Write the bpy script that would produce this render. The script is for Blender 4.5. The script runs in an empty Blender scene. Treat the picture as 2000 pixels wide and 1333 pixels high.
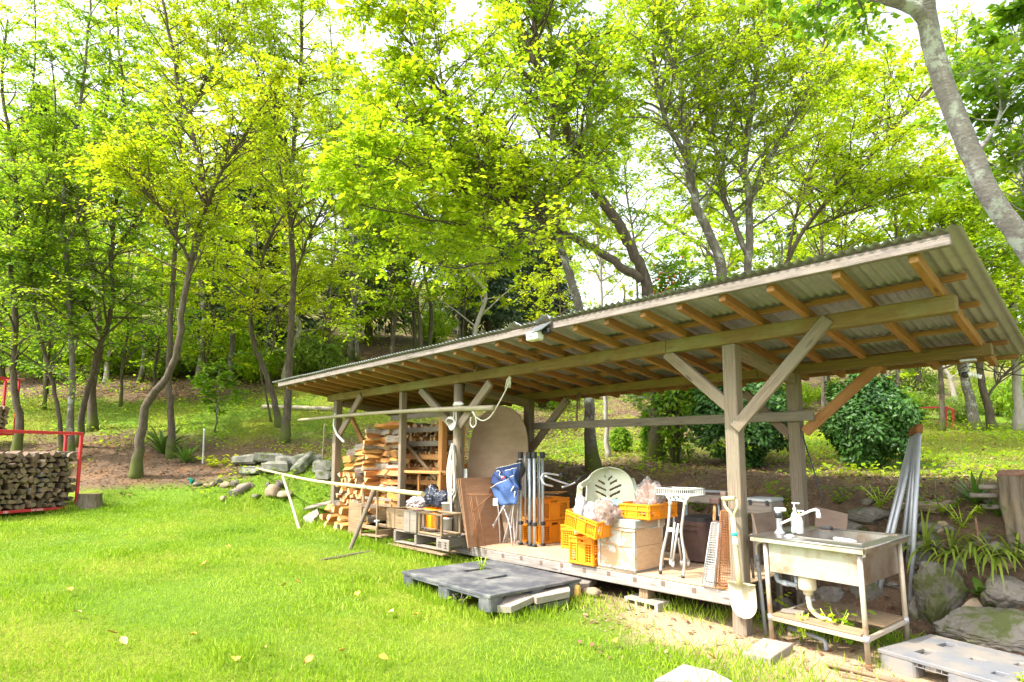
import bpy, math, random
import numpy as np
from mathutils import Vector, Matrix, noise as mnoise

scene = bpy.context.scene
COL = scene.collection
R = math.radians
rnd = random.Random(7)
nrng = np.random.default_rng(11)

# ------------------------------------------------------------------ camera, sky, sun, exposure
CAM_H, FOC, HOR = 1.5, 1150.0, 125.0            # eye height (m), focal length (px of the 2000 px frame), horizon offset
PCX, PCY = 1000.0, 765.0
PITCH = math.atan(HOR / FOC)
YAW = math.atan((PCX + 92) / (FOC / math.cos(PITCH)))
fh = np.array([-math.cos(YAW), math.sin(YAW), 0.0])
UP = np.array([0.0, 0.0, 1.0])
RIGHT = np.cross(fh, UP)
FWD = fh * math.cos(PITCH) + UP * math.sin(PITCH)
CUP = -fh * math.sin(PITCH) + UP * math.cos(PITCH)
EYE = np.array([0.0, 0.0, CAM_H])

def ray(px, py): return FWD + RIGHT * (px - PCX) / FOC - CUP * (py - PCY) / FOC
def atz(px, py, z): d = ray(px, py); return Vector(EYE + d * ((z - CAM_H) / d[2]))
def aty(px, py, y): d = ray(px, py); return Vector(EYE + d * (y / d[1]))
def atd(px, py, dep): return Vector(EYE + ray(px, py) * dep)

cam_d = bpy.data.cameras.new('camera')
cam = bpy.data.objects.new('camera', cam_d); COL.objects.link(cam)
cam_d.sensor_width = 36.0; cam_d.lens = 36.0 * FOC / 2000.0
cam_d.shift_y = (PCY - 666.5) / 2000.0
cam_d.clip_start = 0.05; cam_d.clip_end = 2000
mw = Matrix.Identity(4)
for i in range(3):
    mw[i][0], mw[i][1], mw[i][2], mw[i][3] = RIGHT[i], CUP[i], -FWD[i], EYE[i]
cam.matrix_world = mw
scene.camera = cam

SUN_ELEV = R(53)
SUN_TRAVEL = Vector((0.30, 0.95, 0)).normalized()          # horizontal way the light travels
world = bpy.data.worlds.new('World'); scene.world = world; world.use_nodes = True
wn = world.node_tree.nodes; wl = world.node_tree.links
sky = wn.new('ShaderNodeTexSky'); sky.sky_type = 'NISHITA'; sky.sun_disc = False
sky.sun_elevation = SUN_ELEV
sky.sun_rotation = math.atan2(-SUN_TRAVEL.x, -SUN_TRAVEL.y)
sky.air_density = 1.0; sky.dust_density = 4.0; sky.ozone_density = 1.0
bgn = wn['Background']; bgn.inputs['Strength'].default_value = 0.15
# thin bright cloud over the whole sky: desaturate towards white
hsv = wn.new('ShaderNodeHueSaturation'); hsv.inputs['Saturation'].default_value = 0.35
hsv.inputs['Value'].default_value = 1.3
wl.new(sky.outputs[0], hsv.inputs['Color']); wl.new(hsv.outputs[0], bgn.inputs['Color'])

sun_d = bpy.data.lights.new('sun', 'SUN'); sun_d.energy = 2.6; sun_d.angle = R(0.6); sun_d.color = (1.0, 0.94, 0.83)
sun = bpy.data.objects.new('sun', sun_d); COL.objects.link(sun)
ld = Vector((SUN_TRAVEL.x * math.cos(SUN_ELEV), SUN_TRAVEL.y * math.cos(SUN_ELEV), -math.sin(SUN_ELEV)))
sun.rotation_euler = ld.to_track_quat('-Z', 'Y').to_euler(); sun.location = (-5, -10, 20)

scene.view_settings.view_transform = 'Standard'
scene.view_settings.look = 'None'
scene.view_settings.gamma = 1.0
scene.view_settings.use_curve_mapping = False
scene.view_settings.exposure = 1.75
scene.render.engine = 'CYCLES'
cy = scene.cycles
cy.max_bounces = 8; cy.diffuse_bounces = 6; cy.glossy_bounces = 3; cy.transmission_bounces = 6; cy.transparent_max_bounces = 8
cy.use_denoising = True
cy.sample_clamp_indirect = 6.0

# ------------------------------------------------------------------ materials
def new_mat(name):
    m = bpy.data.materials.new(name); m.use_nodes = True
    return m, m.node_tree.nodes, m.node_tree.links, m.node_tree.nodes['Principled BSDF']

def mix_rgb(n, l, fac, a, b, blend='MIX'):
    x = n.new('ShaderNodeMix'); x.data_type = 'RGBA'; x.blend_type = blend
    for sock, v in ((x.inputs[0], fac), (x.inputs[6], a), (x.inputs[7], b)):
        if hasattr(v, 'links') or isinstance(v, bpy.types.NodeSocket): l.new(v, sock)
        elif isinstance(v, (int, float)): sock.default_value = v
        else: sock.default_value = (*v, 1.0)
    return x.outputs[2]

def noise_tex(n, l, vec, scale, detail=4, rough=0.6, dist=0.0):
    t = n.new('ShaderNodeTexNoise'); t.inputs['Scale'].default_value = scale
    t.inputs['Detail'].default_value = detail; t.inputs['Roughness'].default_value = rough
    t.inputs['Distortion'].default_value = dist
    l.new(vec, t.inputs['Vector']); return t.outputs['Fac']

def ramp(n, l, fac, lo, hi):
    x = n.new('ShaderNodeMapRange'); x.inputs['From Min'].default_value = lo; x.inputs['From Max'].default_value = hi
    x.clamp = True; l.new(fac, x.inputs['Value']); return x.outputs[0]

def coord(n, l, stretch=(1, 1, 1), kind='Object', rand=True):
    tc = n.new('ShaderNodeTexCoord'); mp = n.new('ShaderNodeMapping')
    mp.inputs['Scale'].default_value = stretch
    l.new(tc.outputs[kind], mp.inputs['Vector'])
    if rand:
        oi = n.new('ShaderNodeObjectInfo'); mu = n.new('ShaderNodeMath'); mu.operation = 'MULTIPLY'; mu.inputs[1].default_value = 37.0
        l.new(oi.outputs['Random'], mu.inputs[0]); l.new(mu.outputs[0], mp.inputs['Location'])
    return mp.outputs[0]

def vary(n, l, col, amount, hue=0.0):
    oi = n.new('ShaderNodeObjectInfo'); h = n.new('ShaderNodeHueSaturation')
    mr = n.new('ShaderNodeMapRange'); mr.inputs['To Min'].default_value = 1 - amount; mr.inputs['To Max'].default_value = 1 + amount
    l.new(oi.outputs['Random'], mr.inputs['Value']); l.new(mr.outputs[0], h.inputs['Value']); l.new(col, h.inputs['Color'])
    if hue:
        m2 = n.new('ShaderNodeMapRange'); m2.inputs['To Min'].default_value = .5 - hue; m2.inputs['To Max'].default_value = .5 + hue
        fr = n.new('ShaderNodeMath'); fr.operation = 'FRACT'; mm = n.new('ShaderNodeMath'); mm.operation = 'MULTIPLY'; mm.inputs[1].default_value = 17.3
        l.new(oi.outputs['Random'], mm.inputs[0]); l.new(mm.outputs[0], fr.inputs[0]); l.new(fr.outputs[0], m2.inputs['Value'])
        l.new(m2.outputs[0], h.inputs['Hue'])
    return h.outputs[0]

def surf(name, c1, c2, scale=6, stretch=(1, 1, 1), rough=0.75, metal=0.0, bump=0.2, bscale=None, dirt=None, dirt_scale=2.0,
         dirt_lo=0.5, dirt_hi=0.75, var=0.12, spec=0.4, lo=0.3, hi=0.7, dist=0.0, grain=None, hue=0.0):
    m, n, l, b = new_mat(name)
    v = coord(n, l, stretch)
    f = noise_tex(n, l, v, scale, 6, 0.65, dist)
    col = mix_rgb(n, l, ramp(n, l, f, lo, hi), c1, c2)
    v2 = coord(n, l)
    if grain:
        g = noise_tex(n, l, coord(n, l, (1.2, 60, 60)), 1.6, 3, 0.6)
        col = mix_rgb(n, l, ramp(n, l, g, 0.54, 0.66), col, grain)
        vo = n.new('ShaderNodeTexVoronoi'); vo.inputs['Scale'].default_value = 2.6; l.new(coord(n, l, (.9, 4.5, 4.5)), vo.inputs['Vector'])
        col = mix_rgb(n, l, ramp(n, l, vo.outputs['Distance'], 0.16, 0.09), col, tuple(c * .6 for c in grain))
    if dirt:
        d = noise_tex(n, l, v2, dirt_scale, 6, 0.7)
        col = mix_rgb(n, l, ramp(n, l, d, dirt_lo, dirt_hi), col, dirt)
    if var: col = vary(n, l, col, var, hue)
    l.new(col, b.inputs['Base Color'])
    b.inputs['Roughness'].default_value = rough; b.inputs['Metallic'].default_value = metal
    b.inputs['Specular IOR Level'].default_value = spec
    if bump:
        bp = n.new('ShaderNodeBump'); bp.inputs['Strength'].default_value = bump; bp.inputs['Distance'].default_value = 0.01
        f2 = noise_tex(n, l, v, bscale or scale * 3, 5, 0.7)
        l.new(f2, bp.inputs['Height']); l.new(bp.outputs[0], b.inputs['Normal'])
    return m

GR = (1.5, 22, 22)      # grain runs along a bar's own X axis
MAT = {}
def S(name, *a, **k): MAT[name] = surf(name, *a, **k)
S('weathered_wood', (.155, .115, .078), (.285, .228, .168), 3, GR, .85, bump=.5, grain=(.12, .09, .065), dirt=(.19, .165, .12), dirt_scale=3.5, dirt_lo=.46, dirt_hi=.66, var=.14)
S('rafter_wood', (.245, .115, .038), (.365, .195, .072), 3, GR, .8, bump=.3, grain=(.22, .10, .035), dirt=(.22, .12, .05), var=.16, hue=.008)
S('mossy_beam_wood', (.135, .088, .026), (.235, .16, .05), 3, GR, .85, bump=.35, grain=(.15, .11, .05), dirt=(.22, .23, .09), dirt_scale=1.3, var=.08)
S('orange_wood', (.38, .17, .055), (.52, .27, .09), 3, GR, .75, bump=.3, grain=(.25, .1, .03), var=.12)
S('pale_wood', (.21, .135, .07), (.33, .235, .135), 3, GR, .8, bump=.3, grain=(.14, .085, .045), dirt=(.17, .12, .08), dirt_scale=3.5, dirt_lo=.46, var=.16)
S('grey_white_wood', (.11, .088, .072), (.235, .20, .175), 3, GR, .85, bump=.4, grain=(.25, .21, .2), dirt=(.26, .22, .18), var=.08)
S('board_grey', (.15, .125, .10), (.27, .235, .195), 3, GR, .85, bump=.4, grain=(.2, .17, .14), var=.15)
S('plywood_floor', (.36, .24, .14), (.49, .355, .225), 5, (1, 4, 1), .8, bump=.15, dirt=(.30, .22, .15), dirt_scale=2.5, var=.05)
S('plywood_brown', (.25, .125, .065), (.33, .185, .10), 4, (1, 1, 5), .8, bump=.1, dirt=(.22, .14, .09), dirt_scale=4, dirt_lo=.6, var=.08)
S('plywood_arch', (.25, .17, .11), (.33, .24, .16), 3, (1, 1, 3), .8, bump=.1, dirt=(.24, .17, .11), dirt_scale=3.5, dirt_lo=.56, var=.04)
S('dark_board', (.115, .08, .06), (.18, .125, .09), 5, (1, 1, 3), .8, bump=.15, dirt=(.13, .09, .07), var=.08)
S('corrugated_sheet', (.33, .335, .37), (.42, .425, .46), 2, (1, 6, 1), .55, .25, .1, dirt=(.27, .28, .24), dirt_scale=1.2, var=.06, spec=.3)
S('bamboo_pale', (.46, .36, .18), (.62, .51, .29), 2, (2, 8, 8), .5, bump=.15, dirt=(.45, .36, .2), var=.05)
S('bamboo_grey', (.25, .22, .15), (.37, .32, .22), 2, (2, 8, 8), .55, bump=.15, dirt=(.36, .33, .21), var=.05)
S('stick_wood', (.10, .078, .05), (.17, .135, .095), 4, GR, .8, bump=.4, var=.15)
S('log_wood', (.42, .175, .04), (.54, .27, .08), 4, (2, 16, 16), .8, bump=.35, grain=(.36, .15, .04), var=.22, hue=.012)
S('log_end', (.42, .245, .10), (.58, .40, .21), 14, (1, 1, 1), .85, bump=.2, dirt=(.45, .28, .13), dirt_scale=8, var=.2)
S('log_bark', (.15, .115, .085), (.34, .29, .24), 14, (1, 3, 3), .9, bump=.8, var=.2)
S('old_log_wood', (.12, .075, .045), (.22, .15, .095), 5, (2, 10, 10), .9, bump=.4, var=.35, hue=.015)
S('old_log_end', (.13, .08, .05), (.27, .19, .125), 12, (1, 1, 1), .9, bump=.3, dirt=(.15, .10, .07), dirt_scale=7, var=.42, hue=.02)
S('red_paint', (.50, .022, .035), (.58, .05, .055), 5, (1, 1, 1), .45, bump=.05, dirt=(.30, .05, .03), dirt_lo=.6, dirt_hi=.72, dirt_scale=5, var=.05)
S('white_print', (.75, .72, .70), (.8, .78, .76), 5, rough=.6, bump=0, var=0)
S('black_print', (.035, .03, .03), (.06, .05, .05), 20, rough=.8, bump=0, var=0)
S('yellow_plastic', (.76, .265, .006), (.80, .30, .01), 3, rough=.45, bump=.03, dirt=(.68, .30, .02), dirt_lo=.58, dirt_scale=4, var=.05)
S('white_plastic', (.66, .67, .60), (.74, .75, .68), 4, rough=.4, bump=.02, var=.03)
S('chair_plastic', (.40, .43, .30), (.48, .51, .38), 3, rough=.4, bump=.02, dirt=(.47, .48, .36), dirt_lo=.5, var=.03)
S('bucket_white', (.55, .53, .49), (.62, .61, .57), 4, rough=.45, bump=.02, var=.05)
S('dark_pallet', (.05, .055, .065), (.085, .09, .10), 3, rough=.55, bump=.1, dirt=(.19, .19, .18), dirt_scale=3.5, dirt_lo=.46, dirt_hi=.68, var=0)
S('rim_wood', (.20, .175, .155), (.36, .325, .295), 3, GR, .85, bump=.4, grain=(.18, .15, .13), dirt=(.20, .165, .13), dirt_scale=3.0, var=.08)
S('grey_pallet', (.12, .125, .14), (.165, .17, .18), 3, rough=.6, bump=.12, dirt=(.215, .19, .16), dirt_scale=4, dirt_lo=.4, dirt_hi=.62, var=0)
S('concrete', (.22, .205, .185), (.33, .31, .28), 12, rough=.95, bump=.4, dirt=(.26, .23, .19), dirt_scale=5, var=.1)
S('concrete_tan', (.25, .22, .18), (.36, .315, .26), 12, rough=.95, bump=.4, dirt=(.30, .25, .19), dirt_scale=5, var=.1)
S('rock_grey', (.085, .075, .06), (.27, .24, .205), 6, rough=.95, bump=1.0, bscale=22, dirt=(.075, .085, .025), dirt_scale=3.0, dirt_lo=.48, dirt_hi=.58, var=.18, hue=.01)
S('rock_tan', (.19, .135, .085), (.36, .28, .19), 5, rough=.95, bump=.8, bscale=14, dirt=(.24, .2, .12), var=.15)
S('rock_ochre', (.50, .28, .05), (.62, .40, .12), 6, rough=.9, bump=.6, var=.05)
S('block_stone', (.14, .135, .115), (.25, .24, .21), 7, rough=.95, bump=.7, bscale=18, dirt=(.085, .105, .035), dirt_scale=3.2, dirt_lo=.45, dirt_hi=.6, var=.2)
S('steel', (.34, .33, .31), (.45, .44, .42), 3, (1, 1, 1), .32, .9, .03, dirt=(.26, .19, .12), dirt_scale=4, dirt_lo=.45, dirt_hi=.7, var=.03)
S('stained_steel', (.48, .45, .40), (.58, .55, .50), 2.5, (1, 1, 1), .42, .55, .04, dirt=(.32, .20, .10), dirt_scale=5, dirt_lo=.47, dirt_hi=.72, var=.02)
S('rusty_steel_leg', (.50, .43, .33), (.58, .53, .46), 5, (1, 1, 1), .5, .5, .1, dirt=(.40, .25, .13), dirt_scale=5, dirt_lo=.45, var=.08)
S('galvanised', (.40, .42, .45), (.52, .54, .57), 9, (1, 1, 1), .48, .55, .1, dirt=(.33, .34, .36), dirt_scale=7, var=.06)
S('tent_tube', (.37, .42, .45), (.45, .50, .53), 3, rough=.45, metal=.4, bump=.03, var=.1)
S('pale_tube', (.44, .42, .41), (.55, .53, .52), 3, rough=.4, metal=.35, bump=.03, dirt=(.45, .36, .28), dirt_lo=.58, dirt_scale=8, var=.06)
S('grey_pvc', (.25, .28, .31), (.33, .36, .38), 3, rough=.5, bump=.05, dirt=(.35, .30, .25), dirt_scale=5, var=.04)
S('cream_pvc', (.60, .53, .40), (.68, .61, .48), 3, rough=.5, bump=.05, dirt=(.48, .40, .28), var=.03)
S('black_plastic', (.02, .02, .022), (.04, .04, .042), 5, rough=.5, bump=.05, var=.1)
S('blue_cloth', (.035, .075, .21), (.055, .11, .28), 30, rough=.9, bump=.3, bscale=120, dirt=(.10, .18, .40), dirt_scale=4, var=.12)
S('blue_cloth_dark', (.02, .04, .12), (.035, .06, .17), 30, rough=.9, bump=.3, bscale=120, var=.1)
S('cloth_trim', (.55, .52, .42), (.62, .6, .5), 20, rough=.9, bump=.1, var=0)
S('rust', (.22, .085, .03), (.36, .16, .06), 14, rough=.9, bump=.4, metal=.2, dirt=(.13, .07, .04), dirt_scale=6, var=.12)
S('dark_rust', (.075, .045, .04), (.13, .075, .06), 8, rough=.75, bump=.2, metal=.2, dirt=(.17, .09, .06), dirt_scale=5, dirt_lo=.55, var=.05)
S('shovel_paint', (.38, .34, .17), (.47, .43, .25), 5, rough=.5, bump=.05, dirt=(.48, .42, .25), dirt_scale=7, dirt_lo=.56, var=.03)
S('shovel_blade', (.40, .345, .24), (.50, .45, .35), 4, rough=.5, bump=.05, metal=.1, dirt=(.50, .38, .26), dirt_scale=5, dirt_lo=.55, var=0)
S('teal_tape', (.02, .42, .45), (.03, .5, .5), 5, rough=.5, bump=0, var=0)
S('rope_white', (.50, .48, .42), (.60, .58, .53), 60, rough=.95, bump=.5, bscale=200, var=.05)
S('rope_grey', (.50, .49, .40), (.60, .59, .49), 60, rough=.95, bump=.5, bscale=200, var=.05)
S('rope_brown', (.16, .12, .085), (.24, .19, .14), 60, rough=.95, bump=.5, bscale=200, var=.05)
S('peeling_paint', (.48, .455, .41), (.57, .55, .51), 4, rough=.75, bump=.3, dirt=(.46, .29, .16), dirt_scale=3.4, dirt_lo=.49, dirt_hi=.54, var=.04)
S('hive_wood', (.50, .32, .18), (.60, .41, .25), 3, (1, 4, 14), .8, bump=.2, dirt=(.65, .60, .53), dirt_scale=3.2, dirt_lo=.62, dirt_hi=.68, var=.05)
S('hive_lid', (.30, .21, .14), (.52, .45, .37), 6, (1, 1, 5), .75, bump=.35, dirt=(.25, .34, .33), dirt_scale=5, dirt_lo=.5, dirt_hi=.56, var=.04)
S('blue_glove', (.16, .60, .85), (.22, .68, .9), 8, rough=.5, bump=.1, var=0)
S('cloth_white', (.62, .59, .57), (.72, .70, .68), 8, rough=.95, bump=.3, bscale=60, var=0)
S('dried_leaves', (.14, .07, .045), (.30, .17, .11), 30, rough=.9, bump=.8, bscale=60, dirt=(.15, .08, .045), dirt_scale=20, var=.1)
S('white_wire', (.62, .64, .60), (.70, .72, .68), 8, rough=.5, bump=.05, metal=.2, var=0)
S('wire_grey', (.33, .34, .33), (.42, .43, .42), 8, rough=.5, bump=.05, metal=.5, var=.05)
S('solar_panel', (.10, .11, .12), (.17, .18, .19), 3, rough=.25, bump=.02, var=0)
S('pale_green_bottle', (.45, .62, .58), (.55, .70, .65), 5, rough=.3, bump=0, var=0)
S('cream_soap', (.72, .62, .50), (.78, .70, .58), 5, rough=.4, bump=0, var=0)
S('lime_plastic', (.45, .60, .05), (.50, .66, .08), 5, rough=.4, bump=0, var=0)
S('teal_plastic', (.0, .33, .29), (.01, .40, .34), 5, rough=.5, bump=0, var=0)
S('berry_red', (.55, .07, .02), (.68, .14, .03), 8, rough=.4, bump=0, var=.1)
S('stump_wood', (.09, .07, .048), (.22, .175, .125), 5, (6, 6, .8), .9, bump=.6, dirt=(.22, .17, .09), dirt_scale=5, var=.05)
S('bulb_white', (.78, .79, .76), (.82, .83, .8), 5, rough=.3, bump=0, var=0)

def plastic_film(name, tint, opacity):
    m, n, l, b = new_mat(name)
    b.inputs['Base Color'].default_value = (*tint, 1); b.inputs['Roughness'].default_value = .18
    tr = n.new('ShaderNodeBsdfTransparent'); mx = n.new('ShaderNodeMixShader')
    v = coord(n, l); f = noise_tex(n, l, v, 9, 4, .6, 2.0)
    mr = n.new('ShaderNodeMapRange'); mr.inputs['From Min'].default_value = .4; mr.inputs['From Max'].default_value = .68
    mr.inputs['To Min'].default_value = opacity * .45; mr.inputs['To Max'].default_value = min(1, opacity * 1.7)
    l.new(f, mr.inputs['Value']); l.new(mr.outputs[0], mx.inputs[0])
    l.new(tr.outputs[0], mx.inputs[1]); l.new(b.outputs[0], mx.inputs[2])
    bp = n.new('ShaderNodeBump'); bp.inputs['Strength'].default_value = .7; bp.inputs['Distance'].default_value = .02
    l.new(f, bp.inputs['Height']); l.new(bp.outputs[0], b.inputs['Normal'])
    l.new(mx.outputs[0], n['Material Output'].inputs['Surface'])
    MAT[name] = m
plastic_film('clear_film', (.55, .53, .54), .2)
plastic_film('white_film', (.62, .59, .59), .62)
plastic_film('dark_film', (.035, .045, .07), .9)

def bark(name, c1, c2, moss=None, lichen=None, bands=False):
    m, n, l, b = new_mat(name)
    v = coord(n, l, (9, 9, 2.2) if not bands else (7, 7, 34), rand=False)
    f = noise_tex(n, l, v, 2.2, 6, .7, .4)
    col = mix_rgb(n, l, ramp(n, l, f, .32, .68), c1, c2)
    v2 = coord(n, l, rand=False)
    if lichen:
        f2 = noise_tex(n, l, v2, 4.5, 6, .75)
        col = mix_rgb(n, l, ramp(n, l, f2, .52, .60), col, lichen)
    if moss:
        f3 = noise_tex(n, l, v2, 2.4, 5, .7)
        sx = n.new('ShaderNodeSeparateXYZ'); l.new(v2, sx.inputs[0])
        hz = n.new('ShaderNodeMapRange'); hz.inputs['From Min'].default_value = 0; hz.inputs['From Max'].default_value = 1.1
        hz.inputs['To Min'].default_value = .3; hz.inputs['To Max'].default_value = -.15
        l.new(sx.outputs[2], hz.inputs['Value'])
        ad = n.new('ShaderNodeMath'); ad.operation = 'ADD'; l.new(f3, ad.inputs[0]); l.new(hz.outputs[0], ad.inputs[1])
        col = mix_rgb(n, l, ramp(n, l, ad.outputs[0], .58, .72), col, moss)
    l.new(col, b.inputs['Base Color']); b.inputs['Roughness'].default_value = .95; b.inputs['Specular IOR Level'].default_value = .2
    bp = n.new('ShaderNodeBump'); bp.inputs['Strength'].default_value = .7; bp.inputs['Distance'].default_value = .02
    l.new(f, bp.inputs['Height']); l.new(bp.outputs[0], b.inputs['Normal'])
    MAT[name] = m
bark('bark_brown', (.055, .042, .032), (.145, .115, .088), moss=(.10, .12, .03))
bark('bark_grey', (.085, .072, .06), (.20, .175, .15), moss=(.10, .12, .03), lichen=(.33, .34, .30))
bark('bark_lichen', (.13, .115, .105), (.29, .265, .245), lichen=(.36, .39, .33), bands=True)
bark('bark_pale', (.27, .235, .205), (.42, .38, .34))

def leaf_mat(name, cols, trans=.5, rough=.5, spec=.35):
    m, n, l, b = new_mat(name)
    g = n.new('ShaderNodeNewGeometry')
    cr = n.new('ShaderNodeValToRGB'); e = cr.color_ramp.elements
    e[0].position = 0; e[0].color = (*cols[0], 1); e[1].position = 1; e[1].color = (*cols[-1], 1)
    for i, c in enumerate(cols[1:-1]):
        x = e.new((i + 1) / (len(cols) - 1)); x.color = (*c, 1)
    # clumps: neighbouring sprays share a tone
    v = coord(n, l, rand=True); f = noise_tex(n, l, v, .9, 3, .6)
    mx = n.new('ShaderNodeMath'); mx.operation = 'MULTIPLY_ADD'; mx.inputs[1].default_value = .55
    mr = n.new('ShaderNodeMapRange'); mr.inputs['From Min'].default_value = .3; mr.inputs['From Max'].default_value = .7; mr.inputs['To Max'].default_value = .45
    l.new(f, mr.inputs['Value']); l.new(g.outputs['Random Per Island'], mx.inputs[0]); l.new(mr.outputs[0], mx.inputs[2])
    l.new(mx.outputs[0], cr.inputs[0])
    l.new(cr.outputs[0], b.inputs['Base Color']); b.inputs['Roughness'].default_value = rough; b.inputs['Specular IOR Level'].default_value = spec
    if trans:
        t = n.new('ShaderNodeBsdfTranslucent'); mxs = n.new('ShaderNodeMixShader'); mxs.inputs[0].default_value = trans
        l.new(cr.outputs[0], t.inputs['Color']); l.new(b.outputs[0], mxs.inputs[1]); l.new(t.outputs[0], mxs.inputs[2])
        l.new(mxs.outputs[0], n['Material Output'].inputs['Surface'])
    MAT[name] = m
leaf_mat('leaf_yellow_green', [(.20, .35, .010), (.33, .48, .012), (.45, .56, .014), (.60, .58, .014)], .66)
leaf_mat('leaf_green', [(.15, .31, .012), (.26, .43, .013), (.37, .51, .014), (.52, .55, .014)], .66)
leaf_mat('leaf_mid_green', [(.08, .20, .015), (.15, .30, .016), (.24, .38, .016), (.35, .42, .016)], .6)
leaf_mat('leaf_golden', [(.22, .36, .010), (.35, .48, .012), (.48, .54, .012), (.62, .55, .012)], .66)
leaf_mat('leaf_far', [(.09, .18, .03), (.17, .28, .035), (.26, .36, .035), (.36, .40, .035)], .55)
leaf_mat('leaf_conifer', [(.04, .075, .04), (.07, .12, .055), (.10, .16, .06)], .3)
leaf_mat('leaf_glossy', [(.012, .045, .007), (.026, .082, .011), (.05, .135, .016), (.085, .19, .025)], .15, .5, .35)
leaf_mat('leaf_fern', [(.05, .13, .02), (.09, .19, .02), (.15, .25, .03)], .35)
leaf_mat('leaf_lily', [(.12, .20, .02), (.22, .30, .03), (.34, .38, .05)], .4)
leaf_mat('blade', [(.10, .22, .010), (.21, .36, .014), (.33, .47, .024), (.52, .58, .12)], .4, .5, .3)
leaf_mat('blade_dry', [(.13, .18, .018), (.21, .24, .025), (.28, .27, .035), (.32, .25, .07)], .3, .6, .3)
leaf_mat('leaf_litter', [(.10, .05, .03), (.17, .09, .05), (.26, .15, .085), (.40, .27, .15)], .1, .85, .2)
S('fallen_leaf_0', (.55, .32, .03), (.62, .42, .06), 20, rough=.7, bump=.1, var=.2)
S('fallen_leaf_1', (.45, .31, .12), (.55, .42, .20), 20, rough=.7, bump=.1, var=.1)
S('fallen_leaf_2', (.42, .20, .05), (.55, .28, .06), 20, rough=.7, bump=.1, var=.2)

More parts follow.
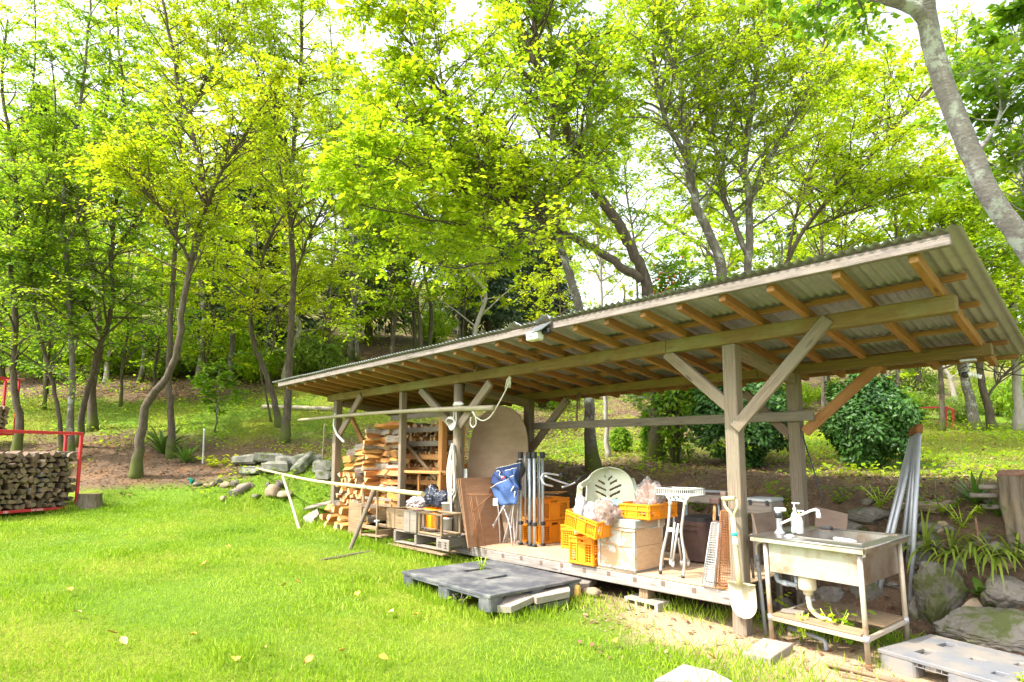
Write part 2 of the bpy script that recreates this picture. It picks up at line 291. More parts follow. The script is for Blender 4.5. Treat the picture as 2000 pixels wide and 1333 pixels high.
# ------------------------------------------------------------------ mesh helpers
class MB:
    """collects shapes; build() links them as ONE mesh object"""
    def __init__(s): s.v, s.f, s.m, s.sm = [], [], [], []; s.cur = 0; s.smooth = False
    def add(s, vs, fs, M=None):
        o = len(s.v)
        for p in vs: s.v.append(tuple(M @ Vector(p)) if M is not None else tuple(p))
        for f in fs: s.f.append(tuple(i + o for i in f)); s.m.append(s.cur); s.sm.append(s.smooth)
        return s
    def box(s, c, size, M=None, ch=0.0):
        hx, hy, hz = size[0] / 2, size[1] / 2, size[2] / 2
        T = Matrix.Translation(Vector(c)); T = M @ T if M is not None else T
        ch = min(ch, hx * .45, hy * .45, hz * .45)
        if ch <= 0:
            vs = [(x, y, z) for x in (-hx, hx) for y in (-hy, hy) for z in (-hz, hz)]
            return s.add(vs, [(0, 1, 3, 2), (4, 6, 7, 5), (0, 4, 5, 1), (2, 3, 7, 6), (0, 2, 6, 4), (1, 5, 7, 3)], T)
        vs, ix = [], {}
        for i in (-1, 1):
            for j in (-1, 1):
                for k in (-1, 1):
                    for a in range(3):
                        p = [i * (hx - ch), j * (hy - ch), k * (hz - ch)]; p[a] += (i, j, k)[a] * ch
                        ix[i, j, k, a] = len(vs); vs.append(p)
        fs = []
        for a in range(3):
            b, c2 = (a + 1) % 3, (a + 2) % 3
            for sg in (-1, 1):
                q = []
                for (p1, p2) in ((-1, -1), (1, -1), (1, 1), (-1, 1)):
                    t = [0, 0, 0]; t[a] = sg; t[b] = p1; t[c2] = p2; q.append(ix[(*t, a)])
                fs.append(tuple(q if sg > 0 else q[::-1]))
        for a in range(3):                       # edge chamfers run along axis a
            b, c2 = (a + 1) % 3, (a + 2) % 3
            for p1 in (-1, 1):
                for p2 in (-1, 1):
                    t0 = [0, 0, 0]; t0[a] = -1; t0[b] = p1; t0[c2] = p2; t1 = list(t0); t1[a] = 1
                    q = (ix[(*t0, b)], ix[(*t1, b)], ix[(*t1, c2)], ix[(*t0, c2)])
                    fs.append(q if p1 * p2 < 0 else q[::-1])
        for i in (-1, 1):
            for j in (-1, 1):
                for k in (-1, 1):
                    q = (ix[i, j, k, 0], ix[i, j, k, 1], ix[i, j, k, 2]); fs.append(q if i * j * k > 0 else q[::-1])
        return s.add(vs, fs, T)
    def bar(s, p0, p1, w, h, ch=0.0, up=(0, 0, 1)):
        p0, p1 = Vector(p0), Vector(p1); L = (p1 - p0).length
        return s.box((L / 2, 0, 0), (L, w, h), frame_along(p0, p1, up), ch)
    def tube(s, pts, r, n=8, closed=False, caps=True, smooth=True):
        pts = [Vector(p) for p in pts]; rs = r if isinstance(r, (list, tuple)) else [r] * len(pts)
        vs, fs = [], []; prev = None; N = len(pts)
        for i, p in enumerate(pts):
            if closed: t = (pts[(i + 1) % N] - pts[i - 1])
            else: t = pts[min(i + 1, N - 1)] - pts[max(i - 1, 0)]
            t = t.normalized() if t.length > 1e-9 else Vector((0, 0, 1))
            if prev is None:
                a = Vector((0, 0, 1)) if abs(t.z) < .9 else Vector((1, 0, 0)); u = t.cross(a).normalized()
            else:
                u = prev - t * prev.dot(t); u = u.normalized() if u.length > 1e-6 else t.orthogonal().normalized()
            prev = u; w = t.cross(u)
            for k in range(n):
                ang = 2 * math.pi * k / n; vs.append(p + (u * math.cos(ang) + w * math.sin(ang)) * rs[i])
        for i in range(N if closed else N - 1):
            a, b = i * n, ((i + 1) % N) * n
            for k in range(n): k2 = (k + 1) % n; fs.append((a + k, a + k2, b + k2, b + k))
        sm = s.smooth; s.smooth = smooth; s.add(vs, fs)
        s.smooth = False
        if caps and not closed:
            o = len(s.v) - len(vs)
            s.f.append(tuple(o + k for k in range(n))[::-1]); s.m.append(s.cur); s.sm.append(False)
            s.f.append(tuple(o + (N - 1) * n + k for k in range(n))); s.m.append(s.cur); s.sm.append(False)
        s.smooth = sm; return s
    def lathe(s, prof, n=16, M=None):
        vs, fs = [], []
        for (r, z) in prof:
            for k in range(n): a = 2 * math.pi * k / n; vs.append((r * math.cos(a), r * math.sin(a), z))
        for i in range(len(prof) - 1):
            for k in range(n): k2 = (k + 1) % n; fs.append((i * n + k, i * n + k2, (i + 1) * n + k2, (i + 1) * n + k))
        fs.append(tuple(range(n))[::-1]); fs.append(tuple((len(prof) - 1) * n + k for k in range(n)))
        sm = s.smooth; s.smooth = True; s.add(vs, fs, M); s.smooth = sm; return s
    def prism(s, poly, z0, z1, M=None):
        n = len(poly); vs = [(x, y, z0) for x, y in poly] + [(x, y, z1) for x, y in poly]
        fs = [tuple(range(n))[::-1], tuple(range(n, 2 * n))] + [(i, (i + 1) % n, n + (i + 1) % n, n + i) for i in range(n)]
        return s.add(vs, fs, M)
    def holed(s, w, d, z0, z1, holes, M=None):
        """slab w x d with rectangular holes (x0,y0,x1,y1)"""
        xs = sorted({0, w, *[h[0] for h in holes], *[h[2] for h in holes]}); ys = sorted({0, d, *[h[1] for h in holes], *[h[3] for h in holes]})
        nx, ny = len(xs) - 1, len(ys) - 1
        keep = [[True] * ny for _ in range(nx)]
        for i in range(nx):
            for j in range(ny):
                mx, my = (xs[i] + xs[i + 1]) / 2, (ys[j] + ys[j + 1]) / 2
                if any(h[0] < mx < h[2] and h[1] < my < h[3] for h in holes): keep[i][j] = False
        vs, fs, ix = [], [], {}
        def V(i, j, k):
            if (i, j, k) not in ix: ix[i, j, k] = len(vs); vs.append((xs[i], ys[j], (z0, z1)[k]))
            return ix[i, j, k]
        for i in range(nx):
            for j in range(ny):
                if not keep[i][j]: continue
                fs.append((V(i, j, 1), V(i + 1, j, 1), V(i + 1, j + 1, 1), V(i, j + 1, 1)))
                fs.append((V(i, j, 0), V(i, j + 1, 0), V(i + 1, j + 1, 0), V(i + 1, j, 0)))
                if i == 0 or not keep[i - 1][j]: fs.append((V(i, j, 0), V(i, j, 1), V(i, j + 1, 1), V(i, j + 1, 0)))
                if i == nx - 1 or not keep[i + 1][j]: fs.append((V(i + 1, j, 0), V(i + 1, j + 1, 0), V(i + 1, j + 1, 1), V(i + 1, j, 1)))
                if j == 0 or not keep[i][j - 1]: fs.append((V(i, j, 0), V(i + 1, j, 0), V(i + 1, j, 1), V(i, j, 1)))
                if j == ny - 1 or not keep[i][j + 1]: fs.append((V(i, j + 1, 0), V(i, j + 1, 1), V(i + 1, j + 1, 1), V(i + 1, j + 1, 0)))
        return s.add(vs, fs, M)
    def sheet(s, fn, nu, nv, smooth=True):
        vs = [fn(i / nu, j / nv) for i in range(nu + 1) for j in range(nv + 1)]
        fs = [(i * (nv + 1) + j, (i + 1) * (nv + 1) + j, (i + 1) * (nv + 1) + j + 1, i * (nv + 1) + j + 1) for i in range(nu) for j in range(nv)]
        sm = s.smooth; s.smooth = smooth; s.add(vs, fs); s.smooth = sm; return s
    def build(s, name, mats, parent=None, loc=None, M=None):
        me = bpy.data.meshes.new(name); me.from_pydata(s.v, [], s.f)
        mats = mats if isinstance(mats, (list, tuple)) else [mats]
        for m in mats: me.materials.append(MAT[m])
        me.polygons.foreach_set('material_index', s.m); me.polygons.foreach_set('use_smooth', s.sm)
        me.update()
        return link(name, me, parent, loc, M)

def link(name, data, parent=None, loc=None, M=None):
    o = bpy.data.objects.new(name, data); COL.objects.link(o)
    if parent is not None: o.parent = parent
    if M is not None: o.matrix_local = M
    if loc is not None: o.location = loc
    return o

def frame_along(p0, p1, up=(0, 0, 1)):
    x = (Vector(p1) - Vector(p0)).normalized(); u = Vector(up)
    if abs(x.dot(u)) > .98: u = Vector((0, 1, 0)) if abs(x.y) < .9 else Vector((1, 0, 0))
    y = u.cross(x).normalized(); z = x.cross(y)
    M = Matrix.Identity(4)
    for i in range(3): M[i][0], M[i][1], M[i][2], M[i][3] = x[i], y[i], z[i], p0[i]
    return M

def beam(name, p0, p1, w, h, mat, parent=None, up=(0, 0, 1), ch=.006, label=None):
    """a sawn bar whose own X axis is its length, so the grain runs along it"""
    p0, p1 = Vector(p0), Vector(p1); L = (p1 - p0).length
    mb = MB(); mb.box((L / 2, 0, 0), (L, w, h), None, ch)
    o = mb.build(name, mat, parent, None, frame_along(p0, p1, up))
    if label: o['label'] = label
    return o

def tag(o, label, cat, group=None, kind=None):
    if label: o['label'] = label
    if cat: o['category'] = cat
    if group: o['group'] = group
    if kind: o['kind'] = kind
    return o

def thing(name, label, cat, loc=(0, 0, 0), rz=0.0, group=None, M=None):
    o = bpy.data.objects.new(name, None); COL.objects.link(o); o.empty_display_size = .1
    if M is not None: o.matrix_world = M
    else: o.location = loc; o.rotation_euler = (0, 0, rz)
    return tag(o, label, cat, group)

def children_of(root): return [o for o in bpy.data.objects if o.parent == root]
def dup(root, M=None, label=None, loc=None, rz=None):
    kids = children_of(root); sub = {k: children_of(k) for k in kids}
    r = root.copy(); COL.objects.link(r)
    if M is not None: r.matrix_world = M
    if loc is not None: r.location = loc
    if rz is not None: r.rotation_euler = (0, 0, rz)
    if label: r['label'] = label
    for k in kids:
        c = k.copy(); COL.objects.link(c); c.parent = r
        for g in sub[k]:
            d = g.copy(); COL.objects.link(d); d.parent = c
    return r

def smooth_line(pts, sub=4):
    """Catmull-Rom through points (numpy rows of any width)"""
    P = np.array(pts, float); out = []
    for i in range(len(P) - 1):
        a, b, c, d = P[max(i - 1, 0)], P[i], P[i + 1], P[min(i + 2, len(P) - 1)]
        for k in range(sub):
            t = k / sub
            out.append(.5 * ((2 * b) + (c - a) * t + (2 * a - 5 * b + 4 * c - d) * t * t + (3 * b - a - 3 * c + d) * t ** 3))
    out.append(P[-1]); return np.array(out)

def rock_mesh(name, mat, seed, sx, sy, sz, rough=.28, sub=3, flat=0):
    import bmesh
    bm = bmesh.new(); bmesh.ops.create_icosphere(bm, subdivisions=sub, radius=1.0)
    o = Vector((seed * 3.7, seed * 1.3, seed * 7.1))
    planes = []
    r = random.Random(seed)
    for _ in range(9):
        d = Vector((r.gauss(0, 1), r.gauss(0, 1), r.gauss(0, 1))).normalized(); planes.append((d, r.uniform(.55, .85)))
    for v in bm.verts:
        p = v.co.normalized(); q = p * (1 + rough * (mnoise.noise(p * 1.4 + o)) + .10 * mnoise.noise(p * 4 + o))
        for d, h in planes:
            e = q.dot(d)
            if e > h: q = q - d * (e - h) * .85
        if sub > 2: q = q * (1 + .05 * mnoise.noise(p * 9 + o) + .03 * mnoise.noise(p * 19 + o))
        v.co = Vector((q.x * sx, q.y * sy, q.z * sz))
    me = bpy.data.meshes.new(name); bm.to_mesh(me); bm.free(); me.materials.append(MAT[mat]); 
    me.polygons.foreach_set('use_smooth', [flat == 0] * len(me.polygons)); return me

def quads_mesh(name, V, mats, attr=None):
    """V: (n,4,3) array -> a mesh of loose quads"""
    n = len(V); me = bpy.data.meshes.new(name)
    me.vertices.add(n * 4); me.vertices.foreach_set('co', np.ascontiguousarray(V, dtype=np.float32).ravel())
    me.loops.add(n * 4); me.loops.foreach_set('vertex_index', np.arange(n * 4, dtype=np.int32))
    me.polygons.add(n); me.polygons.foreach_set('loop_start', np.arange(0, n * 4, 4, dtype=np.int32))
    for m in (mats if isinstance(mats, (list, tuple)) else [mats]): me.materials.append(MAT[m])
    me.update(calc_edges=True); return me

def unit(a): return a / np.maximum(np.linalg.norm(a, axis=-1, keepdims=True), 1e-9)

def leaf_quads(pos, axis, nrm, size, width=.5, fold=.12):
    """leaf from its stalk: base, side, tip, side, folded a little along the midrib"""
    axis = unit(axis); side = unit(np.cross(nrm, axis)); nrm = np.cross(axis, side); s = size[:, None]; width = width[:, None] if isinstance(width, np.ndarray) else width
    mid = pos + axis * s * .45 + nrm * s * fold
    return np.stack([pos, mid + side * s * width * .5 - nrm * s * fold, pos + axis * s - nrm * s * fold * .8, mid - side * s * width * .5 - nrm * s * fold], axis=1)

def text_mesh(cu):
    tmp = bpy.data.objects.new('lettering', cu); COL.objects.link(tmp)
    bpy.context.view_layer.update()
    me = bpy.data.meshes.new_from_object(tmp.evaluated_get(bpy.context.evaluated_depsgraph_get()))
    bpy.data.objects.remove(tmp); return me

# ------------------------------------------------------------------ ground
def lawn_z(x): return 0.055 * np.maximum(0.0, -np.asarray(x, float) - 2.4)

CTRL = []           # x, y, z, green, sandy
def cpt(x, y, z, g, s=0.0): CTRL.append((x, y, z, g, s))
def cpx(px, py, d, g, s=0.0): p = atd(px, py, d); cpt(p.x, p.y, p.z, g, s)
for x in np.arange(-13, 5, 1.6):
    for y in (-9, -5, -2, 0, 1.5, 2.6): cpt(x, y, float(lawn_z(x)) if y > -3 else .3, 1)
for x in (-11, -10, -9, -8, -7, -6, -5): 
    cpt(x, 3.6, float(lawn_z(x)), 1); cpt(x, 4.5, float(lawn_z(x)), .9)
for x, s in ((-4.4, .2), (-3.6, .6), (-2.9, 1), (-2.2, 1), (-1.4, 1), (-.6, .9), (.4, .6)):
    cpt(x, 4.2 if x < -3 else 4.0, float(lawn_z(x)), .72 if x < -3.2 else .42, s * .55); cpt(x, 4.75, float(lawn_z(x)), .25, s)
for x, g in ((-3.6, 1), (-2.6, .9), (-1.8, .75), (-1.0, .7)): cpt(x, 3.2, float(lawn_z(x)), g, .1)
for x in np.arange(-9.5, 4.1, 1.0):
    cpt(x, 5.6, float(lawn_z(x)) - .02, .15, .2)
    if x > -9: cpt(x, 6.5, float(lawn_z(x)) + .04, .25); cpt(x, 7.35, 1.12 + float(lawn_z(x)) * .35, .27)
    if x > -9: cpt(x, 8.1, 1.24 + float(lawn_z(x)) * .35, .42)
# beyond the left end: a strip of bare bank with stones, then a grassy terrace, then the wooded slope
for a in [(170, 975, 10.6, .7), (300, 972, 11.2, .75), (440, 968, 11.4, .7), (600, 962, 11.4, .8), (80, 960, 12.2, .15),
          (262, 930, 12, .0), (400, 925, 12.4, .1), (560, 905, 12.6, .35), (640, 915, 12.0, .6), (180, 930, 12, 0),
          (335, 895, 13.6, .1), (480, 890, 13.6, .2), (600, 880, 14.2, .25), (120, 890, 13.2, .2), (20, 880, 13, .3),
          (555, 862, 15, .35), (400, 850, 15.2, .55), (250, 850, 15, .35), (130, 850, 15, .4), (20, 840, 14.5, .6),
          (620, 830, 16.5, .7), (500, 815, 17, .8), (400, 800, 17.6, .85), (280, 800, 17.6, .8), (150, 800, 17.4, .7), (30, 790, 17.2, .65),
          (620, 785, 19, .6), (430, 775, 19.6, .12), (280, 765, 19.8, .05), (130, 755, 20, .05), (0, 745, 20.5, .15),
          (600, 730, 22, .4), (420, 738, 22, .1), (250, 730, 22, .15), (80, 710, 23, .3),
          (640, 690, 25, .12), (450, 680, 26, .35), (250, 660, 27, .35), (50, 640, 28, .4), (800, 670, 27, .35), (560, 640, 31, .4),
          (300, 580, 38, .4), (700, 570, 42, .4), (0, 560, 40, .4), (500, 500, 55, .4), (100, 470, 60, .4), (900, 560, 52, .4), (-400, 520, 50, .4), (-300, 700, 25, .4), (-250, 850, 14, .4),
          # seen under the roof and to the right: mossy upper lawn rising to the wood
          (1060, 900, 10.5, .35), (1160, 912, 10.3, .2), (1250, 905, 10.2, .2), (1420, 905, 9.6, .25), (1560, 910, 9.2, .35), (1700, 905, 9.4, .45), (1900, 900, 9.6, .55), (2100, 900, 9.6, .55),
          (1700, 935, 8.4, .3), (1900, 930, 8.2, .4), (1560, 940, 8.2, .25), (1300, 930, 8.9, .2), (1150, 935, 9.1, .15),
          (1080, 870, 13, .5), (1200, 880, 12.6, .65), (1420, 880, 12, .5), (1600, 875, 12.4, .6), (1800, 868, 12.6, .65), (1980, 868, 12.6, .6),
          (1060, 835, 16, .2), (1180, 840, 16, .45), (1300, 850, 15.5, .3), (1500, 850, 16, .5), (1700, 848, 16, .6), (1900, 845, 16, .6), (2200, 845, 15, .6),
          (1080, 790, 20, .5), (1200, 790, 20.5, .35), (1350, 800, 20, .2), (1100, 740, 25, .5), (1250, 745, 25, .2), (1600, 800, 23, .2), (1580, 770, 27, .05), (1800, 815, 22, .5), (2000, 812, 22, .5), (2300, 810, 22, .5),
          (1100, 680, 34, .4), (1300, 690, 34, .4), (1600, 740, 34, .35), (1900, 775, 32, .4), (2200, 770, 32, .4), (1050, 610, 55, .4), (1400, 650, 55, .4), (1800, 720, 55, .4), (2300, 720, 55, .4)]:
    cpx(*a)
for ang in range(0, 360, 24):
    for rad, z in ((26, .2), (75, 4), (220, 10), (420, 12)):
        x, y = rad * math.cos(R(ang)), rad * math.sin(R(ang)); d = float(np.dot(np.array([x, y]), FWD[:2]))
        if rad < 60 and d > -5: continue
        if rad < 100 and d > 20: continue
        cpt(x, y, z if d < 0 else z + rad * .13, .5)
CT = np.array(CTRL); CT[:, 2] -= lawn_z(CT[:, 0]) * (np.hypot(CT[:, 0], CT[:, 1]) < 1e9) * 1.0
def base_z(x): return 0.055 * np.clip(-x - 2.4, 0, 14)
CT[:, 2] += lawn_z(CT[:, 0]) - base_z(CT[:, 0])
def rbf_fit(vals, eps):
    d = np.sqrt(((CT[:, None, :2] - CT[None, :, :2]) ** 2).sum(-1) + .05)
    A = d + np.eye(len(CT)) * eps
    n = len(CT); P = np.hstack([np.ones((n, 1)), CT[:, :2]])
    K = np.block([[A, P], [P.T, np.zeros((3, 3))]])
    return np.linalg.solve(K, np.concatenate([vals, np.zeros(3)]))
W_Z = rbf_fit(CT[:, 2], -.02); W_G = rbf_fit(CT[:, 3], -.3); W_S = rbf_fit(CT[:, 4], -.3)
def rbf_eval(w, x, y):
    x = np.atleast_1d(np.asarray(x, float)); y = np.atleast_1d(np.asarray(y, float)); out = np.empty(len(x))
    for i in range(0, len(x), 20000):
        d = np.sqrt((x[i:i + 20000, None] - CT[None, :, 0]) ** 2 + (y[i:i + 20000, None] - CT[None, :, 1]) ** 2 + .05)
        out[i:i + 20000] = d @ w[:-3] + w[-3] + w[-2] * x[i:i + 20000] + w[-1] * y[i:i + 20000]
    return out
def bumps(x, y):
    return .018 * np.sin(2.3 * x + 1.1 * y) * np.sin(1.7 * y - .6 * x + 1) + .010 * np.sin(5.1 * x - 2.2 * y + 2) * np.sin(4.3 * y + 1.3 * x)
def ground_z(x, y): x = np.atleast_1d(np.asarray(x, float)); y = np.atleast_1d(np.asarray(y, float)); return rbf_eval(W_Z, x, y) + base_z(x) + bumps(x, y)
def gz(x, y): return float(ground_z([x], [y])[0])
def green(x, y): return np.clip(rbf_eval(W_G, x, y), 0, 1)

def make_ground():
    view = math.atan2(FWD[1], FWD[0])
    fine = np.linspace(-R(50), R(50), 300); rest = np.linspace(R(50), 2 * math.pi - R(50), 90)[1:-1]
    angs = view + np.concatenate([fine, rest]); rads = np.concatenate([[.02], np.geomspace(.6, 24, 150), np.geomspace(25, 450, 46)])
    A, Rr = np.meshgrid(angs, rads); X = (Rr * np.cos(A)).ravel(); Y = (Rr * np.sin(A)).ravel(); Z = ground_z(X, Y)
    na, nr = len(angs), len(rads)
    i = np.arange(nr - 1)[:, None] * na; j = np.arange(na)[None, :]; j2 = (j + 1) % na
    F = np.stack([i + j, i + na + j, i + na + j2, i + j2], -1).reshape(-1, 4)
    me = bpy.data.meshes.new('ground'); me.vertices.add(len(X)); me.vertices.foreach_set('co', np.stack([X, Y, Z], 1).astype(np.float32).ravel())
    me.loops.add(F.size); me.loops.foreach_set('vertex_index', F.astype(np.int32).ravel())
    me.polygons.add(len(F)); me.polygons.foreach_set('loop_start', np.arange(0, F.size, 4, dtype=np.int32))
    me.polygons.foreach_set('use_smooth', np.ones(len(F), bool)); me.update(calc_edges=True)
    for nm, w in (('green', W_G), ('sandy', W_S)):
        at = me.attributes.new(nm, 'FLOAT', 'POINT'); at.data.foreach_set('value', np.clip(rbf_eval(w, X, Y), 0, 1).astype(np.float32))
    m, n, l, b = new_mat('soil_and_turf')
    tc = n.new('ShaderNodeTexCoord'); v = tc.outputs['Object']
    def at(nm): a = n.new('ShaderNodeAttribute'); a.attribute_name = nm; return a.outputs['Fac']
    def add(a, b_, k):
        x = n.new('ShaderNodeMath'); x.operation = 'MULTIPLY_ADD'; x.inputs[1].default_value = k
        l.new(b_, x.inputs[0]); l.new(a, x.inputs[2]); return x.outputs[0]
    n1 = noise_tex(n, l, v, 1.6, 8, .7); n2 = noise_tex(n, l, v, 9, 8, .75); n3 = noise_tex(n, l, v, 38, 5, .75); n4 = noise_tex(n, l, v, .45, 5, .6)
    soil = mix_rgb(n, l, ramp(n, l, n2, .35, .65), (.085, .056, .036), (.185, .122, .078))
    soil = mix_rgb(n, l, ramp(n, l, n3, .56, .68), soil, (.25, .175, .115))
    soil = mix_rgb(n, l, ramp(n, l, n1, .52, .66), soil, (.22, .12, .058))
    sand = mix_rgb(n, l, ramp(n, l, n3, .35, .65), (.40, .27, .15), (.56, .42, .26))
    s1 = add(at('sandy'), n1, .55)
    soil = mix_rgb(n, l, ramp(n, l, s1, .62, .92), soil, sand)
    turf = mix_rgb(n, l, ramp(n, l, n2, .3, .7), (.075, .15, .012), (.15, .24, .02))
    moss = mix_rgb(n, l, ramp(n, l, n3, .35, .65), (.13, .175, .015), (.25, .27, .03))
    turf = mix_rgb(n, l, ramp(n, l, n4, .45, .6), turf, moss)
    g1 = add(add(at('green'), n1, .7), n3, .5)
    col = mix_rgb(n, l, ramp(n, l, g1, .92, 1.12), soil, turf)
    l.new(col, b.inputs['Base Color']); b.inputs['Roughness'].default_value = .95; b.inputs['Specular IOR Level'].default_value = .15
    bp = n.new('ShaderNodeBump'); bp.inputs['Strength'].default_value = .9; bp.inputs['Distance'].default_value = .03
    l.new(add(n3, n2, 1.0), bp.inputs['Height']); l.new(bp.outputs[0], b.inputs['Normal'])
    me.materials.append(m)
    tag(link('ground', me), 'green lawn rising to brown leaf strewn banks and mossy terraces', 'ground', kind='structure')
make_ground()

def ground_hit(px, py, dmax=80.0, dmin=2.0):
    """where the line of sight through a pixel of the photograph meets the ground"""
    ds = np.geomspace(dmin, dmax, 500); P_ = EYE[None, :] + ray(px, py)[None, :] * ds[:, None]
    g = P_[:, 2] - ground_z(P_[:, 0], P_[:, 1]); k = np.argmax(g < 0)
    if g[k] >= 0: return Vector(P_[-1])
    f = g[k - 1] / (g[k - 1] - g[k]); return Vector(P_[k - 1] + (P_[k] - P_[k - 1]) * f)
def depth_of(p): return float(np.dot(np.array(p) - EYE, FWD))

# ------------------------------------------------------------------ the open shed
XR, XM, XL, XT = -2.41, -6.30, -9.78, -7.70       # right, middle, left, thin post
YF, YB, PW = 4.95, 6.30, .12                       # front and back post rows, post width
RZ0, RY0, RSL = 2.825, 4.159, -.1315               # roof sheet: height at its front edge, and slope
RYB = 7.08
def roof_z(y): return RZ0 + RSL * (y - RY0)
PZ = .365                                          # deck height
shed = thing('open_shed', 'long open timber shed with a sloping corrugated roof on weathered posts', 'shed', (0, 0, 0))
def sb(name, p0, p1, w, h, mat, **k): return beam(name, p0, p1, w, h, mat, shed, **k)

# posts
sb('post', (XR, YF, gz(XR, YF) - .15), (XR, YF, 2.475), PW, PW, 'weathered_wood')
sb('post', (XL, YF, gz(XL, YF) - .15), (XL, YF, 2.475), PW, PW, 'weathered_wood')
mb = MB(); mb.tube([(0, 0, 0), (.9, .004, 0), (1.7, -.003, 0), (2.42, 0, 0)], [.078, .072, .07, .066], 14)
mb.build('post', 'weathered_wood', shed, None, frame_along((XM, YF, .05), (XM, YF, 2.475)))
for x in (XR, XM, XL): sb('post', (x, YB, gz(x, YB) - .2), (x, YB, 2.345), PW, PW, 'weathered_wood')
sb('post', (XT, YF + .02, gz(XT, YF) - .1), (XT, YF + .02, 2.475), .075, .10, 'weathered_wood')
# beams: two lengths lapped over each post row
for nm, y, z, h, cut in (('beam', YF, 2.534, .12, -3.02), ('beam', YB, 2.385, .10, -2.75)):
    sb(nm, (-.775, y - .03, z), (cut, y - .03, z), .105, h, 'mossy_beam_wood'); sb(nm, (cut - .003, y - .032, z), (-6.2, y - .032, z), .10, h, 'mossy_beam_wood')
    sb(nm, (-6.203, y - .028, z - .002), (-10.05, y - .028, z - .002), .105, h, 'mossy_beam_wood')
# tie beams front to back
for x in (XR, XM, XL): sb('tie_beam', (x + .005, YF + .08, 2.43), (x + .005, YB + .05, 2.27), .075, .11, 'weathered_wood')
# rafters and battens
RX = [-.86, -1.30, -1.74, -2.11, -2.48, -2.83, -3.22, -3.59, -3.97]
while RX[-1] > -10.2: RX.append(RX[-1] - .375 - rnd.uniform(-.012, .012))
for x in RX:
    y0, y1 = RY0 + .055, RYB - .16 + rnd.uniform(-.05, .03); j = rnd.uniform(-.012, .012)
    sb('rafter', (x, y0, roof_z(y0) - .102), (x + j, y1, roof_z(y1) - .102), .055, .072, 'rafter_wood')
for i, y in enumerate((4.83, 5.42, 5.98, 6.52, 7.02)):
    cuts = [-.70 + rnd.uniform(-.02, .02), -3.6, -7.1, -10.5]
    for a, b in zip(cuts, cuts[1:]):
        sb('batten', (a, y, roof_z(y) - .045), (b + .004, y, roof_z(y) - .045), .045, .042, 'rafter_wood')
for a, b in ((-.66, -3.9), (-3.903, -7.2), (-7.203, -10.55)):
    sb('fascia_board', (a, RY0 + .022, roof_z(RY0) - .062), (b, RY0 + .022, roof_z(RY0) - .062), .042, .072, 'grey_white_wood')
# corrugated sheets, each lapping the next
x = -.60; k = 0
while x > -10.5:
    x2 = max(x - .80, -10.68); pitch = .066; n = int((x - x2 + .06) / pitch * 6)
    mb = MB(); lift = .004 * (k % 2)
    for (sgn) in (0, 1):
        vs = []; fs = []
        NY = 6
        for i in range(n + 1):
            xx = x - i * pitch / 6
            for j in range(NY + 1):
                y = RY0 - .03 + (RYB + .06 - RY0) * j / NY
                z = roof_z(y) + lift + .011 * math.sin((x + 20 - i * pitch / 6) * 2 * math.pi / pitch) - (.0025 if sgn else 0)
                if k == 4 and j == 0 and 3 < i % 40 < 20: z += .05 * math.sin((i % 40 - 3) / 17 * math.pi)   # a bent up corner
                vs.append((xx, y, z))
        for i in range(n):
            for j in range(NY):
                q = (i * (NY + 1) + j, i * (NY + 1) + j + 1, (i + 1) * (NY + 1) + j + 1, (i + 1) * (NY + 1) + j)
                fs.append(q if sgn else q[::-1])
        mb.smooth = True; mb.add(vs, fs)
    mb.build('roof_sheet', 'corrugated_sheet', shed)
    x = x2; k += 1

# knee braces in the front row, bolted on the outer face, and in the back row
def P(px, py, y): return aty(px, py, y)
def brace(a, b, y, w=.105, t=.05, mat='weathered_wood', bolts=0):
    o = sb('brace', P(*a, y), P(*b, y), t, w, mat, up=(0, -.05, 1))
    L = (P(*a, y) - P(*b, y)).length
    for i in range(bolts):
        m2 = MB(); xx = (.07, .16, L - .08, L - .15)[i % 4]
        m2.lathe([(.011, 0), (.011, .006), (.006, .009)], 8, Matrix.Translation((xx, -t / 2, (-.02, .02)[i % 2])) @ Matrix.Rotation(R(90), 4, 'X'))
        m2.build('bolt', 'galvanised', o)
brace((1618, 622), (1436, 838), YF - .088, .10, .045, bolts=4)
brace((1303, 690), (1438, 806), YF - .02, .105, .06, bolts=0)
brace((822, 762), (888, 836), YF - .02, .11, .06)
brace((958, 748), (898, 832), YF - .09, .11, .05, bolts=3)
brace((706, 772), (662, 852), YF - .085, .11, .05)
brace((1108, 780), (1036, 880), YB - .02, .105, .055)
brace((1718, 712), (1572, 845), YB - .02, .10, .055, 'rafter_wood')
brace((1455, 768), (1556, 862), YB - .02, .09, .055, 'dark_board')
brace((684, 812), (730, 905), YF + .35, .09, .05, 'orange_wood')
# rail along the back
sb('rail', P(1040, 833, YB - .09), P(1590, 812, YB - .09), .04, .10, 'board_grey')
sb('rail', P(985, 778, YB + .1), P(1018, 776, YB + .1), .03, .05, 'board_grey')
# wood bay: slats that hold the logs back, an orange inner post and a diagonal strut
YS = 5.46
for (y0, x0, x1, mt) in ((816, 764, 900, 'board_grey'), (842, 763, 900, 'board_grey'), (868, 748, 900, 'board_grey'), (892, 784, 900, 'orange_wood'), (915, 764, 900, 'orange_wood'), (938, 762, 900, 'orange_wood')):
    a = P(x0, y0 + 1, YS); b = P(x1, y0 + 2, YS); b.z = a.z
    sb('slat', a, b, .03, .085, mt)
sb('post', P(862, 978, YS - .09), P(866, 800, YS - .09), .10, .10, 'orange_wood')
sb('strut', P(785, 858, YS - .05), P(852, 936, YS - .06), .03, .06, 'pale_wood')
sb('post', P(900, 1000, YS), P(904, 800, YS), .06, .06, 'orange_wood')

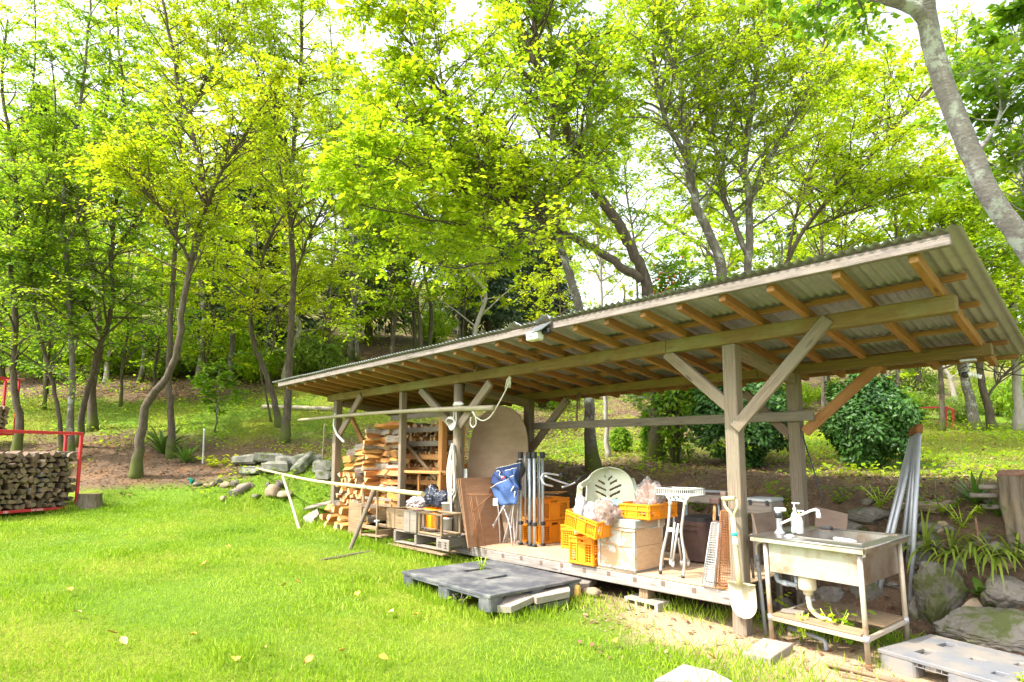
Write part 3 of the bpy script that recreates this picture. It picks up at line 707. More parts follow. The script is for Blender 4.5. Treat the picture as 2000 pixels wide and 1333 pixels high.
# deck: rim, joist ends let into it, plywood sheets, short posts under it
dx0, dx1, dy0, dy1 = -6.42, XR - .07, 4.885, 6.22
sb('rim_board', (dx1, dy0 + .02, PZ - .075), (-4.4, dy0 + .02, PZ - .075), .04, .115, 'rim_wood')
sb('rim_board', (-4.403, dy0 + .021, PZ - .076), (dx0, dy0 + .021, PZ - .076), .04, .115, 'rim_wood')
sb('rim_board', (dx1, dy1 - .02, PZ - .075), (dx0, dy1 - .02, PZ - .075), .04, .115, 'board_grey')
for i in range(13):
    x = dx0 + .14 + i * .315
    if x < dx1 - .05: sb('joist', (x, dy0 - .003, PZ - .048 - .012 * (i % 2)), (x, dy1 - .05, PZ - .048 - .012 * (i % 2)), .045, .05, 'dark_board', ch=.003)
for i in range(4):
    a = dx0 + i * (dx1 - dx0) / 4; b = dx0 + (i + 1) * (dx1 - dx0) / 4 - .004
    mb = MB(); mb.box(((a + b) / 2, (dy0 + dy1) / 2 + .003, PZ - .006), (b - a, dy1 - dy0 - .004, .012 + .001 * (i % 2)), None, .002); mb.build('deck_sheet', 'plywood_floor', shed)
px = P(1262, 1160, YF + .02).x
sb('deck_post', (px, YF + .03, .135), (px, YF + .03, PZ - .137), .10, .12, 'pale_wood')
sb('deck_post', (-5.0, YB - .1, .05), (-5.0, YB - .1, PZ - .137), .10, .10, 'board_grey')

# concrete block lying under the deck post
def hollow_block(name, label, loc, rz, w=.39, d=.19, h=.1):
    mb = MB(); hs = []
    for i in range(3): hs.append((.035 + i * .115, .022, .035 + i * .115 + .09, h - .022))
    mb.holed(w, h, -d / 2, d / 2, hs, Matrix.Translation((-w / 2, 0, 0)) @ Matrix.Rotation(R(90), 4, 'X'))
    o = mb.build(name, 'concrete_tan', None, loc); o.rotation_euler = (0, 0, rz)
    return tag(o, label, 'concrete block')
hollow_block('concrete_block', 'hollow concrete block lying on its side under the short deck post', (px + .02, YF, .035), R(-4))

# stone steps and slabs beside the black pallet
def slab(name, label, cat, corners, t, mat, grp=None, jag=.006):
    c = sum(corners, Vector()) / len(corners); mb = MB(); n = len(corners)
    up = Vector((0, 0, t)); pts = []
    for i in range(n):
        a, b = corners[i], corners[(i + 1) % n]
        for k in range(4):
            q = a.lerp(b, k / 4); j = jag * rnd.uniform(-1, 1); pts.append(q + (q - c).normalized() * j)
    top = [p - c + up for p in pts]; m = len(pts)
    mid = [p - c + up * .82 + (p - c).normalized() * .006 for p in pts]; bot = [p - c - Vector((0, 0, .035)) for p in pts]
    fs = [tuple(range(m))] + [(i, m + i, m + (i + 1) % m, (i + 1) % m) for i in range(m)] + [(m + i, 2 * m + i, 2 * m + (i + 1) % m, m + (i + 1) % m) for i in range(m)]
    mb.add(top + mid + bot, fs); return tag(mb.build(name, mat, None, c), label, cat, grp)
def gpx(px, py, z): return atz(px, py, z)
slab('paving_slab', 'rough grey slab lying in the grass nearest the black pallet corner', 'slab', [gpx(954, 1187, .18), gpx(998, 1190, .18), gpx(1043, 1170, .20), gpx(1034, 1163, .21), gpx(993, 1166, .225)], .022, 'concrete_tan')
slab('paving_slab', 'second rough slab resting tilted between pallet and ochre rock', 'slab', [gpx(1029, 1161, .205), gpx(1049, 1173, .20), gpx(1113, 1160, .20), gpx(1111, 1149, .20), gpx(1062, 1148, .215)], .026, 'concrete_tan')
slab('paving_slab', 'flat slab tucked under the deck edge behind the ochre rock', 'slab', [gpx(1098, 1150, .16), gpx(1150, 1146, .16), gpx(1166, 1133, .17), gpx(1105, 1128, .17)], .04, 'board_grey')
slab('paving_slab', 'low white edged slab half buried below the tilted slab', 'slab', [gpx(1035, 1188, .115), gpx(1110, 1174, .115), gpx(1112, 1162, .115), gpx(1030, 1172, .115)], .015, 'concrete')
slab('paving_slab', 'square tan concrete slab under the front left foot of the sink', 'slab', [gpx(1450, 1283, .01), gpx(1505, 1296, .01), gpx(1548, 1266, .01), gpx(1492, 1255, .01)], .035, 'concrete_tan')
slab('paving_slab', 'pale slab corner in the grass at the bottom edge of the lawn', 'slab', [gpx(1278, 1340, .02), gpx(1430, 1342, .02), gpx(1395, 1322, .02), gpx(1335, 1308, .02)], .035, 'concrete')
def rock(name, label, mat, px, py, z, w, h, dep=None, seed=1, grp=None, cat='rock', rough=.28, rz=0):
    """a stone whose middle shows at px, py on height z (or at depth dep), w x h pixels"""
    p = atd(px, py, dep) if dep else atz(px, py, z)
    d = float(np.dot(np.array(p) - EYE, FWD)); s = d / FOC / 2
    me = rock_mesh(name, mat, seed, w * s * 1.12, w * s * .95, h * s * 1.15, rough)
    o = link(name, me, None, p); o.rotation_euler = (0, 0, rz); return tag(o, label, cat, grp)
rock('rock', 'ochre yellow angular rock at the corner of the deck', 'rock_ochre', 1122, 1156, .15, 28, 28, seed=3)
rock('rock', 'pale rounded flat stone on the ground right of the ochre rock', 'rock_tan', 1155, 1157, .13, 38, 18, seed=4)
rock('rock', 'low sandy stone sunk in the soil below the pale rounded stone', 'rock_tan', 1150, 1172, .06, 58, 12, seed=5)

# ------------------------------------------------------------------ firewood
def log_variants(pref, wood, end, barkm, n=7, L=.36):
    out = []
    for k in range(n):
        r = random.Random(100 + k); s = .048
        kind = k % 3
        if kind == 0:
            prof = [(-.5 * s, -.9 * s)] + [(math.cos(a) * s * 1.9 - .9 * s, math.sin(a) * s * 1.9 - .9 * s) for a in (R(2), R(24), R(46), R(68))]; brk = {1, 2, 3}
        elif kind == 1: prof = [(-s, -.8 * s), (1.05 * s, -.75 * s), (.25 * s, .95 * s), (-.35 * s, .75 * s)]; brk = {2}
        else: prof = [(-1.1 * s, -.55 * s), (.9 * s, -.75 * s), (1.15 * s, .1 * s), (.35 * s, .8 * s), (-.7 * s, .65 * s)]; brk = {2, 3}
        prof = [(a + r.uniform(-.12, .12) * s, b + r.uniform(-.12, .12) * s) for a, b in prof]
        m = len(prof); mb = MB(); NS = 3; vs = []
        for i in range(NS + 1):
            x = (i / NS - .5) * L; f = 1 + r.uniform(-.08, .08); dy, dz = r.uniform(-.006, .006), r.uniform(-.006, .006)
            for (a, b) in prof: vs.append((x + (r.uniform(-.008, .008) if i in (0, NS) else 0), a * f + dy, b * f + dz))
        fs = []; ms = []
        for i in range(NS):
            for j in range(m): fs.append((i * m + j, i * m + (j + 1) % m, (i + 1) * m + (j + 1) % m, (i + 1) * m + j)); ms.append(2 if j in brk else 0)
        fs.append(tuple(range(m))[::-1]); ms.append(1); fs.append(tuple(NS * m + j for j in range(m))); ms.append(1)
        mb.v = vs; mb.f = fs; mb.m = ms; mb.sm = [False] * len(fs)
        me = bpy.data.meshes.new(pref); me.from_pydata(mb.v, [], mb.f)
        for q in (wood, end, barkm): me.materials.append(MAT[q])
        me.polygons.foreach_set('material_index', ms); me.update(); out.append(me)
    return out
LOGS = log_variants('firewood_log', 'log_wood', 'log_end', 'log_bark')
OLD = log_variants('old_firewood_log', 'old_log_wood', 'old_log_end', 'log_bark')
def log_matrix(p, direction, r, roll=None, sc=None):
    d = Vector(direction).normalized(); d = (d + Vector((r.gauss(0, .05), r.gauss(0, .05), r.gauss(0, .035)))).normalized()
    M = frame_along(p, Vector(p) + d); s = sc or r.uniform(.82, 1.22)
    return M @ Matrix.Rotation(roll if roll is not None else r.uniform(0, 6.28), 4, 'X') @ Matrix.Diagonal((r.uniform(.92, 1.08), s, s * r.uniform(.85, 1.1), 1))
def put_log(meshes, p, direction, r, label, group, roll=None, sc=None):
    o = link('firewood_log', r.choice(meshes), None, None, log_matrix(p, direction, r, roll, sc))
    return tag(o, label, 'firewood', group)
r = random.Random(5)
zf = gz(-8.7, 5) + .1
G1 = 'split logs stacked in the left bay of the shed'
# lower left: cut ends towards the lawn
for k in range(9):
    for i in range(8):
        x = -9.62 + i * .128 + (k % 2) * .05 + r.uniform(-.02, .02); z = zf + .05 + k * .088 + r.uniform(-.012, .012)
        if k > 6 and i > 4: continue
        put_log(LOGS, (x, 5.10 + r.uniform(-.04, .05), z), (0, -1, 0), r, 'split log lying with its pale cut end towards the lawn beside the left post', G1)
# above and right: logs laid along the shed, long faces showing
for k in range(6):
    for i in range(2):
        x = -9.46 + i * .42 + r.uniform(-.03, .03) + k * .02; z = zf + .05 + .80 + k * .095
        if i == 0 and k > 3: continue
        put_log(LOGS, (x, 5.02 + r.uniform(-.02, .05), z), (1, -.1, .06), r, 'split log laid sideways high in the left bay with its long orange face showing', G1, sc=r.uniform(1.0, 1.3))
for k in range(14):
    for i in range(2):
        x = -8.47 + i * .38 + r.uniform(-.04, .04); z = zf + .05 + .06 + k * .112
        put_log(LOGS, (x, 5.12 + r.uniform(-.06, .05), z), (1, r.uniform(-.35, .35), 0), r, 'split log laid sideways in the stack beside the thin inner post', G1, sc=r.uniform(1.0, 1.35))
for k in range(16):
    put_log(LOGS, (-8.62 + r.uniform(-.05, .05), 5.02, zf + .2 + k * .085), (r.uniform(-.3, .3), -1, 0), r, 'split log wedged end outwards between two columns of the stack', G1, sc=r.uniform(.8, 1.05))
# behind the slats
for k, yy in enumerate((829, 855, 880, 904, 927)):
    for i in range(10):
        p = P(790 + i * 10.2 + r.uniform(-2, 2), yy + 3 + r.uniform(-3, 3), YS + .20)
        put_log(LOGS, (p.x, p.y + .08, p.z - .02), (0, -1, 0), r, 'split log showing its end through a gap between the shed slats', 'split logs behind the slats of the shed')
# spilled heap in front of the left bay
for i, (px, py, y, dr) in enumerate([(640, 1022, 4.55, 0), (655, 1024, 4.5, 0), (672, 1026, 4.45, 0), (688, 1028, 4.5, 0), (648, 1008, 4.6, 0), (664, 1010, 4.55, 0), (682, 1012, 4.5, 0),
                                     (645, 992, 4.62, 1), (668, 993, 4.6, 0), (684, 997, 4.55, 0), (662, 985, 4.66, 1), (700, 1030, 4.6, 0), (706, 1012, 4.6, 0), (720, 1000, 4.6, 1), (740, 990, 4.7, 1), (735, 1012, 4.6, 0), (752, 1005, 4.75, 1)]):
    p = P(px, py, y); put_log(LOGS, p, (1, -.25, .03) if dr else (.1, -1, 0), r, 'split log in the loose heap at the foot of the left bay', 'split logs in the heap before the left bay', sc=1.15)
core = MB()
def core_logs(x0, x1, y, z0, z1, step, rr):
    z = z0
    while z < z1:
        x = x0
        while x < x1:
            me = rr.choice(LOGS); M = log_matrix((x, y, z), (0, -1, 0), rr, sc=1.25); o = len(core.v)
            core.v += [tuple(M @ v.co) for v in me.vertices]
            for pl in me.polygons: core.f.append(tuple(i + o for i in pl.vertices)); core.m.append(pl.material_index); core.sm.append(False)
            x += step
        z += step * .8
core_logs(-9.6, -8.55, 5.55, zf + .05, zf + 1.35, .125, r); core_logs(P(772, 900, 5.98).x, P(889, 900, 5.98).x, 5.98, zf + .0, 2.0, .125, r)
o = core.build('stacked_firewood', ['log_wood', 'log_end', 'log_bark']); tag(o, 'deeper rows of split firewood filling the shed behind the front logs', 'firewood', kind='stuff')

# planks and boards lying at the left end of the shed
def plank(label, a, b, w, h, mat, up=(0, 0, 1), name='plank', cat='plank'):
    return tag(beam(name, a, b, w, h, mat, None, up), label, cat)
plank('grey board lying flat in the grass by the left post', P(600, 992, 4.75), P(652, 980, 4.95), .22, .03, 'board_grey', (0, -.3, 1))
plank('pale board tilted on edge below the grey board at the left post', P(594, 1016, 4.4), P(622, 1000, 4.6), .2, .03, 'board_grey', (0, -1, .6))
plank('long thin board under the loose log heap', P(630, 1036, 4.45), P(752, 1048, 4.4), .12, .03, 'pale_wood')
slab('concrete_block', 'square concrete block in the grass at the left end of the log heap', 'concrete block', [P(592, 1022, 4.35), P(612, 1026, 4.3), P(622, 1018, 4.6), P(604, 1014, 4.65)], .10, 'concrete')

# ------------------------------------------------------------------ red steel racks with old firewood
RA = atz(-95, 1012, .585); RB = atz(151, 991, .60)
rx = (RB - RA); rx.z = 0; RL = rx.length; rx.normalize(); ry = Vector((-rx.y, rx.x, 0))
if ry.dot(Vector((FWD[0], FWD[1], 0))) < 0: ry = -ry
RH = P(152, 845, RB.y).z - RB.z
def rack(name, label, M, L, H, D=.42, text=None):
    t = thing(name, label, 'firewood rack', M=M)
    s = .045
    def fb(nm, a, b, w=s, h=s): return beam(nm, a, b, w, h, 'red_paint', t, ch=.004)
    low = fb('bottom_rail', (0, 0, s / 2), (L, 0, s / 2)); fb('bottom_rail', (0, D, s / 2), (L, D, s / 2))
    for x in (s / 2, L - s / 2):
        fb('upright', (x, 0, s), (x, 0, H)); fb('upright', (x, D, s), (x, D, H * .985))
        fb('side_rail', (x, s / 2, s / 2), (x, D - s / 2, s / 2)); fb('side_rail', (x, s / 2, H - s / 2), (x, D - s / 2, H - s / 2))
    fb('top_rail', (s, 0, H - s / 2), (L - s, 0, H - s / 2)); fb('top_rail', (s, D, H - s / 2), (L - s, D, H - s / 2), .035, .035)
    if text:
        for body, x, sz in text:
            cu = bpy.data.curves.new('lettering', 'FONT'); cu.body = body; cu.size = sz; cu.extrude = .0008
            cu.materials.append(MAT['white_print'])
            link('lettering', text_mesh(cu), low, None, Matrix.Translation((x, -s / 2 - .0012, -sz * .34)) @ Matrix.Rotation(R(90), 4, 'X'))
    return t
MR = Matrix.Identity(4)
for i in range(3): MR[i][0], MR[i][1], MR[i][2], MR[i][3] = rx[i], ry[i], (0, 0, 1)[i], RA[i]
def xr(px): return (atz(px, 1000, .6) - RA).dot(rx)
rack('firewood_rack', 'red steel rack full of old grey firewood at the left edge of the lawn', MR, RL, RH, text=[('NT-N1R', RL * .585, .05), ('100', RL * .36, .05)])
mb = MB(); mb.box((0, 0, 0), (.085, .002, .03)); mb.build('sticker', 'white_print', None, MR @ Vector((RL - .12, -.026, .03))).rotation_euler = (0, 0, math.atan2(rx.y, rx.x))
tag(bpy.data.objects['sticker'], 'small white sticker near the lower right corner of the red rack', 'sticker')
r = random.Random(9); rows = 11
cand = []
for k in range(rows):
    for i in range(int(RL / .108)):
        x = .08 + i * .108 + (k % 2) * .05 + r.uniform(-.02, .02)
        if x > RL - .09: continue
        z = .09 + k * .083 + r.uniform(-.014, .014); cand.append((x, z))
vis = [c for c in cand if c[0] > RL - 1.62]
for (x, z) in vis[:126]: put_log(OLD, MR @ Vector((x, .17 + r.uniform(-.05, .05), z)), ry, r, 'weathered split log among many in the front red rack', 'old split logs in the front red rack')
core = MB()
for (x, z) in [c for c in cand if c not in vis] + vis[126:]:
    me = r.choice(OLD); M = log_matrix(MR @ Vector((x, .17, z)), ry, r); o = len(core.v); core.v += [tuple(M @ v.co) for v in me.vertices]
    for pl in me.polygons: core.f.append(tuple(i + o for i in pl.vertices)); core.m.append(pl.material_index); core.sm.append(False)
for k in range(9):
    for i in range(int(RL / .13)):
        me = r.choice(OLD); M = log_matrix(MR @ Vector((.1 + i * .13, .5, .1 + k * .1)), ry, r, sc=1.3); o = len(core.v); core.v += [tuple(M @ v.co) for v in me.vertices]
        for pl in me.polygons: core.f.append(tuple(i2 + o for i2 in pl.vertices)); core.m.append(pl.material_index); core.sm.append(False)
tag(core.build('stacked_firewood', ['old_log_wood', 'old_log_end', 'log_bark']), 'rest of the old firewood at the back and left end of the red rack', 'firewood', kind='stuff')
p = MR @ Vector((RL - .33, .12, .09 + 10.6 * .083)); tag(beam('plank', p, p + rx * .32, .1, .035, 'board_grey'), 'silvery plank lying on top of the logs in the red rack', 'plank')
# second rack farther back at the left edge
p2 = atd(-60, 848, 12.6); M2 = Matrix.Translation(p2) @ Matrix.Rotation(math.atan2(rx.y, rx.x) + .15, 4, 'Z')
p2r = atd(14, 728, 12.6)
rack('firewood_rack', 'second red rack standing farther back at the left edge behind the first', M2, (Vector((p2r.x, p2r.y, 0)) - Vector((p2.x, p2.y, 0))).length + .12, p2r.z - p2.z, .4)
core = MB()
for k in range(6):
    for i in range(6):
        me = r.choice(OLD); M = log_matrix(M2 @ Vector((.1 + i * .13, .2, .1 + k * .1)), ry, r, sc=1.3); o = len(core.v); core.v += [tuple(M @ v.co) for v in me.vertices]
        for pl in me.polygons: core.f.append(tuple(i2 + o for i2 in pl.vertices)); core.m.append(pl.material_index); core.sm.append(False)
tag(core.build('stacked_firewood', ['old_log_wood', 'old_log_end', 'log_bark']), 'old firewood lying in the second red rack at the left edge', 'firewood', kind='stuff')

# stump beside the rack
sp = ground_hit(176, 989)
mb = MB(); prof = []
def stump_fn(u, v):
    a = u * 2 * math.pi; rr = (.165 + .035 * math.sin(3 * a + 1) * .5 + .05 * (1 - v) ** 2 + .012 * math.sin(9 * a)) ; return Vector((rr * math.cos(a), rr * math.sin(a), v * .27 - .05))
mb.sheet(stump_fn, 28, 4); mb.cur = 1
ring = [stump_fn(i / 28, 1) for i in range(28)]; mb.add(ring + [Vector((0, 0, .225))], [(i, (i + 1) % 28, 28) for i in range(28)])
tag(mb.build('tree_stump', ['stump_wood', 'log_end'], None, sp), 'low sawn tree stump beside the red rack at the lawn edge', 'tree stump')

# ------------------------------------------------------------------ bamboo drying poles and their sticks
def pole(name, label, cat, pts, r0, r1, mat, nodes=0):
    L = smooth_line([tuple(p) for p in pts], 6); mb = MB(); n = len(L); rs = []
    for i in range(n): rs.append(r0 + (r1 - r0) * i / (n - 1))
    c = Vector(L[0]); L2 = [Vector(p) - c for p in L]
    mb.tube(L2, rs, 12)
    for k in range(nodes):
        f = (k + .5) / nodes * (n - 1); i = int(f); p = L2[i].lerp(L2[min(i + 1, n - 1)], f - i); q = (L2[min(i + 1, n - 1)] - L2[i]).normalized() * .006; rr = rs[i]
        mb.tube([p - q, p - q * .4, p + q * .4, p + q], [rr * .98, rr * 1.07, rr * 1.07, rr * .98], 12, caps=False)
    return tag(mb.build(name, mat, None, c), label, cat)
pole('bamboo_pole', 'long pale bamboo pole resting across two leaning sticks over the lawn', 'bamboo pole', [P(489, 912, 4.62), P(600, 937, 4.44), P(720, 953, 4.3), P(826, 966, 4.2)], .018, .032, 'bamboo_pale', 11)
pole('bamboo_pole', 'greyish bamboo pole tied level across the front posts below the beam', 'bamboo pole', [P(583, 821, 4.78), P(700, 810, 4.78), P(840, 801, 4.78), P(966, 797, 4.78)], .024, .036, 'bamboo_grey', 12)
def stick(label, a, b, r0, r1, name='stick', mat='stick_wood'): return pole(name, label, 'stick', [a, a.lerp(b, .5) + Vector((.01, 0, .006)), b], r0, r1, mat)
s1a = P(552, 930, 4.5); s1b = atz(590, 1052, .26)
stick('grey peeled stick propping the far end of the pale bamboo pole', s1a, s1b, .024, .022, mat='bamboo_grey')
s2a = P(730, 958, 4.27); s2b = atz(682, 1078, .24)
stick('dark forked stick propping the near end of the pale bamboo pole', s2a, s2b, .034, .026)
stick('dark crooked stick lying on the grass at the foot of the near prop', atz(622, 1096, .24), atz(748, 1075, .24), .018, .024)
stick('thin grey stick lying on the grass at the foot of the far prop', atz(530, 1065, .25), atz(612, 1048, .26), .014, .018)
stick('short pale stick lying on the lawn left of the log heap', atz(508, 1034, .29), atz(548, 1026, .3), .012, .014, mat='bamboo_grey')
def rope_loop(name, label, pts, r, mat, parent=None):
    L = smooth_line([tuple(p) for p in pts], 5); c = Vector(L[0]); mb = MB(); mb.tube([Vector(p) - c for p in L], r, 7)
    o = mb.build(name, mat, parent, c if parent is None else None)
    return tag(o, label, 'rope') if parent is None else o
for px, py, yy, lb in ((552, 926, 4.49, 'dark cord lashing the pale pole to the far prop'), (718, 953, 4.29, 'dark cord lashing the pale pole to the near prop')):
    p = P(px, py, yy); rope_loop('cord', lb, [p + Vector((.012 * k / 8 * math.cos(k), .036 * math.cos(k * 1.05), .036 * math.sin(k * 1.05))) for k in range(16)], .005, 'rope_brown')
p = P(736, 1018, 4.22); rope_loop('cord', 'white cord with a loose end knotted round the near prop', [p + Vector((.034 * math.cos(k), .034 * math.sin(k), .01 * math.sin(k * 2.3))) for k in range(10)] + [p + Vector((.05, -.03, -.02)), p + Vector((.06, -.03, -.06))], .006, 'rope_white')
for (a, b, yy, lb) in (((634, 828), (627, 936), 5.6, 'thin upright white stick standing beyond the left end of the shed'),):
    pa, pb = P(*a, yy), P(*b, yy); pole('thin_stake', lb, 'stake', [pb, pb.lerp(pa, .5), pa], .014, .013, 'bamboo_grey')
pa, pb = atd(399, 838, 12.6), atd(396, 908, 12.6); pole('thin_stake', 'thin grey garden stake on the bare bank beside a green weed', 'stake', [pb, pb.lerp(pa, .5), pa], .018, .016, 'galvanised')

# ------------------------------------------------------------------ ropes on the posts
c = P(886, 870, 4.86)
t = thing('rope_hank', 'long white rope hank hanging on the round middle post', 'rope', c)
for k in range(6):
    w = .045 + .02 * (k % 3); y = -.006 * k; b = -.62 - .05 * (k % 4)
    pts = [(0, y, .02), (-w * .6, y, -.12), (-w, y - .01, -.35), (-w * .9, y, b + .08), (0, y - .01, b), (w * .9, y, b + .1), (w * .8, y - .01, -.33), (w * .4, y, -.1), (.002, y, .02)]
    mb = MB(); mb.tube([Vector(p) for p in smooth_line(pts, 4)], .009, 6); mb.build('strand', 'rope_white', t)
for k in range(2):
    mb = MB(); mb.tube([Vector(p) for p in smooth_line([(.01 * k, -.03, -.2), (.015, -.045, -.55), (.005 + .02 * k, -.04, -.9)], 5)], .011, 6); mb.build('tail', 'rope_white', t)
c = P(890, 815, 4.84)
t = thing('rope_coil', 'pale rope coiled and knotted round the middle post below the bamboo pole', 'rope', c)
for k in range(5):
    rr = .06 + .008 * k; off = Vector((-.05 + .012 * k, -.03 - .012 * k, -.05 - .012 * k))
    mb = MB(); mb.tube([off + Vector((rr * math.cos(a), .02 * math.sin(a * 2), rr * .8 * math.sin(a) - rr * .3 * math.cos(a))) for a in [i * 2 * math.pi / 14 for i in range(14)]], .008, 6, closed=True); mb.build('coil', 'rope_white', t)
mb = MB(); mb.tube([Vector(p) for p in smooth_line([(.03, -.05, .08), (.02, -.05, -.05), (.045, -.05, -.12), (.075, -.05, -.06), (.07, -.05, .08)], 5)], .008, 6); mb.build('loop', 'rope_white', t)
me = rock_mesh('cloth', 'cloth_white', 22, .1, .06, .045, .5); o = link('cloth', me, None, P(895, 789, 4.82)); tag(o, 'bluish white rag tied at the pole and middle post', 'rag')
rope_loop('hanging_rope', 'pale rope hanging from the beam past the pole end into a loop', [P(998, 738, 4.80), P(988, 762, 4.8), P(972, 792, 4.79), P(958, 814, 4.79), P(943, 822, 4.79), P(930, 815, 4.79), P(922, 804, 4.79)], .009, 'rope_grey')
rope_loop('hanging_rope', 'small drop shaped rope loop hanging beside the middle brace', [P(922, 800, 4.78), P(928, 812, 4.78), P(930, 828, 4.78), P(924, 835, 4.78), P(919, 828, 4.78), P(920, 815, 4.78)], .009, 'rope_white')
rope_loop('hanging_rope', 'bundle of pale cord drooping from the left post below the beam', [P(655, 808, 4.80), P(652, 830, 4.8), P(658, 848, 4.79), P(666, 858, 4.78), P(672, 864, 4.78)], .02, 'rope_white')
t = thing('rope_tuft', 'frayed tuft of rope end tied on top of the front beam', 'rope', P(996, 742, 4.83))
for k in range(7):
    mb = MB(); mb.tube([Vector((0, 0, .05)), Vector((.012 * (k - 3), -.02, 0)), Vector((.02 * (k - 3) * rnd.uniform(.5, 1.2), -.03, -.08 - .03 * rnd.random()))], .005, 5); mb.build('fibre', 'rope_grey', t)

# ------------------------------------------------------------------ yellow crates
def crate_proto(name, label, L, W, H, group):
    t = thing(name, label, 'crate', group=group); w = .012
    def wall(nm, M, l):
        mb = MB(); holes = []; cell = .0195; gap = .0065
        bays = [(.035, l * .33), (l * .67, l - .035)] if l > .4 else [(.03, l * .3), (l * .7, l - .03)]
        z0, z1 = .035, H - .06
        nz = max(2, int((z1 - z0) / (cell + gap)))
        for (b0, b1) in bays:
            nx = max(2, int((b1 - b0) / (cell + gap)))
            for i in range(nx):
                for j in range(nz):
                    x = b0 + (b1 - b0) * i / nx; z = z0 + (z1 - z0) * j / nz
                    holes.append((round(x, 4), round(z, 4), round(x + (b1 - b0) / nx - gap, 4), round(z + (z1 - z0) / nz - gap, 4)))
        if H > .2: holes.append((round(l * .40, 4), round(H - .055, 4), round(l * .60, 4), round(H - .03, 4)))
        mb.holed(l, H, 0, w * .45, holes)
        for x in (0.012, l * .345, l * .655, l - .012): mb.box((x, H / 2, w * .75), (.014, H, w), None, .002)
        for z in (.014, H - .012, H - .062): mb.box((l / 2, z, w * .8), (l, .016, w * 1.2), None, .002)
        mb.box((l / 2, H * .42, w * .5), (l * .24, H * .5, w * .5), None, .002)
        return mb.build(nm, 'yellow_plastic', t, None, M)
    X = Matrix.Rotation(R(90), 4, 'X')
    wall('long_side', Matrix.Translation((-L / 2, -W / 2 + .01, 0)) @ X, L)
    wall('long_side', Matrix.Translation((L / 2, W / 2 - .01, 0)) @ Matrix.Rotation(R(180), 4, 'Z') @ X, L)
    wall('short_side', Matrix.Translation((L / 2 - .01, -W / 2, 0)) @ Matrix.Rotation(R(90), 4, 'Z') @ X, W)
    wall('short_side', Matrix.Translation((-L / 2 + .01, W / 2, 0)) @ Matrix.Rotation(R(-90), 4, 'Z') @ X, W)
    mb = MB(); mb.box((0, 0, .01), (L - .03, W - .03, .012)); mb.build('base', 'yellow_plastic', t)
    return t
GC = 'yellow plastic crates on the deck'
deep = crate_proto('plastic_crate', 'lower yellow crate of the stack beside the folded tent', .56, .33, .285, GC)
deep.location = (-5.50, 5.82, PZ + .002); deep.rotation_euler = (0, 0, R(88))
dup(deep, loc=(-5.495, 5.81, PZ + .292), rz=R(87), label='upper yellow crate of the stack, with dry boards on top')
dup(deep, loc=(-4.09, 5.13, PZ + .002), rz=R(90), label='yellow crate standing on the deck hard against the white hive box')
dup(deep, loc=(-4.72, 5.72, PZ + .002), rz=R(2), label='yellow crate on the deck half hidden behind the crate by the hive box')
c = atd(1143, 1019, 6.0)
dup(deep, M=Matrix.Translation((c.x - .02, c.y + .1, c.z - .10)) @ Matrix.Rotation(R(-3), 4, 'Z') @ Matrix.Rotation(R(13), 4, 'Y') @ Matrix.Rotation(R(4), 4, 'X') @ Matrix.Diagonal((.78, .95, .62, 1)), label='tilted yellow crate holding bags, perched on two other crates')
dup(deep, loc=(-6.62, 5.02, .50), rz=R(85), label='yellow crate behind the wooden frames on the pallet by the middle post')
shal = crate_proto('plastic_crate', 'shallow yellow crate on top of the white hive box', .52, .36, .15, GC)
HT = PZ + .505
ca = P(1196, 975, 4.96); cb = P(1262, 975, 4.96)
shal.location = ((ca.x + cb.x) / 2 + .03, 5.21, HT + .002); shal.rotation_euler = (0, 0, R(91)); shal.scale = (1, (cb.x - ca.x) / .36, 1)
# boards and a loose tube frame over the stack
for i in range(5):
    z = PZ + .585 + .014 * i; a = Vector((-5.66 + .03 * i + rnd.uniform(-.03, .03), 5.56 + .06 * i, z)); b = a + Vector((.34, rnd.uniform(-.08, .12), rnd.uniform(-.01, .02)))
    plank(['thin dry board lying lowest on the crate stack', 'dry board second from the bottom on the crate stack', 'split dry board in the middle of the crate stack pile', 'curled dry board near the top of the crate stack pile', 'uppermost dry bark board on the crate stack'][i], a, b, .15, .012, 'pale_wood' if i % 2 else 'log_wood')
t = thing('handle_frame', 'bent silver tube handle frame with black grips lying behind the crates', 'handle frame', atd(1095, 945, 7.1))
def td(px, py, d): return atd(px, py, d) - atd(1095, 945, 7.1)
for pts in ([(1098, 930, 7.1), (1082, 927, 7.1), (1062, 926, 7.05), (1058, 936, 7.0), (1064, 946, 6.95), (1080, 950, 7)], [(1064, 930, 7.1), (1090, 940, 7.1), (1112, 947, 7.1)], [(1098, 952, 7.0), (1112, 948, 7.05), (1127, 941, 7.05)]):
    mb = MB(); mb.tube([Vector(p) for p in smooth_line([tuple(td(*q)) for q in pts], 4)], .012, 8); mb.build('tube', 'galvanised', t)
for a, b in (((1092, 930, 7.1), (1100, 924, 7.1)), ((1124, 943, 7.05), (1139, 929, 7.05))):
    mb = MB(); mb.tube([td(*a), td(*b)], .02, 8); mb.build('grip', 'black_plastic', t)

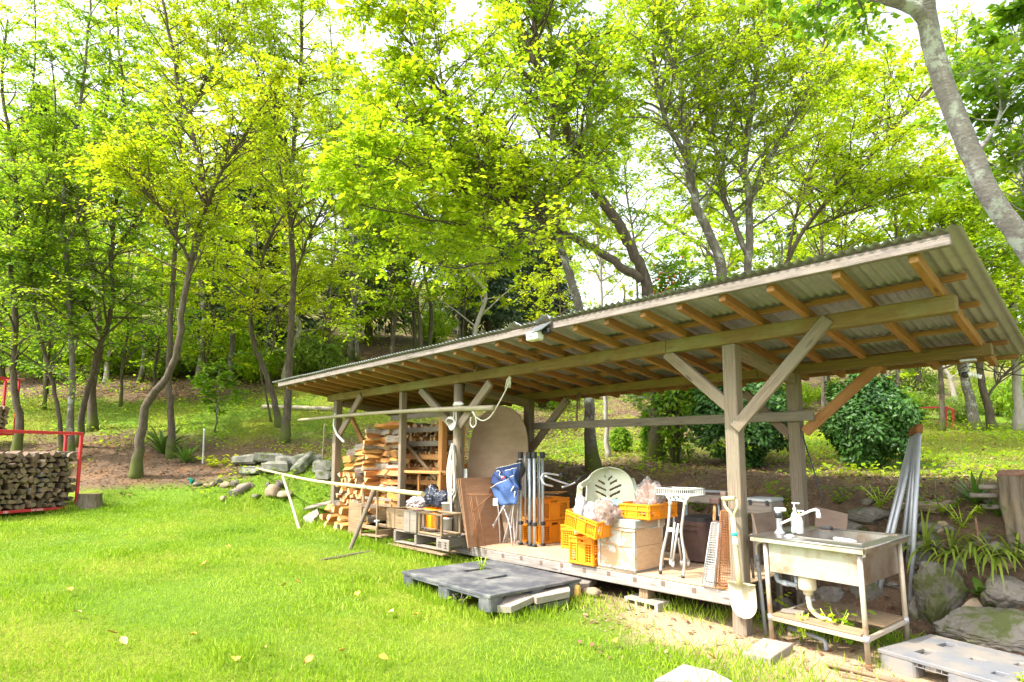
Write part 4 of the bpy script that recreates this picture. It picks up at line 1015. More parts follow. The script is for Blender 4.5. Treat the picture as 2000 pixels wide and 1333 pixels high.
# ------------------------------------------------------------------ bags
def bag(name, label, mat, p, sx, sy, sz, seed, inner=None, neck=True, crease=.3, cat='bag'):
    import bmesh
    t = thing(name, label, cat, p)
    def blob(k, rgh, sub):
        bm = bmesh.new(); bmesh.ops.create_icosphere(bm, subdivisions=sub, radius=1); o = Vector((seed * 2.3, seed, 4.1 * seed))
        for v in bm.verts:
            q = v.co.copy(); n1 = mnoise.noise(q * 1.6 + o); n2 = abs(mnoise.noise(q * 4.5 + o)); n3 = abs(mnoise.noise(Vector((q.x * 9, q.y * 9, q.z * 3)) + o))
            f = 1 + rgh * (n1 * .9 - n2 * .7 - n3 * .35)
            z = q.z * f
            if neck and q.z > .6: w = 1 - (q.z - .6) * 1.5; z += (q.z - .6) * .9
            else: w = 1
            if q.z < -.55: z = -.55 - (q.z + .55) * .1 * -1
            v.co = Vector((q.x * f * w * sx * k, q.y * f * w * sy * k, (z * k + .55) * sz))
        me = bpy.data.meshes.new('b'); bm.to_mesh(me); bm.free(); me.polygons.foreach_set('use_smooth', [True] * len(me.polygons)); return me
    me = blob(1, crease, 5); me.name = 'film'; me.materials.append(MAT[mat]); link('film', me, t)
    if inner:
        me = blob(.86, crease * .8, 4); me.name = 'contents'; me.materials.append(MAT[inner]); link('contents', me, t)
    return t
bag('plastic_bag', 'big clear bag of dry brown leaves in the shallow crate on the hive box', 'clear_film', (shal.location.x + .06, 5.2, HT + .04), .17, .16, .235, 3, 'dried_leaves', False, .34)
bag('plastic_bag', 'clear bag of dry leaves bulging from the tilted yellow crate', 'clear_film', (c.x + .18, c.y + .12, c.z - .02), .165, .15, .17, 5, 'dried_leaves', False, .34)
bag('plastic_bag', 'crumpled white plastic bag at the left end of the tilted crate', 'white_film', (c.x - .13, c.y + .08, c.z + .0), .07, .08, .17, 8, 'cloth_white', False, .5)
bag('plastic_bag', 'folded white plastic bag between the crumpled bag and the leaf bag', 'white_film', (c.x - .02, c.y + .12, c.z + .0), .07, .08, .13, 12, 'cloth_white', False, .5)
g = bag('rubber_glove', 'light blue rubber glove draped on the corner of the shallow crate', 'blue_glove', (ca.x + .03, 4.97, HT + .10), .085, .05, .05, 9, None, False, .5, 'glove')
bag('black_bag', 'black rubbish bag heaped behind the wooden frames by the middle post', 'dark_film', P(848, 984, 5.15), .20, .16, .17, 15, 'black_plastic', False, .36)
bag('black_bag', 'shiny dark bag slumped against the round middle post', 'dark_film', P(866, 990, 5.02), .15, .14, .15, 18, 'black_plastic', False, .36)
bag('plastic_bag', 'clear crumpled bag lying left of the black bags', 'white_film', P(814, 992, 5.0), .20, .13, .10, 21, 'dried_leaves', False, .55)

# ------------------------------------------------------------------ hive box
hx0, hx1, hy0, hy1 = -3.885, -3.425, 4.89, 5.37; hw, hd = hx1 - hx0, hy1 - hy0
t = thing('beehive_box', 'white painted wooden beehive box with flaking lid on the deck', 'beehive', ((hx0 + hx1) / 2, (hy0 + hy1) / 2, PZ), R(-1))
def hbox(nm, z0, z1, inset, mats, seed):
    mb = MB(); w, d = hw - inset, hd - inset; h = z1 - z0; zc = (z0 + z1) / 2; th = .022
    mb.cur = 0; mb.box((0, -d / 2 + th / 2, zc), (w, th, h), None, .003); mb.box((0, d / 2 - th / 2, zc), (w, th, h), None, .003)
    mb.cur = 1; mb.box((-w / 2 + th / 2, 0, zc), (th, d - 2 * th - .001, h), None, .003); mb.box((w / 2 - th / 2, 0, zc), (th, d - 2 * th - .001, h), None, .003)
    return mb.build(nm, mats, t)
hbox('lower_box', .02, .245, 0, ['peeling_paint', 'hive_wood'], 1); hbox('upper_box', .2465, .405, .004, ['peeling_paint', 'hive_wood'], 2)
mb = MB(); mb.box((0, 0, .01), (hw + .01, hd + .01, .02), None, .003); mb.build('floor_board', 'board_grey', t)
mb = MB(); mb.box((0, 0, .412), (hw + .012, hd + .012, .014), None, .003); mb.build('lid_rim', 'peeling_paint', t)
mb = MB(); mb.box((0, 0, .462), (hw + .03, hd + .04, .085), None, .008); mb.build('lid', 'hive_lid', t)
for z in (.25, .40, .03): mb = MB(); mb.box((0, -hd / 2 - .006, z), (hw + .004, .012, .022), None, .003); mb.build('front_batten', 'peeling_paint', t)
for x in (-1, 1): mb = MB(); mb.box((x * (hw / 2 - .014), -hd / 2 - .0075, .21), (.03, .014, .34), None, .003); mb.build('corner_batten', 'peeling_paint', t)
mb = MB(); mb.box((.06, -hd / 2 - .0045, .335), (.02, .009, .12), None, .002); mb.build('middle_batten', 'peeling_paint', t)
mb = MB(); mb.box((hw / 2 + .022, .13, .45), (.012, .03, .08), None, .003); mb.build('clip', 'white_plastic', t)

# ------------------------------------------------------------------ metal stand with wire basket
bx = P(1316, 1000, 5.02); t = thing('basket_stand', 'grey tube stand with a white wire basket on top, beside the hive box', 'stand', (bx.x, 5.02, PZ))
def tl(px, py, y=5.02): return P(px, py, y) - Vector((bx.x, 5.02, PZ))
for pts in ([(1290, 1121), (1293, 1086), (1303, 1040), (1307, 1010), (1309, 978)], [(1334, 1131), (1337, 1090), (1331, 1043), (1334, 1010), (1338, 978)]):
    mb = MB(); L = [tl(*q) for q in pts]; mb.tube([Vector(p) for p in smooth_line([tuple(p) for p in L], 4)], .0135, 10); lg = mb.build('leg', 'pale_tube', t)
    mb = MB(); mb.tube([L[0] + Vector((0, 0, .035)), L[0]], .017, 10); mb.build('rubber_foot', 'black_plastic', lg)
    mb = MB(); mb.tube([L[-1] - Vector((0, 0, .04)), L[-1] + Vector((0, 0, .01))], .019, 10); mb.build('collar', 'white_plastic', lg)
beam('crossbar', tl(1303, 1034), tl(1332, 1038), .012, .04, 'pale_tube', t, ch=.003)
mb = MB(); a, b2, c3, d3 = tl(1299, 968, 5.0), tl(1347, 971, 5.0), tl(1339, 980, 5.0), tl(1306, 978, 5.0)
off = Vector((0, .012, 0)); mb.add([a, b2, c3, d3, a + off, b2 + off, c3 + off, d3 + off], [(0, 1, 2, 3), (7, 6, 5, 4), (0, 4, 5, 1), (1, 5, 6, 2), (2, 6, 7, 3), (3, 7, 4, 0)]); br = mb.build('bracket', 'white_wire', t)
for px, py in ((1309, 973), (1316, 971.5), (1325, 972), (1334, 975), (1319, 976)):
    mb = MB(); mb.lathe([(.009, 0), (.009, .004), (.005, .005)], 10, Matrix.Translation(tl(px, py, 4.998)) @ Matrix.Rotation(R(90), 4, 'X')); mb.build('bolt_head', 'black_plastic', br)
mb = MB(); w0, w1 = tl(1283, 966, 5.0), tl(1349, 969, 5.0); W = w1.x - w0.x; Hh = .06; D = .24; z0 = w0.z
def wire(a, b): mb.tube([Vector(a), Vector(b)], .0028, 4, caps=False, smooth=False)
for z in (z0, z0 + Hh):
    for (a, b) in (((w0.x, -.03, z), (w1.x, -.03, z)), ((w1.x, -.03, z), (w1.x, D, z)), ((w1.x, D, z), (w0.x, D, z)), ((w0.x, D, z), (w0.x, -.03, z))): mb.tube([Vector(a), Vector(b)], .0045, 5)
for i in range(17):
    x = w0.x + W * i / 16; wire((x, -.03, z0), (x, -.03, z0 + Hh)); wire((x, D, z0), (x, D, z0 + Hh)); wire((x, -.03, z0), (x, D, z0))
for i in range(9):
    y = -.03 + (D + .03) * i / 8; wire((w0.x, y, z0), (w0.x, y, z0 + Hh)); wire((w1.x, y, z0), (w1.x, y, z0 + Hh))
mb.build('wire_basket', 'white_wire', t)
for (a, b, y0, y1) in (((1318, 1020), (1310, 1094), 5.0, 4.97), ((1325, 1023), (1314, 1098), 5.0, 4.96), ((1325, 1052), (1331, 1095), 5.1, 5.2), ((1331, 1052), (1344, 1096), 5.1, 5.25)):
    pa, pb = tl(*a, y0), tl(*b, y1); mb = MB(); mb.tube([pa, pb], .010, 8); sl = mb.build('swing_leg', 'pale_tube', t)
    mb = MB(); mb.lathe([(.004, -.006), (.022, -.004), (.022, .004), (.004, .006)], 12, Matrix.Translation(pb + Vector((0, 0, -.015))) @ Matrix.Rotation(R(80), 4, 'X') @ Matrix.Diagonal((.8, 1.6, 1, 1))); mb.build('foot_pad', 'pale_tube', sl)

# ------------------------------------------------------------------ behind: bin, grill table, meshes, tools
a, b2 = P(1333, 1095, 5.9), P(1386, 1095, 5.9); Wd = b2.x - a.x; topz = P(1355, 1010, 5.9).z
t = thing('ash_bin', 'dark rusty metal bin with a lid and front handle at the back of the deck', 'bin', (a.x + Wd / 2, 6.0, PZ + .003))
def rrect(w, d, r0, n=4): return [(sx * (w / 2 - r0) + r0 * math.cos(a), sy * (d / 2 - r0) + r0 * math.sin(a)) for (sx, sy, a0) in ((1, 1, 0), (-1, 1, 90), (-1, -1, 180), (1, -1, 270)) for a in [R(a0 + 90 * k / n) for k in range(n + 1)]]
mb = MB(); mb.prism(rrect(Wd, .42, .07), .02, topz - PZ - .04); mb.build('body', 'dark_rust', t)
mb = MB(); mb.prism(rrect(Wd * 1.04, .44, .07), topz - PZ - .085, topz - PZ - .045); mb.build('rim', 'dark_rust', t)
mb = MB(); mb.prism(rrect(Wd * .98, .40, .07), topz - PZ - .041, topz - PZ); mb.build('lid', 'black_plastic', t)
mb = MB(); zh = P(1355, 1037, 5.8).z - PZ; mb.tube([(-.09, -.205, zh), (-.09, -.23, zh), (.08, -.23, zh), (.08, -.205, zh)], .006, 6); mb.build('handle', 'dark_rust', t)
ta, tb = P(1306, 962, 6.15), P(1412, 968, 6.15); z1 = ta.z
t = thing('grill_table', 'long dark grill tray on thin legs behind the basket stand', 'grill', ((ta.x + tb.x) / 2, 6.3, PZ))
Lw = tb.x - ta.x; mb = MB(); mb.box((0, 0, z1 - PZ - .05), (Lw, .34, .10), None, .01); mb.build('tray', 'board_grey', t)
mb = MB(); mb.box((0, 0, z1 - PZ + .006), (Lw * 1.02, .36, .012), None, .003); mb.build('top_plate', 'dark_rust', t)
mb = MB()
for k in range(11): mb.tube([(-Lw / 2 + .04 + k * Lw / 11, -.16, z1 - PZ + .02), (-Lw / 2 + .02 + k * Lw / 11, .16, z1 - PZ + .024)], .004, 4)
for k in range(4): mb.tube([(-Lw / 2, -.15 + .1 * k, z1 - PZ + .028), (Lw / 2, -.15 + .1 * k, z1 - PZ + .026)], .004, 4)
mb.build('grate', 'wire_grey', t)
for sx in (-1, 1):
    for sy in (-1, 1): mb = MB(); mb.tube([(sx * Lw * .4, sy * .13, z1 - PZ - .1), (sx * Lw * .46, sy * .15, .0)], .012, 8); mb.build('leg', 'tent_tube', t)
def mesh_panel(name, label, c0, c1, c2, c3, nx, nz, mat, frame_mat, thick=.0022):
    """c0..c1 along the bottom, c3..c2 along the top"""
    t = thing(name, label, 'wire mesh', c0)
    q = [c - c0 for c in (c0, c1, c2, c3)]
    for a, b in ((0, 1), (1, 2), (2, 3), (3, 0)): mb = MB(); mb.tube([q[a], q[b]], .006, 5); mb.build('frame_rod', frame_mat, t)
    mb = MB()
    for i in range(1, nx): u = i / nx; mb.tube([q[0].lerp(q[1], u), q[3].lerp(q[2], u)], thick, 4, caps=False, smooth=False)
    for i in range(1, nz): u = i / nz; mb.tube([q[0].lerp(q[3], u), q[1].lerp(q[2], u)], thick, 4, caps=False, smooth=False)
    o = mb.build('wire_grid', mat, t); o['kind'] = 'stuff'; return t
mesh_panel('mesh_panel', 'grey wire mesh grill panel leaning by the front post', atz(1371, 1142, PZ + .01), atz(1394, 1146, PZ + .01), P(1404, 1022, 5.02), P(1390, 1021, 5.0), 7, 26, 'wire_grey', 'galvanised')
mesh_panel('mesh_panel', 'second grey mesh panel leaning behind the first', atz(1378, 1136, PZ + .01), atz(1404, 1140, PZ + .01), P(1411, 1020, 5.1), P(1394, 1018, 5.1), 7, 24, 'wire_grey', 'dark_rust')
mesh_panel('mesh_panel', 'rust brown wire mesh panel between the grey mesh and the front post', atz(1398, 1148, PZ + .005), atz(1432, 1151, PZ + .005), P(1432, 1000, 4.99), P(1408, 998, 4.97), 8, 30, 'rust', 'rust', .003)
mesh_panel('mesh_panel', 'second rust brown mesh panel just behind the first rusty one', atz(1403, 1144, PZ + .005), atz(1436, 1147, PZ + .005), P(1436, 1000, 5.05), P(1412, 997, 5.03), 8, 28, 'rust', 'dark_rust', .003)
t = thing('mallet', 'wooden handled mallet standing head up behind the mesh panels', 'mallet', P(1395, 1040, 5.35))
q = P(1395, 1040, 5.35); mb = MB(); mb.tube([P(1393, 1090, 5.35) - q, P(1396, 985, 5.35) - q], .015, 8); mb.build('handle', 'orange_wood', t)
mb = MB(); mb.box(P(1398, 979, 5.35) - q, (.10, .07, .06), None, .008); mb.build('head', 'dark_rust', t)
mb = MB(); mb.sheet(lambda u, v: P(1406 + 12 * u + 4 * math.sin(v * 3), 960 + 70 * v, 5.25) - P(1406, 960, 5.25) + Vector((0, .02 * math.sin(6 * u), 0)), 5, 8)
o = mb.build('leather_flap', 'dark_board', None, P(1406, 960, 5.25)); tag(o, 'dark curled leather strip hanging left of the shovel grip', 'strap')
o.modifiers.new('solid', 'SOLIDIFY').thickness = .006
q = P(1490, 1000, 6.0); wq = P(1513, 1000, 6.0).x - P(1463, 1000, 6.0).x; hq = P(1490, 970, 6.0).z - q.z
t = thing('tool_case', 'grey metal case with latches on the rear rail behind the front post', 'case', (q.x, 6.05, q.z - .02))
mb = MB(); mb.box((0, 0, hq * .4), (wq, .3, hq * .78), None, .012); mb.build('body', 'board_grey', t)
mb = MB(); mb.box((0, 0, hq * .92), (wq * 1.01, .31, hq * .24), None, .012); mb.build('lid', 'galvanised', t)
for x in (-.3, .35): mb = MB(); mb.box((wq * x, -.158, hq * .75), (.03, .012, .05), None, .003); mb.build('latch', 'black_plastic', t)
for sx in (-1, 1): beam('leg', (sx * wq * .4, 0, 0), (sx * wq * .4, 0, gz(q.x, 6.05) - q.z), .05, .05, 'board_grey', t)

# ------------------------------------------------------------------ shovel
g0, g1 = P(1412, 974, 4.80), P(1447, 972, 4.80); o0 = P(1452, 1208, 4.80)
t = thing('shovel', 'cream painted round point shovel with a D grip leaning against the front post', 'shovel', o0)
def sl_(px, py, y=4.80): return P(px, py, y) - o0
mb = MB(); mb.tube([sl_(1411, 974.5), sl_(1436, 974)], .020, 12); mb.build('grip', 'shovel_paint', t)
for pts in ([(1414, 977), (1417, 990), (1428, 1004), (1431, 1016)], [(1439, 976), (1440, 990), (1434, 1004), (1432, 1016)]):
    mb = MB(); mb.tube([Vector(p) for p in smooth_line([tuple(sl_(*q)) for q in pts], 4)], .012, 8); mb.build('yoke', 'shovel_paint', t)
mb = MB(); mb.tube([sl_(1431, 1010), sl_(1436, 1060), sl_(1441, 1110), sl_(1445, 1146, 4.785)], [.021, .020, .021, .026], 12); sh = mb.build('shaft', 'shovel_paint', t)
for (a, b, m_) in (((1434, 1040), (1435, 1047), 'teal_tape'), ((1435.5, 1052), (1437, 1066), 'white_print')):
    mb = MB(); mb.tube([sl_(*a), sl_(*b)], .0222, 12); mb.build('sticker', m_, sh)
bw = (P(1474, 1142, 4.8) - P(1420, 1142, 4.8)).x / 2; top = sl_(1446, 1140); bot = sl_(1453, 1210); ax = (bot - top)
def blade(u, v):
    s = u * 2 - 1; prof = 1 if v < .55 else math.sqrt(max(0, 1 - ((v - .55) / .45) ** 2))
    x = s * bw * (1.0 - .05 * v) * max(prof, .02)
    y = -.045 * (1 - s * s) * (1 - .4 * v) * -1 + .02 - .05 * (v - .4) ** 2 - (.045 * math.exp(-(s / .22) ** 2) * max(0, 1 - v * 1.7))
    return top + ax * v + Vector((x, y, 0))
mb = MB(); mb.sheet(blade, 18, 18); bl = mb.build('blade', 'shovel_blade', t); bl.modifiers.new('solid', 'SOLIDIFY').thickness = .004
for s in (-1, 1): mb = MB(); mb.bar(top + Vector((s * .02, .012, .004)), top + Vector((s * bw, .012, .0)), .03, .005); mb.build('step', 'shovel_paint', t)

# ------------------------------------------------------------------ boards, arched plywood, wire frame
def thick_poly(name, label, cat, pts, nrm, th, mat, parent=None):
    c = sum(pts, Vector()) / len(pts); n = Vector(nrm).normalized() * th; m = len(pts)
    mb = MB(); mb.add([p - c for p in pts] + [p - c + n for p in pts], [tuple(range(m)), tuple(range(m, 2 * m))[::-1]] + [(i, m + i, m + (i + 1) % m, (i + 1) % m) for i in range(m)])
    return tag(mb.build(name, mat, parent, c), label, cat)
ya = 5.75; pl = P(906, 1075, ya); pr = P(1022, 1075, ya); pt = P(965, 792, ya)
xc = (pl.x + pr.x) / 2 + .02; hw2 = (pr.x - pl.x) / 2
pts = [Vector((xc - hw2, ya - .05, PZ)), Vector((xc + hw2, ya - .05, PZ))]
zb = P(965, 880, ya).z
for k in range(15):
    a = R(180 * k / 14); z = zb + (pt.z - zb) * math.sin(a) ** .9; pts.append(Vector((xc + hw2 * math.cos(a), ya + .06 * (z - PZ), z)))
thick_poly('arched_board', 'large brown plywood sheet with a rounded top leaning behind the middle post', 'plywood', pts, (0, 1, 0), .014, 'plywood_arch')
for i, (dx, lab) in enumerate(((0, 'foremost reddish brown plywood panel leaning right of the middle post'), (-4, 'thin brown panel just behind the foremost leaning panel'), (-8, 'rearmost pale edged panel of the three leaning panels'))):
    b0 = atz(914 + dx, 1071, PZ + .002); b0.y += .03 * i; b1 = atz(977, 1061, PZ + .002); b1.y += .05 * i
    y_top = .09
    q3 = aty(898 + dx, 935, b0.y + y_top); q2 = aty(966, 932, b1.y + y_top); q2.z = q3.z
    thick_poly('leaning_panel', lab, 'panel', [b0, b1, q2, q3], (b1 - b0).cross(q3 - b0) * (1 if (b1 - b0).cross(q3 - b0).y > 0 else -1), .008, 'plywood_brown' if i < 2 else 'pale_wood')
t = thing('wire_frame', 'thin rusty wire frame resting against the brown panel', 'wire frame', P(930, 1000, 4.80))
q = P(930, 1000, 4.80)
for (a, b) in (((898, 966), (962, 966)), ((917, 968), (933, 1070)), ((920, 968), (936, 1070)), ((930, 970), (948, 1067)), ((922, 1000), (958, 968))):
    mb = MB(); mb.tube([P(*a, 4.82 + .0008 * (1000 - a[1])) - q, P(*b, 4.80) - q], .005, 5); mb.build('rod', 'rust', t)
tag(thick_poly('paper_note', 'small pale card wedged above the leaning panels by the post', 'card', [P(896, 936, 5.0), P(912, 936, 5.0), P(912, 916, 5.02), P(895, 915, 5.02)], (0, 1, 0), .004, 'white_plastic'), None, None)

# ------------------------------------------------------------------ folded canopy tent and folded camp chair
t0 = atz(1036, 1066, PZ); t = thing('folded_tent', 'folded canopy tent frame of grey tubes standing upright with black caps', 'folded tent', t0)
zt = P(1036, 884, t0.y).z - PZ
k = 0
for i in range(4):
    for j in range(3):
        x = -.125 + i * .083 + .018 * (j % 2); y = -.05 + j * .075; big = (i in (0, 2, 3) and j == 0) or (j == 2 and i in (0, 3))
        rr = .019 if big else .0095; z0 = 0 if big else .25 + .02 * k % .05
        mb = MB(); mb.tube([(x, y, z0), (x, y, zt - (.0 if big else .04))], rr, 8); lg = mb.build('leg_tube' if big else 'strut_tube', 'tent_tube', t); k += 1
        if big:
            for za, zb2, r2 in ((0, .03, .026), (.255, .30, .027), (zt - .075, zt + .005, .027)):
                mb = MB(); mb.box((x, y, (za + zb2) / 2), (r2 * 2, r2 * 2, zb2 - za), None, .005); mb.build('cap', 'black_plastic', lg)
c0 = atz(978, 1062, PZ); t = thing('folded_camp_chair', 'folded blue camp chair with pale tube legs leaning by the tent frame', 'camp chair', c0)
def cc(px, py, dy=0): return P(px, py, c0.y + dy) - c0
for (pts, dy) in (([(957, 1050), (966, 1026), (985, 985), (1004, 950)], -.06), ([(964, 1026), (985, 988)], -.09), ([(977, 1064), (974, 1000), (972, 985)], 0), ([(981, 1066), (996, 1010), (1003, 960)], .02), ([(984, 992), (996, 1028), (1000, 1066)], -.05), ([(998, 1030), (1003, 990), (1006, 960)], -.04),
                  ([(1006, 1066), (1002, 1010), (1000, 985)], .06), ([(988, 1058), (996, 1000)], .1), ([(1008, 1060), (1012, 985)], .08), ([(1019, 1058), (1010, 995)], .12)):
    mb = MB(); mb.tube([Vector(p) for p in smooth_line([tuple(cc(*q, dy)) for q in pts], 3)], .0095, 8); lg = mb.build('leg', 'pale_tube', t)
    mb = MB(); p0 = cc(*pts[0], dy); mb.lathe([(.008, -.012), (.014, -.01), (.014, .01), (.008, .012)], 8, Matrix.Translation(p0)); mb.build('foot_cap', 'pale_tube', lg)
def cloth(name, outline, dys, mat, seed, trim=None, n=10):
    """a hanging fold of cloth: quad patch with creases"""
    A, B, C_, D_ = [cc(*q, d) for q, d in zip(outline, dys)]
    def fn(u, v):
        p = A.lerp(B, u).lerp(D_.lerp(C_, u), v); s = seed
        return p + Vector((.012 * math.sin(5 * v + s), .035 * math.sin(u * 7 + s) * math.sin(math.pi * v) + .02 * math.sin(11 * u - 6 * v + s), .014 * math.sin(4 * u + s) * math.sin(math.pi * v)))
    mb = MB(); mb.sheet(fn, n, n); o = mb.build(name, mat, t); o.modifiers.new('solid', 'SOLIDIFY').thickness = .005
    if trim:
        mb = MB(); mb.tube([fn(u / 10, 0) + Vector((0, -.004, 0)) for u in range(11)], .005, 5); mb.build('piping', 'cloth_trim', o)
    return o
cloth('seat_cloth', [(956, 953), (1006, 928), (1010, 985), (974, 989)], (-.10, -.08, -.05, -.08), 'blue_cloth', 1.0, True)
cloth('back_cloth', [(966, 916), (1016, 904), (1016, 958), (957, 946)], (0, .03, .02, -.02), 'blue_cloth_dark', 2.2, True)
cloth('arm_cloth', [(987, 920), (1008, 914), (1012, 958), (994, 935)], (-.09, -.09, -.06, -.08), 'blue_cloth', 3.1, True)
lg_ = cloth('logo_flap', [(969, 922), (990, 916), (994, 940), (978, 945)], (-.05, -.05, -.05, -.05), 'blue_cloth_dark', 5.0)
mb = MB(); mb.tube([Vector(p) for p in smooth_line([tuple(cc(*q, -.085)) for q in ((970, 921), (973, 919.5), (977, 923), (975, 926), (977, 931))], 4)], .004, 5); mb.build('white_lettering', 'white_print', lg_)
cu = bpy.data.curves.new('l', 'FONT'); cu.body = 'ol'; cu.size = .055; cu.extrude = .001; cu.materials.append(MAT['white_print'])
link('white_lettering', text_mesh(cu), lg_, None, Matrix.Translation(cc(978, 932.5, -.09)) @ Matrix.Rotation(R(25), 4, 'Y') @ Matrix.Rotation(R(90), 4, 'X'))
mb = MB(); mb.bar(cc(979, 935.5, -.09), cc(987, 931.5, -.09), .003, .016); mb.build('red_stripe', 'red_paint', lg_)
cloth('bag_strap', [(1010, 900), (1022, 898), (1020, 940), (1012, 950)], (.05, .07, .05, .05), 'black_plastic', 6.0)
tag(thick_poly('white_tag', 'white tag hanging at the left of the blue chair', 'tag', [P(963, 988, 4.95), P(971, 988, 4.95), P(971, 973, 4.95), P(963, 974, 4.95)], (0, 1, 0), .003, 'white_plastic', None), None, None)

# ------------------------------------------------------------------ moulded garden chair
k0 = atd(1182, 985, 6.55); t = thing('garden_chair', 'greenish white moulded plastic garden chair with a fan slotted back', 'chair', (k0.x, k0.y, PZ))
def kc(px, py, d): return atd(px, py, d) - Vector((k0.x, k0.y, PZ))
AX = (atd(1232, 950, 6.6) - atd(1140, 950, 6.6)).normalized(); BH = kc(1186, 914, 6.75).z; BW = (atd(1232, 950, 6.7) - atd(1142, 950, 6.7)).length / 2
cen = kc(1189, 956, 6.65); yv = Vector((FWD[0], FWD[1], 0)).normalized()
N_ = 56
slots = []
for sgn in (-1, 1):
    for (s0, t0_, s1, t1_) in ((.05, .72, .24, .80) if sgn > 0 else (.05, .76, .14, .83), (.10, .62, .42, .71), (.08, .48, .56, .60), (.08, .34, .52, .46), (.08, .19, .36, .28)): slots.append((sgn * s0 - .04, t0_, sgn * s1 - .04, t1_))
def in_slot(s, tt):
    for (a, b, c_, d) in slots:
        if min(a, c_) <= s <= max(a, c_):
            f = (s - a) / (c_ - a) if c_ != a else 0
            if abs(tt - (b + (d - b) * f)) < .024: return True
    return False
def cpos(s, tt):
    wd = (1 - max(0, (tt - .5) / .5) ** 2.4) ** .5 if tt > .5 else 1 + .10 * (.5 - tt) * 2
    x = s * BW * max(wd, .05); z = cen.z - .24 + tt * (BH - cen.z + .24)
    return Vector((cen.x, cen.y, 0)) + AX * x + yv * (.14 * (tt - .5) - .11 * s * s) + Vector((0, 0, z))
mb = MB(); mb.smooth = True; vs = [cpos(i / N_ * 2 - 1, j / N_) for i in range(N_ + 1) for j in range(N_ + 1)]
fs = [(i * (N_ + 1) + j, (i + 1) * (N_ + 1) + j, (i + 1) * (N_ + 1) + j + 1, i * (N_ + 1) + j + 1) for i in range(N_) for j in range(N_) if not in_slot((i + .5) / N_ * 2 - 1, (j + .5) / N_)]
mb.add(vs, fs); o = mb.build('backrest', 'chair_plastic', t); o.modifiers.new('solid', 'SOLIDIFY').thickness = .012
seat_z = .40
def seat(u, v): return Vector((cen.x, cen.y, 0)) + AX * ((u * 2 - 1) * BW * .85) + yv * (-.46 * v - .02) + Vector((0, 0, seat_z - .03 * math.sin(math.pi * v) + .02 * (2 * u - 1) ** 2))
mb = MB(); mb.sheet(seat, 10, 8); o = mb.build('seat', 'chair_plastic', t); o.modifiers.new('solid', 'SOLIDIFY').thickness = .015
for pts in ([(1160, 928, 6.72), (1149, 940, 6.6), (1134, 950, 6.42), (1132, 954, 6.38)], [(1133, 953, 6.4), (1130, 985, 6.4), (1127, 1040, 6.4)]):
    L = [kc(*q) for q in pts]; mb = MB()
    for a, b in zip(L, L[1:]): mb.bar(a, b + (b - a) * .04, .06, .03, .006, up=tuple(yv))
    mb.build('armrest', 'chair_plastic', t)
for s in (1,):
    b0 = Vector((cen.x, cen.y, 0)) + AX * (s * BW * 1.0)
    arm = [b0 + yv * .0 + Vector((0, 0, BH - .12)), b0 + AX * (s * .02) - yv * .12 + Vector((0, 0, BH - .24)), b0 + AX * (s * .04) - yv * .26 + Vector((0, 0, BH - .31)), b0 + AX * (s * .04) - yv * .44 + Vector((0, 0, BH - .33))]
    mb = MB(); L = [Vector(p) for p in smooth_line([tuple(p) for p in arm], 4)]
    for a, b in zip(L, L[1:]): mb.bar(a, b + (b - a) * .08, .055, .022, .004)
    mb.build('armrest', 'chair_plastic', t)
    for (bk, z1_) in ((-.42, BH - .34), (.02, BH - .3)): beam('leg', b0 + AX * (s * .03) + yv * bk + Vector((0, 0, z1_)), b0 + AX * (s * .05) + yv * (bk * 1.08) + Vector((0, 0, .01)), .055, .035, 'chair_plastic', t)

# ------------------------------------------------------------------ sink
SA = R(-8); sO = atz(1508, 1252, 0.0)
tilt = Matrix.Rotation(R(2.6), 4, 'X')
MS = Matrix.Translation(sO) @ Matrix.Rotation(SA, 4, 'Z') @ tilt
t = thing('outdoor_sink', 'stained stainless steel utility sink on tube legs beside the front post', 'sink', M=MS)
SW, SD, ST = .735, .68, .845; x0, x1, y0, y1 = -.11, .79, -.045, SD + .03
for (x, y) in ((0.0, 0.0), (SW, 0.0), (0.0, SD - .02), (SW, SD - .02)):
    mb = MB(); mb.tube([(x, y, -.02 if y < .1 else -.06), (x, y, ST - .04)], .0185, 14); lg = mb.build('leg', 'rusty_steel_leg', t)
    mb = MB(); mb.tube([(x, y, .165), (x, y, .215)], .0225, 14); mb.build('clamp', 'galvanised', lg)
    mb = MB(); mb.tube([(x, y, -.02), (x, y, .02)], .022, 12); mb.build('foot', 'rust', lg)
# tank skirt: four thin sheets, butted
zt0, zt1 = .555, ST - .045; th = .004
def sheet_box(nm, c, s, mat, parent=t, ch=.0015): mb = MB(); mb.box(c, s, None, ch); return mb.build(nm, mat, parent)
sheet_box('front_panel', (SW / 2, .012, (zt0 + zt1) / 2), (SW - .040, th, zt1 - zt0), 'stained_steel')
sheet_box('back_panel', (SW / 2, SD - .035, (zt0 + zt1) / 2), (SW - .040, th, zt1 - zt0), 'stained_steel')
sheet_box('side_panel', (SW - .010, (SD - .02) / 2, (zt0 + zt1) / 2), (th, SD - .062, zt1 - zt0), 'steel'); sheet_box('side_panel', (.010, (SD - .02) / 2, (zt0 + zt1) / 2), (th, SD - .062, zt1 - zt0), 'steel')
sheet_box('tank_floor', (SW / 2, SD / 2 - .01, zt0 + .006), (SW - .05, SD - .06, .005), 'stained_steel')
